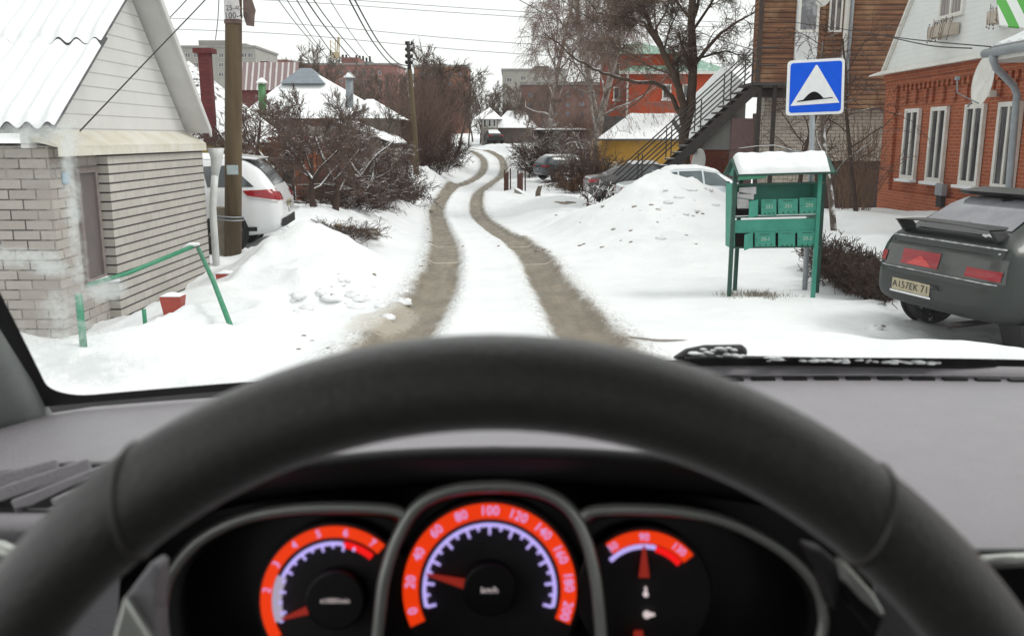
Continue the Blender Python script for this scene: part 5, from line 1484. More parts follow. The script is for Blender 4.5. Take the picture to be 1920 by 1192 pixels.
# white off-roader by the pole
SUV = [(0, .70, .48, .80, .86, .66), (.05, .80, .42, .92, .98, .70), (.14, .86, .36, 1.02, 1.14, .70), (.34, .895, .32, 1.07, 1.40, .66), (.56, .905, .30, 1.08, 1.54, .64), (.72, .91, .30, 1.08, 1.585, .63), (1.6, .915, .28, 1.07, 1.61, .62), (2.5, .915, .28, 1.05, 1.58, .60), (2.95, .915, .28, 1.04, 1.52, .60), (3.45, .91, .28, 1.02, 1.12, .72), (3.7, .90, .28, .98, 1.05, .78), (4.3, .86, .3, .88, .94, .72), (4.52, .78, .36, .78, .82, .66), (4.62, .62, .42, .7, .74, .55)]
M['paint_white'] = paint('paint_white', (.72, .73, .74), (.55, .54, .53), .10)
r_, b, body = make_car('suv', 'white off road car parked behind the wooden utility pole at left', (-3.86, 15.3, gz(-4.8, 15.4) + .02), math.pi + R(6), SUV, M['paint_white'], 'car', (.95, 3.65), .36, .23)
for sgn in (-1, 1):
    b.side([(.42, 1.12), (1.15, 1.12), (1.25, 1.44), (.80, 1.46)], sgn).build('side_window', M['dark_glass'], r_, True, True)
    b.side([(1.22, 1.12), (2.15, 1.11), (2.1, 1.47), (1.32, 1.46)], sgn).build('side_window', M['dark_glass'], r_, True, True)
    b.side([(2.22, 1.11), (3.2, 1.09), (2.75, 1.42), (2.18, 1.47)], sgn).build('side_window', M['dark_glass'], r_, True, True)
    b.side([(.03, .90), (.52, .98), (.60, 1.06), (.10, 1.08)], sgn, .014).build('tail_light', M['red_lens'], r_, True, True)
    b.side([(.05, .87), (.50, .955), (.52, .978), (.03, .90)], sgn, .016).build('reflector', M['white_lens'], r_, True, True)
    b.side([(.4, .40), (3.9, .40), (3.9, .47), (.4, .47)], sgn, .012).build('sill_trim', M['arch'], r_, True, True)
b.back([(-.58, 1.14), (.58, 1.14), (.52, 1.55), (-.52, 1.55)], .008).build('rear_window', M['dark_glass'], r_, True, True)
b.back([(-.74, .46), (.74, .46), (.74, .60), (-.74, .60)], .02).build('bumper_trim', M['arch'], r_, True, True)
for s_ in (-1, 1): b.back([(s_ * .5, .90), (s_ * .8, .90), (s_ * .8, 1.05), (s_ * .5, 1.02)], .012).build('tail_light', M['red_lens'], r_, True, True)
plate(r_, b, .26, -.26, .76, .87, 'K346')
mb = MB(); mb.hull8([(.42, -.56, 1.54), (.9, -.58, 1.59), (.9, .58, 1.59), (.42, .56, 1.54), (.36, -.54, 1.57), (.9, -.56, 1.63), (.9, .56, 1.63), (.36, .54, 1.57)]); bevel(mb.build('spoiler', M['paint_white'], r_, False, True), .02)
b.top(.95, 2.9, .025).build('snow_cover', M['snow'], r_, True, True)

# dark green hatchback at the right
HAT = [(0, .62, .42, .58, .62, .60), (.02, .72, .36, .62, .655, .66), (.05, .78, .32, .645, .672, .70), (.075, .80, .31, .72, .76, .71), (.10, .815, .30, .82, .88, .71), (.15, .83, .29, .91, 1.0, .69), (.22, .838, .28, .93, 1.05, .66), (.32, .84, .25, .94, 1.09, .64), (.62, .84, .22, .93, 1.27, .60), (.95, .84, .2, .92, 1.385, .565), (1.4, .84, .2, .91, 1.415, .555), (2.1, .84, .2, .90, 1.40, .55), (2.5, .84, .2, .89, 1.27, .56), (3.0, .835, .2, .88, .97, .68), (3.3, .83, .2, .84, .91, .72), (3.9, .78, .22, .74, .79, .68), (4.12, .70, .28, .62, .66, .6), (4.18, .55, .32, .55, .58, .5)]
M['paint_green'] = paint('paint_green', (.007, .012, .009), (.022, .027, .022), .5, .38, .22)
Lc, Rc = Vector((3.72, 9.0, 0)), Vector((4.17, 7.42, 0))
hd = math.atan2(.45, 1.6)
mid = (Lc + Rc) / 2
zc = min(gz(4.4, 9.0), gz(4.9, 7.6))
r_, b, body = make_car('hatchback', 'dark green hatchback with black rear wing and red lamps parked by brick house', (mid.x, mid.y, -.615), hd, HAT, M['paint_green'], 'car', (.72, 3.2), .30, .19)
HATCH = r_
M['lens_dark'] = mat('lens_dark', (.03, .034, .032), (.045, .045, .042), 12, .15, coat=.6)
M['snow_dust'] = mat('snow_dust', (.55, .56, .57), (.25, .26, .26), 14, .8, lo=.4, hi=.6)
b.back([(.80, .67), (-.80, .67), (-.78, .875), (.78, .875)], .006, nu=40, nv=6).build('lamp_band', M['lens_dark'], r_, True, True)
for y0, y1, z0, z1 in ((.78, .70, .70, .80), (.48, -.02, .70, .845), (-.36, -.765, .69, .775)):
    b.back([(y0, z0), (y1, z0), (y1, z1), (y0, z1)], .014, nu=10).build('tail_light', M['red_lens'], r_, True, True)
tri = b.back([(.40, .705), (.05, .705), (.20, .79), (.25, .79)], .018, nu=6); tri.build('lamp_triangle', mat('lens_bright', (.55, .02, .015), (.45, .016, .012), 20, .2, coat=.5), r_, True, True)
b.back([(.74, .655), (-.74, .655), (-.74, .664), (.74, .664)], .006, nu=40, nv=2).build('snow_line', M['snow_dust'], r_, True, True)
b.back([(.72, .955), (-.72, .955), (-.72, .968), (.72, .968)], .005, nu=40, nv=2).build('boot_edge', M['snow_dust'], r_, True, True)
plate(r_, b, .50, -.02, .44, .555, 'A157EK 71')
b.back([(.52, .418), (-.04, .418), (-.04, .436), (.52, .436)], .014, nu=8, nv=1).build('snow_line', M['snow'], r_, True, True)
b.back([(.55, 1.10), (-.55, 1.10), (-.50, 1.34), (.50, 1.34)], .006, nu=14, nv=10).build('rear_window', mat('rear_glass', (.16, .16, .18), (.24, .24, .26), 3, .12), r_, True, True)
b.back([(.50, 1.055), (-.50, 1.055), (-.47, 1.13), (.47, 1.13)], .010, nu=20, nv=6).build('lower_glass', M['gloss_black'], r_, True, True)
for q in ([(.60, .895), (-.60, .895), (-.60, .903), (.60, .903)], [(.735, .68), (.725, .68), (.715, .97), (.725, .97)], [(-.725, .68), (-.735, .68), (-.725, .97), (-.715, .97)]):
    b.back(q, .004, nu=16, nv=12).build('shut_line', M['arch'], r_, True, True)
# rear wing
mb = MB(); rows = []
for i in range(25):
    y = lerp(-.60, .60, i / 24); e = 1 - abs(y / .60) ** 6
    zz = 1.125 + .02 * (1 - (y / .60) ** 2)
    rows.append([(.02 + .02 * (1 - e), y, zz), (.10, y, zz + .012 * e), (.20, y, zz + .011 * e), (.25, y, zz + .003), (.2, y, zz - .010), (.05, y, zz - .010), (.02 + .02 * (1 - e), y, zz)])
mb.grid(rows); rwg = mb.build('rear_wing', M['gloss_black'], r_, True, True)
for s_ in (-1, 1):
    mb = MB(); mb.hull8([(.15, s_ * .56, 1.0), (.30, s_ * .56, 1.04), (.30, s_ * .60, 1.04), (.15, s_ * .61, 1.0), (.05, s_ * .57, 1.12), (.23, s_ * .57, 1.122), (.23, s_ * .60, 1.12), (.05, s_ * .605, 1.115)]); bevel(mb.build('wing_foot', M['gloss_black'], rwg, False, True), .015)
mb = MB()
for (y, z, r) in ((-.54, 1.07, .05), (-.47, 1.065, .035)): mb.lathe([(0, -.02), (r, 0), (r * .7, r * .4), (0, r * .55)], (.14, y, z), 8)
mb.build('snow_lump', M['snow'], r_, True, True)
mb = MB(); mb.hull8([(.78, -.54, 1.36), (1.05, -.55, 1.405), (1.05, .55, 1.405), (.78, .54, 1.36), (.72, -.55, 1.40), (1.05, -.56, 1.435), (1.05, .56, 1.435), (.72, .55, 1.40)]); bevel(mb.build('roof_spoiler', M['gloss_black'], r_, False, True), .012)
for sgn in (-1, 1):
    b.side([(.40, .97), (.95, .96), (1.0, 1.28), (.80, 1.26)], sgn).build('side_window', M['dark_glass'], r_, True, True)
    b.side([(1.02, .96), (1.75, .95), (1.72, 1.31), (1.08, 1.29)], sgn).build('side_window', M['dark_glass'], r_, True, True)
    b.side([(1.82, .95), (2.75, .93), (2.35, 1.24), (1.80, 1.31)], sgn).build('side_window', M['dark_glass'], r_, True, True)
    b.side([(.10, .915), (2.9, .90), (2.9, .915), (.10, .93)], sgn, .007).build('belt_trim', M['snow_dust'], r_, True, True)
mb = MB()
for y in (-.66,): mb.hull8([(.38, y - .12, .05), (.40, y - .12, .05), (.40, y + .1, .05), (.38, y + .1, .05), (.30, y - .14, .30), (.36, y - .14, .30), (.36, y + .12, .30), (.30, y + .12, .30)])
mb.build('mud_flap', M['black_rubber'], r_, False, True)
mb = MB(); mb.tube([(-.01, -.30, .22), (.3, -.30, .23), (1.0, -.2, .24)], .028, 10); mb.build('exhaust', M['dark_metal'], r_, True, True)

# pale car under the heap
SED = [(0, .68, .45, .80, .86, .62), (.06, .78, .38, .88, .95, .66), (.25, .83, .32, .92, 1.0, .68), (.62, .85, .28, .92, 1.04, .66), (1.1, .855, .26, .92, 1.30, .60), (1.5, .86, .25, .91, 1.42, .56), (2.2, .86, .25, .90, 1.43, .55), (2.7, .86, .25, .89, 1.32, .56), (3.25, .855, .25, .88, .99, .68), (3.6, .85, .26, .85, .92, .72), (4.15, .78, .3, .76, .8, .66), (4.35, .62, .38, .66, .7, .55)]
def sedan(name, label, loc, hd, pm, s=1.0, snow=(1.3, 2.5), glass=None, st=SED, cat='car', lampz=(.78, .90)):
    r_, b, body = make_car(name, label, loc, hd, st, pm, cat)
    g = glass or M['dark_glass']
    for sgn in (-1, 1):
        b.side([(.98, .97), (1.50, .96), (1.52, 1.31), (1.38, 1.30)], sgn).build('side_window', g, r_, True, True)
        b.side([(1.55, .96), (2.2, .95), (2.2, 1.34), (1.57, 1.32)], sgn).build('side_window', g, r_, True, True)
        b.side([(2.26, .95), (3.05, .93), (2.62, 1.27), (2.25, 1.33)], sgn).build('side_window', g, r_, True, True)
        mb = MB(); y = b.hw(2.9, .95); mb.lathe([(.01, -.05), (.05, -.04), (.075, 0), (.05, .05), (.01, .06)], (2.86, sgn * (y + .10), 1.0), 12, 'x'); mb.tube([(2.86, sgn * y, .96), (2.86, sgn * (y + .08), .98)], .02, 6); mb.build('mirror', M['black_rubber'], r_, True, True)
        b.side([(.02, lampz[0]), (.30, lampz[0] + .04), (.30, lampz[1]), (.06, lampz[1])], sgn, .012).build('tail_light', M['red_lens'], r_, True, True)
    b.back([(-.52, 1.05), (.52, 1.05), (.46, 1.34), (-.46, 1.34)], .006).build('rear_window', g, r_, True, True)
    for s_ in (-1, 1): b.back([(s_ * .42, lampz[0]), (s_ * .74, lampz[0]), (s_ * .74, lampz[1]), (s_ * .42, lampz[1])], .012).build('tail_light', M['red_lens'], r_, True, True)
    if snow: b.top(snow[0], snow[1], .045).build('snow_cover', M['snow'], r_, True, True)
    return r_, b
M['paint_pale'] = paint('paint_pale', (.62, .68, .72), (.5, .5, .5), .2)
M['glass_cyan'] = glass_mat('glass_cyan', (.035, .05, .055), .06)
p = at(1163, 370, 24.5)
sedan('sedan', 'pale white sedan half buried behind the big snow heap, red tail lamp showing', (p.x, 25.0, at(1290, 313, 24.6).z - 1.44), R(3), M['paint_pale'], snow=(1.25, 2.75), glass=M['glass_cyan'])
M['paint_grey'] = paint('paint_grey', (.045, .042, .045), (.16, .14, .13), .4)
p = at(1103, 345, 29.5)
sedan('sedan', 'dark grey sedan with thin snow on roof parked below the yellow house', (p.x, 30.3, at(1180, 303, 29.6).z - 1.47), R(4), M['paint_grey'], snow=(1.45, 2.4))
WAG = [(0, .70, .42, .80, .86, .64), (.06, .80, .35, .92, 1.02, .66), (.22, .85, .3, .95, 1.24, .62), (.4, .86, .28, .95, 1.42, .58), (.7, .865, .26, .94, 1.47, .57), (2.2, .865, .25, .92, 1.46, .56), (2.7, .865, .25, .9, 1.34, .56), (3.25, .86, .25, .89, 1.0, .68), (3.6, .85, .26, .86, .93, .72), (4.2, .78, .3, .77, .81, .66), (4.42, .62, .38, .66, .7, .55)]
M['paint_navy'] = paint('paint_navy', (.018, .026, .042), (.1, .1, .1), .35)
p = at(1000, 338, 53)
r_, b = sedan('estate_car', 'dark blue estate car with snow on roof and bonnet beside brown bush', (p.x + .3, 53.6, p.z - .02), R(24), M['paint_navy'], st=WAG, snow=(.5, 2.5))
b.side([(.28, 1.0), (.92, .98), (1.42, 1.33), (.50, 1.33)], -1, .008).build('side_window', M['dark_glass'], r_, True, True)
M['paint_black'] = paint('paint_black', (.014, .016, .018), (.03, .03, .03), .2, .5, .1)
p = on_ground(931, 92)
sedan('hatchback', 'distant black car with snowy roof standing at the top of the street', (p.x, 92, p.z - .05), R(103), M['paint_black'], snow=(.7, 2.6))
# ------------------------------------------------------------------ street furniture
M['mail_green'] = mat('mailbox_green', (.030, .235, .165), (.055, .31, .225), 3.2, .55, lo=.3, hi=.7)
M['mail_dark'] = mat('mailbox_dark_green', (.012, .055, .04), (.02, .08, .055), 8, .6)
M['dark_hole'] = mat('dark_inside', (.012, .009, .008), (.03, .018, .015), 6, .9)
M['paper'] = mat('paper', (.62, .60, .60), (.5, .48, .49), 18, .8)
M['number_white'] = mat('number_paint', (.50, .60, .52), (.4, .5, .42), 30, .7)
D = 10.6
ms = thing('mailbox_stand', 'green steel mailbox stand with snowy gable roof and two rows of boxes', 'mailboxes', at(1450, 552, D + .15))
def mp(px, py, d=0.0): return at(px, py, D + d)
for (a, b_, d) in (((1379, 318), (1367, 552), 0), ((1538, 320), (1524, 558), 0), ((1390, 322), (1378, 535), .5), ((1545, 322), (1532, 540), .5)):
    mb = MB(); mb.bar(mp(*a, d), mp(*b_, d) - Vector((0, 0, .15)), .045, .045); mb.build('post', M['mail_dark'] if d or a[0] < 1400 else M['mail_green'], ms)
def panel(name, q, m, th=.02, d=0.0, par=None, bev=.003):
    mb = MB(); P = [mp(x, y, d) for x, y in q]; mb.prism(P, Vector((0, th, 0))); o = mb.build(name, m, par or ms); bevel(o, bev, 1); return o
panel('back_panel', [(1380, 347), (1538, 343), (1535, 404), (1377, 408)], M['mail_green'], .02, .30)
panel('shelf_front', [(1377, 413), (1532, 409), (1531, 437), (1376, 437)], M['mail_green'], .02, .02)
mb = MB(); mb.hull8([mp(1376, 409), mp(1533, 405), mp(1537, 405, .36), mp(1385, 409, .36), mp(1376, 406.5), mp(1533, 402.5), mp(1537, 402.5, .36), mp(1385, 406.5, .36)]); mb.build('shelf', M['mail_dark'], ms)
mb = MB(); mb.hull8([mp(1378, 406.3, .005), mp(1533, 402.3, .005), mp(1536, 402.3, .2), mp(1385, 406.3, .2), mp(1379, 404.5, .01), mp(1532, 400.5, .01), mp(1536, 400.5, .2), mp(1385, 404.5, .2)]); mb.build('shelf_snow', M['snow'], ms)
mb = MB(); mb.hull8([mp(1378, 349, -.01), mp(1540, 344, -.01), mp(1546, 344, .36), mp(1388, 349, .36), mp(1378, 345, -.01), mp(1540, 340, -.01), mp(1546, 340, .36), mp(1388, 345, .36)]); mb.build('top_shelf', M['mail_dark'], ms)
mb = MB(); mb.hull8([mp(1376, 466), mp(1531, 464), mp(1537, 464, .36), mp(1385, 466, .36), mp(1376, 463), mp(1531, 461), mp(1537, 461, .36), mp(1385, 463, .36)]); mb.build('floor_plate', M['mail_dark'], ms)
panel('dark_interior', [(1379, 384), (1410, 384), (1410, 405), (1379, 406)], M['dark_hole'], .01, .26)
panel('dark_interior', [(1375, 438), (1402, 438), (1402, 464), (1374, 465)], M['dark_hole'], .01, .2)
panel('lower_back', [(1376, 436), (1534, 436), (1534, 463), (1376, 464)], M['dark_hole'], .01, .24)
panel('side_panel', [(1372, 345), (1379, 345), (1378, 466), (1371, 466)], M['mail_green'], .30, .01)
panel('side_panel', [(1536, 343), (1539, 343), (1533, 464), (1530, 464)], M['mail_green'], .30, .01)
def mbox(x0, x1, y0, y1, num, depth=.2, tilt=0):
    P = [mp(x0, y1), mp(x1, y1), mp(x1, y1, depth), mp(x0, y1, depth), mp(x0 + tilt, y0), mp(x1 + tilt, y0 - .5), mp(x1, y0 - .5, depth), mp(x0, y0, depth)]
    mb = MB(); mb.hull8(P); o = mb.build('mailbox', M['mail_green'], ms); bevel(o, .006)
    mb = MB(); w = x1 - x0
    mb.prism([mp(x0 + w * .25, y0 + 3.2, -.004), mp(x1 - w * .25, y0 + 3, -.004), mp(x1 - w * .25, y0 + 4, -.004), mp(x0 + w * .25, y0 + 4.2, -.004)], (0, .003, 0)); mb.build('letter_slot', M['mail_dark'], o)
    mb = MB()
    for k in range(3):
        c = mp(x0 + w * (.26 + .27 * k), y1 - 3.2 - .6 * k, -.003); mb.lathe([(.001, .001), (.009, .001), (.009, -.001)], c, 8, 'y')
    mb.prism([mp(x0 + 2.6, (y0 + y1) / 2 - 1, -.003), mp(x0 + 5.2, (y0 + y1) / 2 - .6, -.003), mp(x0 + 5.2, (y0 + y1) / 2 + .6, -.003), mp(x0 + 2.6, (y0 + y1) / 2, -.003)], (0, .002, 0)); mb.build('peep_holes', M['dark_hole'], o)
    if num:
        Mt = Matrix(((1, 0, 0), (0, 0, -1), (0, 1, 0))).to_4x4(); Mt.translation = mp((x0 + x1) / 2 + 1, (y0 + y1) / 2 - 1, -.006); tm = text_mesh(num, .062, Mt); tm.build('number', M['number_white'], o)
mbox(1427, 1456, 374, 404, '252'); mbox(1459, 1496, 373, 402, '251'); mbox(1499, 1534, 371, 401, '250')
mbox(1415, 1454, 436, 463, '20-1', tilt=0); mbox(1459, 1491, 434, 464, ''); mbox(1495, 1531, 433, 463, '20-2')
panel('open_door', [(1405, 378), (1422, 374), (1421, 405), (1404, 409)], M['mail_green'], .012, -.06)
panel('open_door', [(1396, 440), (1412, 436), (1412, 464), (1395, 470)], M['mail_green'], .012, -.06)
for q in ([(1386, 352), (1418, 350), (1418, 364), (1386, 364)], [(1383, 360), (1414, 364), (1413, 375), (1382, 370)], [(1382, 371), (1404, 375), (1404, 391), (1382, 391)]):
    o = panel('paper', q, M['paper'], .006, .06 + .01 * (q[0][0] % 3), bev=.001)
# roof
rf = MB(); E0, E1, Rg0, Rg1, B0, B1 = mp(1382, 331, -.16), mp(1566, 326, -.16), mp(1370, 300, .2), mp(1553, 296, .2), mp(1356, 329, .55), mp(1570, 326, .55)
slab(rf, E0, E1, Rg1, Rg0, .02); slab(rf, B0, B1, Rg1, Rg0, .02); roof = rf.build('roof', M['mail_dark'], ms)
mb = MB(); mb.prism([E0 + Vector((.05, .04, -.0)), Rg0 + Vector((.05, 0, -.01)), B0 + Vector((.06, -.03, 0))], (.015, 0, 0)); mb.prism([E1 + Vector((-.05, .04, 0)), Rg1 + Vector((-.05, 0, -.01)), B1 + Vector((-.05, -.03, 0))], (.015, 0, 0)); mb.build('gable_end', M['mail_green'], roof)
mb = MB(); mb.prism([E0 + Vector((.02, .01, -.045)), mp(1437, 334, -.15), mp(1437, 329, -.15), E0 + Vector((.02, .01, .0))], (0, .015, 0)); mb.build('eave_strip', M['green_paint'], roof)
snow_sheet('snow_cover', roof, E0 + Vector((.02, .0, .022)), E1 + Vector((-.06, 0, .022)), Rg1 + Vector((-.02, .02, .03)), Rg0 + Vector((.03, .02, .03)), .055, 40, 12, 8, .35)
snow_sheet('snow_cover', roof, B1 + Vector((-.03, 0, .022)), B0 + Vector((.06, 0, .022)), Rg0 + Vector((.03, -.02, .03)), Rg1 + Vector((-.02, -.02, .03)), .055, 40, 12, 9, .35)

# road sign: white triangle with a speed bump on blue
D = 11.25
sg = thing('road_sign', 'blue square speed bump sign with white triangle on grey post behind the mailboxes', 'road sign', at(1510, 538, D))
mb = MB(); mb.tube([at(1524, 150, D + .04), at(1522, 300, D + .04), at(1509, 545, D + .04) - Vector((0, 0, .15))], .034, 12); mb.build('post', M['grey_metal'], sg, True)
c = [at(1478, 115, D), at(1584, 109, D), at(1581, 213, D), at(1474, 217, D)]
cx_ = sum(c, Vector()) / 4
def rounded(q, r, n=5):
    out = []
    for i in range(4):
        p, a, b_ = q[i], (q[i - 1] - q[i]).normalized(), (q[(i + 1) % 4] - q[i]).normalized()
        for k in range(n + 1):
            t_ = k / n; p0 = p + a * r; p2 = p + b_ * r; out.append(p0 * (1 - t_)**2 + p * 2 * t_ * (1 - t_) + p2 * t_**2)
    return out
M['sign_white'] = mat('sign_white', (.78, .79, .79), (.72, .73, .74), 12, .5)
M['sign_blue'] = mat('sign_blue', (.0, .095, .70), (.0, .085, .64), 9, .6, spec=.2)
mb = MB(); mb.prism(rounded([cx_ + (p - cx_) * 1.01 for p in c], .055), (0, .018, 0)); pl = mb.build('plate', M['sign_white'], sg); bevel(pl, .003)
def sp(u, v, d): 
    p = c[0].lerp(c[1], u).lerp(c[3].lerp(c[2], u), v); return p + Vector((0, d, 0))
mb = MB(); mb.prism(rounded([sp(.045, .045, -.004), sp(.955, .045, -.004), sp(.955, .955, -.004), sp(.045, .955, -.004)], .04), (0, .003, 0)); mb.build('blue_field', M['sign_blue'], pl)
mb = MB(); mb.prism([sp(u, v, -.008) for u, v in ((.49, .10), (.515, .10), (.925, .80), (.065, .825))], (0, .003, 0)); mb.build('triangle', M['sign_white'], pl)
mb = MB(); q = [(.185, .74), (.29, .72)] + [(.29 + .36 * k / 12, .715 - .135 * math.sin(math.pi * k / 12)) for k in range(13)] + [(.65, .705), (.80, .695), (.805, .71), (.18, .758)]
mb.prism([sp(u, v, -.012) for u, v in q], (0, .003, 0)); mb.build('bump_symbol', mat('sign_black', (.006, .006, .007), (.009, .009, .01), 9, .8, spec=.1), pl)

# poles
M['wood_pole'] = mat('wood_pole', (.125, .088, .048), (.075, .052, .03), 2.2, .9, .006, 30, stretch=(3, 3, .35))
M['concrete'] = mat('concrete', (.30, .26, .20), (.22, .19, .15), 4, .9, .004, 40)
D = 13.6
pb_ = at(437, 500, D); pt_ = at(438, 0, D)
P1 = thing('utility_pole', 'thick brown wooden utility pole with torn posters beside the garage', 'utility pole', pb_)
mb = MB(); dirp = (pt_ - pb_) / (pt_.z - pb_.z); mb.tube([pb_ + dirp * (-.4), pb_ + dirp * 2.2, pb_ + dirp * 4.2, pb_ + dirp * 8.4], [.128, .126, .118, .10], 14); mb.build('shaft', M['wood_pole'], P1, True)
mb = MB(); a, b_ = at(413, 500, D + .12), at(414, 388, D + .12); mb.bar(a - Vector((0, 0, .3)), b_, .2, .2); bevel(mb.build('concrete_stub', M['concrete'], P1), .015)
mb = MB()
for z in (0, .05): mb.tube([at(400, 408, D - .01) + Vector((0, -.02, z)), at(415, 412, D - .1) + Vector((0, -.02, z)), at(440, 414, D - .16) + Vector((0, 0, z)), at(457, 413, D) + Vector((0, 0, z))], .012, 6)
mb.build('wire_tie', M['grey_metal'], P1, True)
mb = MB(); mb.box(pb_ + dirp * 7.6 + Vector((0, -.12, 0)), (1.5, .09, .1)); mb.build('crossarm', M['wood_pole'], P1)
def wrap(px0, px1, py0, py1, r, name, m, a0=None):
    """sheet of paper bent round the shaft"""
    z0, z1 = at(440, py1, D).z, at(440, py0, D).z; rows = []
    for j in range(9):
        z = lerp(z0, z1, j / 8); cxx = pb_.x + dirp.x * (z - pb_.z); row = []
        for i in range(9):
            x = lerp(at(px0, 0, D).x, at(px1, 0, D).x, i / 8) + .004 * math.sin(j * 2 + i)
            y = pb_.y - math.sqrt(max(r * r - (x - cxx) ** 2, 0)) if abs(x - cxx) < r else pb_.y + .01 * (i - 4) * 0
            row.append((x, y, z))
        rows.append(row)
    mb = MB(); mb.grid(rows); return mb.build(name, m, P1, True)
po = wrap(423, 452, -20, 38, .145, 'poster', M['paper'])
for s_, x, y, sz in (('100-40', 442, 30, .12), ('25-40-', 440, 16, .10)):
    Mt = Matrix(((1, 0, 0), (0, 0, -1), (0, 1, 0))).to_4x4(); Mt.translation = at(x, y, D - .165); text_mesh(s_, sz, Mt).build('poster_lettering', M['dark_metal'], po)
wrap(420, 452, 38, 46, .136, 'poster_edge', mat('brown_paper', (.16, .10, .09), (.1, .07, .06), 9, .9))
mb = MB(); mb.prism([at(x, y, D - .05) for x, y in ((455, -30), (470, -8), (479, 20), (477, 30), (476, 50), (462, 48), (456, 30))], (0, .02, 0)); mb.build('torn_poster', mat('torn_brown', (.20, .14, .12), (.13, .09, .085), 5, .9), P1)
mb = MB(); mb.box(at(441, 318, D) + Vector((-.0, -.133, 0)), (.17, .01, .14)); mb.build('pole_plate', mat('pale_blue_plate', (.36, .46, .48), (.5, .55, .55), 20, .5), P1)
# second pole far on the left bank
D = 45
pb2 = on_ground(782, D, -.1); pt2 = at(765, 78, D); t2 = at(768, 130, D)
P2 = thing('utility_pole', 'slim leaning utility pole with dark insulator head far down the left bank', 'utility pole', pb2)
mb = MB(); mb.tube([pb2, at(778, 250, D), t2], [.15, .13, .11], 10); mb.build('shaft', M['wood_pole'], P2, True)
mb = MB(); mb.tube([t2, pt2], .09, 8)
for py in (84, 96, 108, 120):
    a = at(767, py, D); mb.tube([a - Vector((.16, 0, 0)), a + Vector((.16, 0, 0))], .03, 5)
    for s_ in (-1, 1): mb.lathe([(.01, 0), (.06, .02), (.07, .08), (.04, .15), (.01, .17)], a + Vector((s_ * .14, 0, 0)), 8)
mb.build('insulator_head', M['dark_metal'], P2, True)
# wires
M['wire'] = mat('wire_black', (.012, .012, .014), (.02, .02, .022), 20, .6)
M['wire_far'] = mat('wire_grey', (.14, .14, .145), (.11, .11, .115), 2, .6)
def wire(name, label, pts, r, m=None, grp=None, n=10):
    Q = [at(*p) for p in pts]
    out = []
    for i in range(len(Q) - 1):
        p0, p1, p2, p3 = Q[max(i - 1, 0)], Q[i], Q[i + 1], Q[min(i + 2, len(Q) - 1)]
        for k in range(n):
            t_ = k / n; out.append(.5 * ((2 * p1) + (p2 - p0) * t_ + (2 * p0 - 5 * p1 + 4 * p2 - p3) * t_ * t_ + (3 * p1 - p0 - 3 * p2 + p3) * t_**3))
    out.append(Q[-1]); mb = MB(); mb.tube(out, r, 5)
    return tag(mb.build(name, m or M['wire'], None, True), label, 'wire', grp)
g_ = 'wires strung between the two utility poles'
wire('overhead_cable', 'thick black cable curving down to the far pole head, left of the pair', [(600, -110, 18), (655, 0, 24), (700, 80, 33), (735, 121, 41), (766, 131, 45)], .022, None, g_)
wire('overhead_cable', 'thick black cable curving down to the far pole head, right of the pair', [(610, -110, 18), (665, 0, 24), (712, 82, 33), (745, 118, 41), (767, 124, 45)], .022, None, g_)
g_ = 'thin wires fanning down over the left roofs'
for i, (x0, x1, y1, r) in enumerate(((522, 619, 117, .012), (538, 624, 119, .012), (556, 640, 122, .016), (574, 661, 112, .02), (588, 678, 112, .016), (618, 705, 124, .010))):
    wire('overhead_wire', 'thin dark wire fanning down from upper left over the snowy roofs', [(x0 - 60, -95, 18), (x0, 0, 24), ((x0 + x1) / 2 - 2, y1 * .52, 30), (x1, y1, 40), (x1 + 28, y1 + 26, 48)], r, None, g_)
g_ = 'faint power lines across the sky'
for i, (y0, y1, y2) in enumerate(((-6, 16, 34), (4, 26, 44), (46, 75, 94), (66, 95, 112))):
    wire('power_line', 'faint grey power line crossing the pale sky from left to right', [(300, y0 - 12, 120), (560, y0, 120), (880, y1, 120), (1180, y2, 120), (1500, y2 + 14, 120)], .035, M['wire_far'], g_)
wire('service_wire', 'black wire rising from the garage ledge across its white gable', [(150, 246, 8.95), (270, 120, 10.4), (385, 0, 12.2), (438, -60, 13.5)], .008)
wire('service_wire', 'thin wire crossing the sky above the garage roof edge', [(310, 42, 16), (350, 0, 14.5), (400, -60, 13.6)], .008)
wire('service_wire', 'thin wire hanging straight down left of the wooden pole', [(404, 75, 16), (409, 30, 15), (412, -50, 14)], .007)
wire('service_wire', 'black wire running from the plank house to the porch gutter', [(1440, 36, 27.9), (1560, 52, 23), (1700, 73, 18), (1858, 88, 13.7)], .010)
wire('service_wire', 'thinner black wire sagging in front of the white mansard wall', [(1660, 68, 21), (1745, 86, 18.6), (1822, 91, 16.4)], .012)
wire('service_wire', 'long dark wire slanting through the tree crown towards the orange house', [(900, -40, 30), (1000, 15, 33), (1120, 84, 38), (1235, 155, 46), (1340, 200, 57)], .014)
wire('service_wire', 'dark wire slanting through the birch crown above the orange house', [(990, -40, 26), (1090, 25, 29), (1200, 100, 36), (1260, 150, 44)], .013)
wire('service_wire', 'wire running down right from the treetop to the plank house corner', [(1120, -40, 24), (1240, 25, 25), (1330, 68, 26.5), (1420, 96, 27.9)], .012)
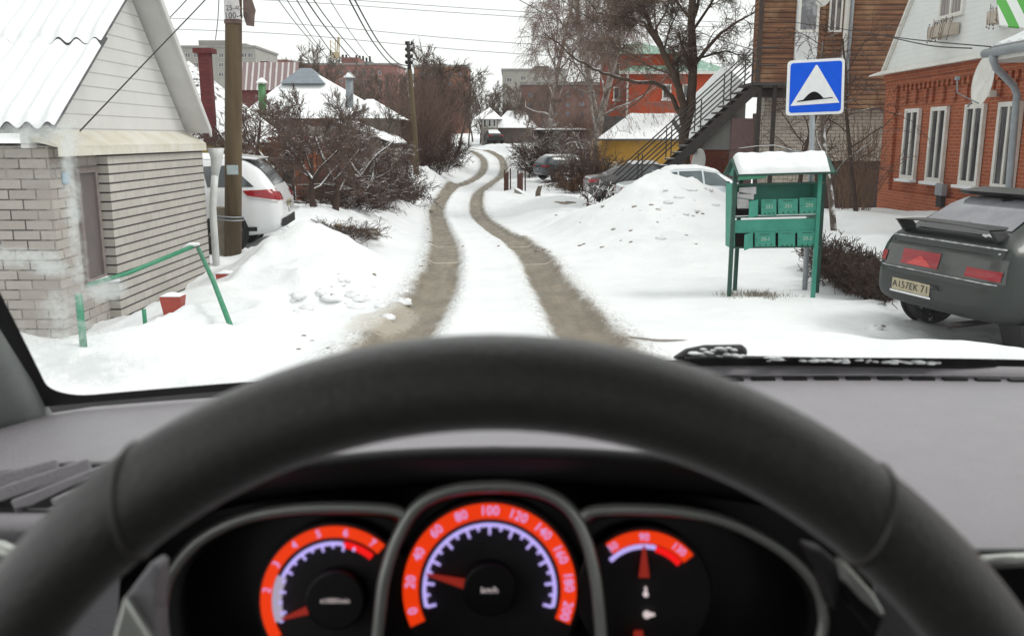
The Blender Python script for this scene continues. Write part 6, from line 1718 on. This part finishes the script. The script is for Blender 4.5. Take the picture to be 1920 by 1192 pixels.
# rusty gate posts, stump, plank
M['rust_iron'] = mat('rust_iron', (.11, .045, .03), (.065, .03, .024), 6, .85)
D = 44
for (x0, x1, y0, y1, lab, d) in ((946, 957, 322, 349, 'rusty brown gate leaf standing open in the snow nearest the ruts', 46), (971, 985, 323, 358, 'rusty iron gate leaf with ragged top behind the low brick kerb', 43)):
    a, b_ = at(x0, y1, d), at(x1, y0, d); g_ = thing('gate', lab, 'gate', a)
    mb = MB(); w = b_.x - a.x
    mb.prism([(a.x, d, a.z - .4), (a.x + w * .7, d + .3, a.z - .35), (a.x + w * .7, d + .3, b_.z), (a.x, d, b_.z - .1)], (0, .05, 0)); mb.build('sheet', M['rust_iron'], g_)
    for x, y, dz in ((a.x, d - .02, .0), (b_.x, d + .36, .06)):
        mb = MB(); mb.box((x, y, (a.z + b_.z) / 2 - .15 + dz), (.07, .07, b_.z - a.z + .5)); mb.build('post', M['rust_iron'], g_)
q = [at(968, 357, 42.6), at(988, 369, 41)]
mb = MB(); mb.bar(q[0], q[1], .22, .2); tag(bevel(mb.build('kerb_block', mat('kerb_grey', (.3, .28, .26), (.2, .18, .17), 4, .9, snow=(.6, 3.0)), None), .02), 'fallen grey block lying in snow below the rusty gate leaf', 'block')
a = at(1008, 369, 38); mb = MB(); mb.tube([a - Vector((0, 0, .3)), a + Vector((.02, 0, .2)), a + Vector((.1, 0, .42)), a + Vector((.16, .03, .5))], [.12, .11, .09, .05], 8); tag(mb.build('stump', mat('stump_bark', (.17, .13, .10), (.1, .08, .065), 9, .9, snow=(.7, 4.0)), None, True), 'short broken stump in the snow right of the rusty gate', 'stump')
mb = MB(); a, b_ = on_ground(1075, 24, .02), on_ground(1133, 24.4, .03); mb.bar(a, b_, .08, .05); tag(mb.build('plank', M['concrete'], None), 'thin grey plank lying flat on the snow field', 'plank')
# red signal rag and black stick at the buried car's tail
# dirty lumps thrown up along the ruts
def lump(r, seed):
    rng = random.Random(seed); mb = MB(); rows = []
    for i in range(7):
        a = math.pi * i / 6; row = []
        for j in range(9):
            b_ = 2 * math.pi * j / 9; k = r * (1 + rng.uniform(-.28, .28))
            row.append((k * math.sin(a) * math.cos(b_) * 1.2, k * math.sin(a) * math.sin(b_), k * .5 * math.cos(a)))
        rows.append(row)
    mb.grid(rows, 0, True); return mb
M['clod'] = mat('dirty_clod', (.16, .125, .095), (.46, .42, .38), 22, .95, lo=.35, hi=.75)
M['clod_snow'] = mat('snow_clod', (.84, .85, .86), (.70, .71, .72), 14, .9)
rng = random.Random(11); protos = []
spots = [(935, 462, 'clod'), (955, 463, 'clod'), (1000, 462, 'clod'), (1008, 470, 'clod'), (1020, 468, 'clod'), (1030, 472, 'clod'), (868, 462, 'clod'), (803, 430, 'clod'), (808, 455, 'clod'), (790, 500, 'clod'), (795, 490, 'clod'), (700, 515, 'clod'), (632, 515, 'clod'), (640, 525, 'clod'),
         (600, 550, 'clod_snow'), (620, 560, 'clod_snow'), (570, 630, 'clod'), (585, 640, 'clod'), (615, 655, 'clod'), (560, 655, 'clod'), (1095, 458, 'clod'), (1130, 464, 'clod'), (1190, 388, 'clod'), (1222, 385, 'clod'), (1110, 383, 'clod'), (1655, 612, 'clod'), (1640, 618, 'clod_snow'), (1240, 448, 'clod_snow'), (1340, 385, 'clod_snow')]
EXTRA = []
for k in range(56):
    EXTRA.append((rng.choice([rng.gauss(570, 45), rng.gauss(640, 25), rng.gauss(720, 40)]), rng.gauss(560, 26), 'clod_snow') if k < 34 else (rng.uniform(1120, 1330), rng.uniform(352, 410), 'clod_snow'))
for k in range(16): EXTRA.append((rng.uniform(1040, 1330), rng.uniform(375, 470), 'clod'))
for i, (px, py, m) in enumerate(spots + EXTRA):
    p = ground_hit(px, py)
    o = lump((rng.uniform(.018, .035) if py > 560 else rng.uniform(.03, .06)) if m == 'clod' else (rng.choice([.02, .03, .04, .06, .09]) * rng.uniform(.8, 1.3) if i >= len(spots) else rng.uniform(.06, .11)), i).build(m.replace('clod_snow', 'snow_lump').replace('clod', 'dirt_clod'), M[m], None, True, True); o.location = p; o.rotation_euler.z = rng.uniform(0, 6)
    tag(o, 'small brown clod of frozen dirt lying on the snow' if m == 'clod' else 'small grey lump of old snow lying on the snow bank', 'clod', 'clods scattered on the snow' if m == 'clod' else 'lumps on the snow banks')
# dirty ridge with stones right of the street and a rock at the left verge
p = ground_hit(1062, 384); o = lump(.36, 77).build('dirt_heap', M['clod'], None, True, True); o.location = p + Vector((0, .2, -.05)); o.scale = (1.5, .8, .8); tag(o, 'dirty grey heap of snow and soil near the right snow field edge', 'heap')
p = ground_hit(672, 442); o = lump(.30, 78).build('stone', mat('ochre_stone', (.26, .17, .08), (.16, .11, .06), 4, .9, snow=(.75, 4.0)), None, True, True); o.location = p + Vector((-.05, .2, .08)); o.scale = (1.3, .9, 1.1); tag(o, 'ochre stone block under snowy twigs on the left verge', 'stone')
# ------------------------------------------------------------------ bare trees and bushes
def bark(name, c1, c2, snow=(.62, 2.2), scale=5):
    return mat(name, c1, c2, scale, .9, 0.004, 30, spec=.2, snow=snow)
M['bark_dark'] = bark('bark_dark', (.075, .052, .040), (.045, .032, .026), (.66, 1.6))
M['twig_brown'] = mat('twig_brown', (.105, .064, .048), (.07, .045, .036), 2, .9, spec=.2)
M['twig_snow'] = bark('twig_snow', (.085, .055, .044), (.055, .038, .032), (.98, 1.5), 3)
M['twig_snowy'] = bark('twig_snowy', (.10, .065, .05), (.06, .042, .036), (.80, 1.6), 3)
M['twig_purple'] = mat('twig_purple', (.165, .108, .088), (.115, .078, .066), .6, .9, spec=.2)
M['twig_grey'] = mat('twig_grey', (.16, .125, .105), (.11, .085, .075), 1.5, .9, spec=.2)
M['birch_bark'] = bark('birch_bark', (.42, .38, .34), (.12, .095, .085), (.7, 2), 2.5)
M['trunk_brown'] = bark('trunk_brown', (.115, .082, .062), (.07, .05, .04), (.80, 1.4), 3)

def rot_about(d, ang, spin):
    a = d.orthogonal().normalized(); b = d.cross(a)
    return (d * math.cos(ang) + (a * math.cos(spin) + b * math.sin(spin)) * math.sin(ang)).normalized()

class Tree:
    """grows limbs into two meshes: trunk (thick wood) and crown (branches and twigs)"""
    def __init__(self, seed, par, rmin=.008, split=.035):
        self.r = random.Random(seed); self.p = par; self.tr = MB(); self.cr = MB(); self.rmin = rmin; self.split = split
    def limb(self, pts, rad, lvl):
        mb = self.tr if max(rad) > self.split else self.cr
        mb.tube(pts, rad, 8 if max(rad) > .08 else (5 if max(rad) > .03 else 3), 0, False)
    def path(self, p, d, L, lvl):
        q = self.p; n = max(3, int(round(L / q['seg'][min(lvl, len(q['seg']) - 1)])))
        wig = q['wig'][min(lvl, len(q['wig']) - 1)]; trop = q['trop'][min(lvl, len(q['trop']) - 1)]
        pts = [Vector(p)]; d = Vector(d)
        for i in range(n):
            d = d + Vector((self.r.gauss(0, wig), self.r.gauss(0, wig), self.r.gauss(0, wig) + trop)); d.normalize()
            pts.append(pts[-1] + d * (L / n))
        return pts
    def grow(self, p, d, L, r, lvl):
        q = self.p
        pts = self.path(p, d, L, lvl)
        n = len(pts) - 1
        end = q.get('end', .35)
        rad = [max(self.rmin * .8, r * (1 - (1 - end) * i / n)) for i in range(n + 1)]
        self.limb(pts, rad, lvl)
        self.side(pts, rad, L, lvl)
    def side(self, pts, rad, L, lvl):
        q = self.p
        if lvl >= q['levels']: return
        n = len(pts) - 1
        kids_ = q['n'][min(lvl, len(q['n']) - 1)]
        kids_ = int(kids_ * self.r.uniform(.75, 1.25) + .5)
        s0 = q['start'][min(lvl, len(q['start']) - 1)]
        for k in range(kids_):
            t = s0 + (1 - s0) * (k + self.r.random()) / kids_
            f = t * n; i = min(int(f), n - 1); base = pts[i].lerp(pts[i + 1], f - i)
            dd = (pts[i + 1] - pts[i]).normalized()
            ang = self.r.gauss(*q['ang'][min(lvl, len(q['ang']) - 1)])
            nd = rot_about(dd, ang, self.r.uniform(0, 2 * math.pi))
            rr = lerp(rad[i], rad[min(i + 1, n)], f - i)
            LL = L * q['len'][min(lvl, len(q['len']) - 1)] * self.r.uniform(.6, 1.2) * (1.15 - .55 * t)
            self.grow(base, nd, max(LL, q.get('lmin', .12)), max(self.rmin, rr * q.get('rr', .5)), lvl + 1)
    def finish(self, name, label, cat, loc, m_tr, m_cr, group=None, local=False):
        root = thing(name, label, cat, loc, group)
        if self.tr.v: self.tr.build('trunk', m_tr, root, True, local)
        if self.cr.v: self.cr.build('crown', m_cr, root, False, local)
        return root

# --- the big leafless tree behind the stairs ---------------------------------------------
D = 32
BIG = dict(levels=4, seg=(.5, .35, .22, .16, .14), wig=(.10, .16, .2, .24, .25), trop=(.02, .03, -.01, -.05, -.10), n=(7, 9, 7, 6, 4), start=(.15, .15, .1, .1, .05), ang=((.85, .25), (.8, .25), (.75, .3), (.7, .3)), len=(.5, .48, .5, .52, .6), rr=.42, lmin=.18)
bt = Tree(21, BIG, .0075, .04)
def sk(pts):
    return [at(x, y, D + dd) for x, y, dd, r in pts], [r for *_, r in pts]
LIMBS = [
 ([(1284, 345, 0, .30), (1284, 318, 0, .26), (1281, 262, 0, .235), (1292, 215, 0, .22), (1298, 160, 0, .205), (1300, 110, .1, .19), (1296, 50, .1, .175), (1298, -20, .2, .16), (1304, -110, .3, .13), (1312, -220, .3, .07)], 0),
 ([(1282, 235, 0, .17), (1276, 180, -.2, .165), (1262, 135, -.4, .14), (1243, 98, -.5, .125), (1226, 62, -.6, .11), (1213, 30, -.7, .095), (1195, 2, -.8, .08), (1175, -45, -.9, .06), (1150, -100, -1, .03)], 0),
 ([(1281, 222, 0, .12), (1264, 190, .4, .11), (1245, 165, .6, .10), (1225, 155, .8, .095), (1195, 155, 1.0, .085), (1165, 148, 1.2, .075), (1130, 138, 1.4, .065), (1105, 125, 1.5, .055), (1075, 108, 1.6, .045), (1048, 82, 1.7, .033), (1020, 62, 1.8, .02)], 1),
 ([(1300, 125, 0, .095), (1325, 92, -.5, .085), (1352, 62, -.8, .07), (1385, 40, -1.1, .05), (1420, 20, -1.4, .025)], 1),
 ([(1236, 88, -.5, .07), (1208, 42, 0, .062), (1175, 32, .3, .055), (1140, 30, .6, .045), (1115, 18, .9, .035), (1090, -8, 1, .022)], 1),
 ([(1300, 112, 0, .06), (1330, 104, .5, .05), (1360, 96, .8, .04), (1395, 104, 1, .02)], 1),
 ([(1277, 185, 0, .06), (1272, 150, .1, .055), (1270, 118, .2, .05), (1282, 100, .2, .04)], 1),
 ([(1298, 60, 0, .07), (1325, 20, .5, .06), (1350, -20, 1, .045), (1380, -70, 1.2, .02)], 1),
 ([(1298, 40, 0, .07), (1265, 0, .6, .055), (1235, -40, 1, .04), (1200, -90, 1.2, .02)], 1),
 ([(1226, 62, -.6, .05), (1250, 20, -.8, .04), (1262, -20, -1, .02)], 2),
 ([(1262, 140, -.3, .05), (1225, 128, -.8, .04), (1180, 100, -1.1, .03), (1140, 85, -1.3, .02)], 2)]
for pts, lv in LIMBS:
    P, rr = sk(pts); 
    P2 = []; R2 = []
    for i in range(len(P) - 1):
        for k in range(3):
            t = k / 3; j = bt.r.gauss(0, .02); P2.append(P[i].lerp(P[i + 1], t) + Vector((j if k else 0, 0, j if k else 0))); R2.append(.78 * lerp(rr[i], rr[i + 1], t))
    P2.append(P[-1]); R2.append(rr[-1]); bt.limb(P2, R2, 0)
    L = sum((P[i + 1] - P[i]).length for i in range(len(P) - 1))
    st = 0.42 if lv == 0 and pts[0][0] == 1284 else .25
    bt.p = dict(BIG, start=(st, st, .1, .1, .05), levels=4 if lv == 0 else 4, n=(9 if lv == 0 else 11, 10, 7, 5, 0), lmin=.32, len=(.30, .34, .52, .58, .6) if lv else (.24, .42, .52, .58, .6))
    bt.side(P2, R2, L, min(lv, 1))
M['twig_big'] = bark('twig_big', (.18, .13, .105), (.12, .085, .07), (1.0, 1.5), 3)
TB = bt.finish('bare_tree', 'big bare tree with forked trunk and snowy limb behind the steel stairs', 'tree', at(1284, 330, D), M['trunk_brown'], M['twig_big'])

# --- weeping birches farther back ---------------------------------------------------------
BIR = dict(levels=4, seg=(.7, .5, .35, .25, .22), wig=(.05, .12, .14, .12, .08), trop=(.02, .05, -.02, -.22, -.30), n=(18, 8, 7, 7, 3), start=(.22, .2, .15, .1, .1), ang=((.75, .2), (.7, .25), (.7, .25), (.7, .3)), len=(.40, .5, .6, .75, .7), rr=.42, lmin=.35, end=.2)
M['twig_birch'] = mat('twig_birch', (.23, .165, .14), (.17, .12, .105), .6, .9, spec=.2)
def birch(seed, px, D_, H, label, m_tr, m_cr, lean=(0, 0), rmin=.0085, par=BIR, name='birch'):
    b = on_ground(px, D_, -.2); t_ = Tree(seed, par, rmin, .05)
    t_.grow(b, Vector((lean[0], lean[1], 1)).normalized(), H, H * .017, 0)
    return t_.finish(name, label, 'tree', b, m_tr, m_cr)
birch(31, 1112, 47, 13.2, 'tall weeping birch with hanging brown twigs left of the orange house', M['birch_bark'], M['twig_birch'])
birch(32, 1018, 64, 14.5, 'weeping birch with drooping twigs against the pale sky, leftmost of the birches', M['birch_bark'], M['twig_birch'], (.02, 0))
birch(33, 1130, 54, 14.5, 'weeping birch crown rising above the orange house tower', M['birch_bark'], M['twig_birch'], (-.02, 0))
# pale crooked snowy fruit tree in front of the birches
CRK = dict(levels=3, seg=(.35, .28, .2, .16), wig=(.2, .28, .28, .3), trop=(.02, -.02, -.06, -.08), n=(7, 6, 6, 5), start=(.3, .25, .2, .1), ang=((1.0, .3), (.9, .3), (.8, .3)), len=(.75, .6, .55, .5), rr=.55, lmin=.25, end=.4)
M['bark_pale'] = bark('bark_pale', (.27, .225, .20), (.16, .13, .115), (.72, 1.5))
for sd, px, Dd, H, lab in ((41, 1122, 45, 4.6, 'crooked pale barked tree with snow on its twisted limbs before the birches'), (42, 1022, 60, 5.0, 'low crooked pale tree beside the dark brown garage')):
    b = on_ground(px, Dd, -.2); t_ = Tree(sd, CRK, .012, .05)
    for k in range(3): t_.grow(b, Vector((random.Random(sd + k).uniform(-.6, .4), .1 * k, 1)).normalized(), H * (.5 + .10 * k), .09, 0)
    t_.finish('crooked_tree', lab, 'tree', b, M['bark_pale'], M['bark_pale'])

# --- snowy orchard at the left ------------------------------------------------------------
ORC = dict(levels=4, seg=(.3, .26, .2, .14, .12), wig=(.12, .2, .24, .26, .28), trop=(.03, .0, -.02, -.03, -.03), n=(5, 6, 5, 3, 0), start=(.35, .2, .12, .1, .1), ang=((.95, .2), (.85, .25), (.8, .3), (.8, .3)), len=(.85, .6, .5, .5, .5), rr=.5, lmin=.16, end=.4)
M['orchard_bark'] = bark('orchard_bark', (.085, .055, .045), (.05, .035, .03), (.38, 1.8))
M['orchard_twig'] = bark('orchard_twig', (.135, .092, .076), (.09, .062, .052), (.92, 1.5), 3)
for sd, px, Dd, H, lean, lab in ((51, 590, 19.2, 1.15, (-.25, 0), 'low spreading fruit tree with snowy limbs right behind the white car'), (52, 628, 19.8, 1.25, (.12, .1), 'fruit tree with dark forked stem, right of the pair behind the white car'), (53, 520, 21.5, 1.6, (-.2, 0), 'fruit tree with snowy twigs in front of the rusty fence'), (54, 470, 20.5, 1.5, (-.1, .1), 'snowy fruit tree just right of the wooden pole'), (55, 680, 24, 1.5, (0, 0), 'snowy garden tree before the whitewashed shed')):
    b = on_ground(px, Dd, -.1); t_ = Tree(sd, ORC, .0062, .024)
    t_.grow(b, Vector((lean[0], lean[1], 1)).normalized(), H, .085, 0)
    for k in range(2):
        t_.grow(b + Vector((0, 0, H * .55)), Vector((lean[0] + (k - .5) * 1.5, .2 - .3 * k, 1)).normalized(), H * .9, .06, 0)
    t_.finish('fruit_tree', lab, 'tree', b, M['orchard_bark'], M['orchard_twig'])

# --- bushes -------------------------------------------------------------------------------
def bush_mesh(seed, stems, H, spread, par, rmin, r0=.02):
    t_ = Tree(seed, par, rmin, .5)
    rg = random.Random(seed)
    for k in range(stems):
        a = rg.uniform(0, 2 * math.pi); rr = math.sqrt(rg.random()) * spread
        d = Vector((math.cos(a) * rr * .9, math.sin(a) * rr * .9, 1)).normalized()
        t_.grow(Vector((math.cos(a) * rr * .35, math.sin(a) * rr * .35, -.1)), d, H * rg.uniform(.65, 1.1), r0, 0)
    return t_.cr
THK = dict(levels=2, seg=(.5, .35, .28), wig=(.10, .16, .2), trop=(.03, .03, .0), n=(11, 7, 4), start=(.12, .1, .1), ang=((.55, .2), (.6, .25)), len=(.42, .45, .5), rr=.5, lmin=.25, end=.3)
protos_ = {}
def proto(kind, k, label, cat, m, **kw):
    mb = bush_mesh(**kw); o = obj(kind, mb, m, None, False, True); return o
def place_copies(src, lst, label, cat, group, first=[0]):
    for i, (x, y, s, sz) in enumerate(lst):
        o = src[i % len(src)]
        c = o.copy(); COL.objects.link(c)
        rg = random.Random(int(x * 100) + int(y * 31)); c.location = (x, y, gz(x, y) - .05); c.rotation_euler = (rg.uniform(-.06, .06), rg.uniform(-.06, .06), rg.uniform(0, 6.28)); c.scale = (s, s, sz)
        tag(c, label, cat, group)
def drop(lst):
    for o in lst: bpy.data.objects.remove(o)
# dense thicket along the left side of the street
thk = [obj('thicket_tree', bush_mesh(60 + k, 10, 4.2, .5, THK, .009, .04), M['twig_purple'], None, False, True) for k in range(4)]
rg = random.Random(5); lst = []
for k in range(38):
    y = rg.uniform(40, 84)
    xl = float(smooth_interp(np.array([y]), ty, tl)[0])
    x = xl - 2.6 - abs(rg.gauss(0, 3.2)) - (1.0 if y < 50 else 0)
    px = 960 + x / y * FPX
    if px < 735: x = (rg.uniform(735, 800) - 960) / FPX * y; px = 960 + x / y * FPX
    if x > xl - 2.2: continue
    top = at(px, rg.uniform(125, 190) if px > 775 else rg.uniform(205, 240), y).z
    s = max(.35, (top - gz(x, y)) / 4.5); lst.append((x, y, min(s, 1.1) * .8, s))
place_copies(thk, lst, 'dense dark brown leafless thicket lining the left side of the street', 'thicket', 'thickets along the left bank')
lst = []
for k in range(26):
    y = rg.uniform(56, 100); xr = float(smooth_interp(np.array([min(y, 84)]), ty, tr_)[0])
    x = xr + 4.5 + abs(rg.gauss(0, 4.5)) + (2 if 70 < y < 85 else 0); px = 960 + x / y * FPX; top = at(px, rg.uniform(195, 245), y).z; s = max(.3, (top - gz(x, y)) / 4.5); lst.append((x, y, min(s, 1) * .85, s))
place_copies(thk, lst, 'brown leafless thicket rising right of the street below the brick block', 'thicket', 'thickets right of the street')
lst = []
for px, y, tp in ((1050, 59, 258), (1078, 58, 250), (1098, 46, 240), (1112, 44.2, 240), (1025, 61, 262), (1090, 58, 236)):
    p = on_ground(px, y); s = (at(px, tp, y).z - p.z) / 4.5; lst.append((p.x, y, s * .9, s))
place_copies(thk, lst, 'dark brown leafless bush screening the left end of the yellow house', 'thicket', 'bushes before the yellow house')
drop(thk)
# taller trees on the skyline
SKY = dict(levels=3, seg=(.9, .6, .4, .3), wig=(.06, .1, .12, .14), trop=(.02, .06, .05, .03), n=(16, 9, 7, 5), start=(.22, .15, .1, .1), ang=((.6, .15), (.55, .2), (.5, .2)), len=(.45, .5, .5, .5), rr=.45, lmin=.5, end=.25)
sk_ = []
for k in range(3):
    t_ = Tree(80 + k, SKY, .028, 9); t_.grow(Vector((0, 0, -.2)), Vector((0, 0, 1)), 11, .2, 0); sk_.append(obj('skyline_tree', t_.cr, M['twig_grey'], None, False, True))
def skl(lst_, label, group):
    L_ = []
    for px, D_, top in lst_:
        p = at(px, top, D_); z = gz(p.x, D_); s = (p.z - z) / 11.0 / 1.12; L_.append((p.x, D_, s, s))
    place_copies(sk_, L_, label, 'tree', group)
skl([(545, 110, 92), (575, 112, 86), (600, 118, 100), (520, 116, 105)], 'bare round crowned tree on the skyline behind the hip roof', 'bare trees on the left skyline')
skl([(785, 72, 95), (812, 76, 90), (840, 80, 108), (860, 84, 118), (740, 66, 140), (720, 60, 150)], 'tall bare tree standing behind the far utility pole', 'bare trees behind the far pole')
skl([(885, 105, 150), (905, 112, 148), (925, 118, 158), (945, 108, 185), (965, 104, 170), (985, 98, 160), (1010, 92, 150)], 'grey bare tree beyond the bend of the street', 'bare trees beyond the bend')
skl([(486, 33, 176), (528, 32, 186), (566, 34, 168), (604, 33, 182), (640, 35, 176), (672, 37, 192), (700, 40, 186)], 'slim leafless garden tree with fine twigs in front of the snowy hip roof', 'garden trees before the hip roof')
skl([(878, 95, 172), (900, 98, 178), (918, 104, 172), (962, 98, 182), (940, 103, 176), (985, 90, 172), (755, 90, 128), (690, 100, 132), (650, 105, 128)], 'fine twigged grey tree among the far buildings', 'fine grey trees among the far buildings')
drop(sk_)
# brushwood on the left bank by the far pole and low twigs on the verge
BRU = dict(levels=2, seg=(.25, .2, .16), wig=(.16, .2, .22), trop=(-.04, -.02, -.02), n=(9, 6, 4), start=(.15, .1, .1), ang=((.6, .25), (.65, .3)), len=(.5, .5, .5), rr=.55, lmin=.12, end=.35)
bru = [obj('brushwood', bush_mesh(90 + k, 26, 1.25, 1.2, BRU, .0075, .014), M['twig_snow'], None, False, True) for k in range(3)]
lst = []
for px, D_, s in ((650, 25.5, .9), (675, 26.5, 1.05), (700, 27.5, 1.0), (722, 29, 1.0), (742, 31, .9), (640, 22.5, .75), (668, 23, .75), (610, 22, .7), (755, 33, .8), (690, 30, 1.2), (715, 33, 1.25)):
    p = on_ground(px, D_); lst.append((p.x, D_, s, s * .95))
place_copies(bru, lst, 'low brown brushwood arching over the snow of the left bank', 'bush', 'brushwood on the left bank')
lst = []
for px, D_, s in ((628, 15.6, .55), (655, 16.0, .55), (604, 15.8, .45)):
    p = on_ground(px, D_); lst.append((p.x, D_, s, s * .6))
place_copies(bru, lst, 'snowy twigs poking out beside the ochre stone on the verge', 'bush', 'twigs by the ochre stone')
lst = []
for px, D_, s in ((828, 55, 1.3), (838, 59, 1.3), (850, 66, 1.3)):
    p = on_ground(px, D_); lst.append((p.x - .4, D_, s, s * 1.25))
place_copies(bru, lst, 'dark snowy shrub leaning over the left rut near the bend', 'bush', 'shrubs leaning over the left rut')
lst = []
for px, D_, s in ((1120, 44, 1.0), (1090, 44, 1.3), (1035, 60, 1.8), (1015, 61, 1.7), (1002, 72, 1.8), (1110, 42, 1.6), (1060, 60, 1.8)):
    p = on_ground(px, D_); lst.append((p.x, D_, s, s))
place_copies(bru, lst, 'brown leafless bush in the yards right of the street', 'bush', 'bushes in the right hand yards')
# thin dark whips beside the brick house, hedge behind the mailboxes
lst = []
for px, D_, s in ((1592, 20.5, 1.0), (1618, 20.8, 1.05), (1572, 22, 1.0)):
    p = on_ground(px, D_); lst.append((p.x, D_, s * .8, s * 1.35))
whp = [obj('whips', bush_mesh(190, 16, 1.5, .5, dict(BRU, levels=1, trop=(.02, .02), n=(5,), ang=((.35, .15),)), .007, .013), mat('whip_tan', (.19, .115, .07), (.12, .075, .05), 3, .9), None, False, True)]
place_copies(whp, lst, 'upright brown whips growing in front of the dark recess by the brick house', 'bush', 'whips by the brick house')
drop(bru); drop(whp)
# leafy low bush by the estate car
t_ = Tree(95, dict(BRU, n=(10, 7, 5)), .012, .5); rg = random.Random(8)
for k in range(34):
    a = rg.uniform(0, 6.28); t_.grow(Vector((rg.uniform(-1.1, 1.1), rg.uniform(-.5, .5), -.1)), Vector((math.cos(a) * .6, math.sin(a) * .6, 1)).normalized(), rg.uniform(.5, .85), .018, 0)
lf = MB(); cr = t_.cr
for k in range(2600):
    v = Vector(rg.choice(cr.v)) + Vector((rg.uniform(-.06, .06), rg.uniform(-.06, .06), rg.uniform(-.06, .06))); a = rot_about(Vector((0, 0, 1)), rg.uniform(0, 1.6), rg.uniform(0, 6.28)); u = a.orthogonal().normalized() * .045; w = a.cross(u).normalized() * .03
    lf.add([v - u, v + w, v + u, v - w], [(0, 1, 2, 3)])
b = on_ground(1096, 40, 0)
rt_ = thing('leafy_bush', 'rounded bush keeping dry brown leaves in front of the dark blue car', 'bush', b)
o1 = obj('branches', cr, M['twig_brown'], rt_, False, True); o2 = obj('foliage', lf, mat('dry_leaf', (.17, .085, .03), (.09, .05, .02), 5, .8), rt_, False, True)
# small gnarled snowy stump trees near the buried car
for sd, px, Dd, H, lab in ((71, 1130, 24.5, .85, 'small gnarled snow topped tree stem before the dark grey sedan'), (72, 1102, 27, .9, 'thin crooked sapling in the snow left of the gnarled stem')):
    b = on_ground(px, Dd, -.1); t_ = Tree(sd, dict(CRK, seg=(.12, .12, .1, .08), levels=2, lmin=.1), .010, .03); t_.grow(b, Vector((-.25, 0, 1)).normalized(), H * .7, .10 if sd == 71 else .05, 0); t_.grow(b + Vector((0, 0, .3)), Vector((.5, 0, 1)).normalized(), H * .7, .06 if sd == 71 else .03, 0)
    t_.finish('gnarled_tree', lab, 'tree', b, M['orchard_bark'], M['orchard_bark'])
# birch stem and branching tree behind the road sign
SGN = dict(levels=3, seg=(.4, .3, .22, .16, .14), wig=(.06, .16, .22, .25, .25), trop=(.02, .0, -.01, -.02, -.04), n=(9, 6, 5, 4, 3), start=(.25, .15, .1, .1), ang=((1.05, .25), (.85, .3), (.8, .3)), len=(.42, .55, .5, .5), rr=.45, lmin=.18, end=.35)
b = on_ground(1569, 15.5, -.1); t_ = Tree(61, SGN, .0055, .02); t_.grow(b, Vector((-.06, .05, 1)).normalized(), 3.4, .062, 0)
t_.finish('young_tree', 'young tree with snow on its stem behind the road sign', 'tree', b, bark('stem_snow', (.15, .12, .10), (.07, .055, .045), (.1, 4.0)), M['twig_snow'])
b = on_ground(1490, 21, -.1); t_ = Tree(62, dict(SGN, wig=(.08, .16, .2, .22, .25), n=(11, 6, 5, 3, 2)), .0058, .03); t_.grow(b, Vector((.05, 0, 1)).normalized(), 3.3, .07, 0)
t_.finish('young_tree', 'leafless tree spreading before the pale brick ground floor', 'tree', b, M['bark_dark'], M['twig_snow'])
b = on_ground(1606, 19.5, -.1); t_ = Tree(63, dict(SGN, n=(9, 5, 4, 3, 2)), .0055, .03); t_.grow(b, Vector((-.12, 0, 1)).normalized(), 3.9, .06, 0)
t_.finish('young_tree', 'leafless tree with long fine twigs at the brick house corner', 'tree', b, M['bark_dark'], M['twig_snow'])
# clipped hedge
HED = dict(levels=2, seg=(.16, .12, .1), wig=(.2, .25, .25), trop=(.02, 0, 0), n=(7, 4, 3), start=(.1, .1), ang=((.6, .2), (.7, .25)), len=(.45, .5), rr=.6, lmin=.08, end=.5)
t_ = Tree(97, HED, .0055, .5); rg = random.Random(9)
h0, h1 = Vector((3.93, 10.9, 0)), Vector((5.6, 12.6, 0)); h0 = Vector((at(1540, 470, 12.4).x, 12.4, 0)); h1 = Vector((at(1672, 480, 9.9).x, 9.9, 0))
for k in range(230):
    p = h0.lerp(h1, rg.random()) + Vector((rg.uniform(-.15, .15), rg.uniform(-.18, .18), 0)); p.z = gz(p.x, p.y) - .05
    t_.grow(p, Vector((rg.gauss(0, .3), rg.gauss(0, .3), 1)).normalized(), rg.uniform(.35, .55), .009, 0)
ht = thing('hedge', 'clipped brown leafless hedge running behind the mailboxes to the green car', 'hedge', ((h0 + h1) / 2).to_tuple())
ht.location.z = gz((h0.x + h1.x) / 2, (h0.y + h1.y) / 2); obj('twigs', t_.cr, M['twig_snow'], ht)
# dry grass at the mailbox posts
gm = MB()
for k in range(420):
    px = rg.gauss(1430, 34); p = ground_hit(px, rg.gauss(555, 2.2)) if k < 60 else None
    if p is None:
        q = base_pts[rg.randrange(len(base_pts))]; p = q + Vector((rg.gauss(0, .06), rg.gauss(0, .05), 0)); p.z = gz(p.x, p.y)
    else:
        base_pts = (base_pts if k else []) + [p]
    d = Vector((rg.gauss(0, .35), rg.gauss(0, .35), 1)).normalized(); h = rg.uniform(.03, .09); s_ = Vector((.003, 0, 0)); gm.add([p - s_, p + s_, p + d * h], [(0, 1, 2)])
tag(obj('dry_grass', gm, mat('dry_grass', (.26, .22, .17), (.18, .15, .12), 9, .9), None), 'dry grass stubble poking through snow at the mailbox posts', 'grass', None, 'stuff')
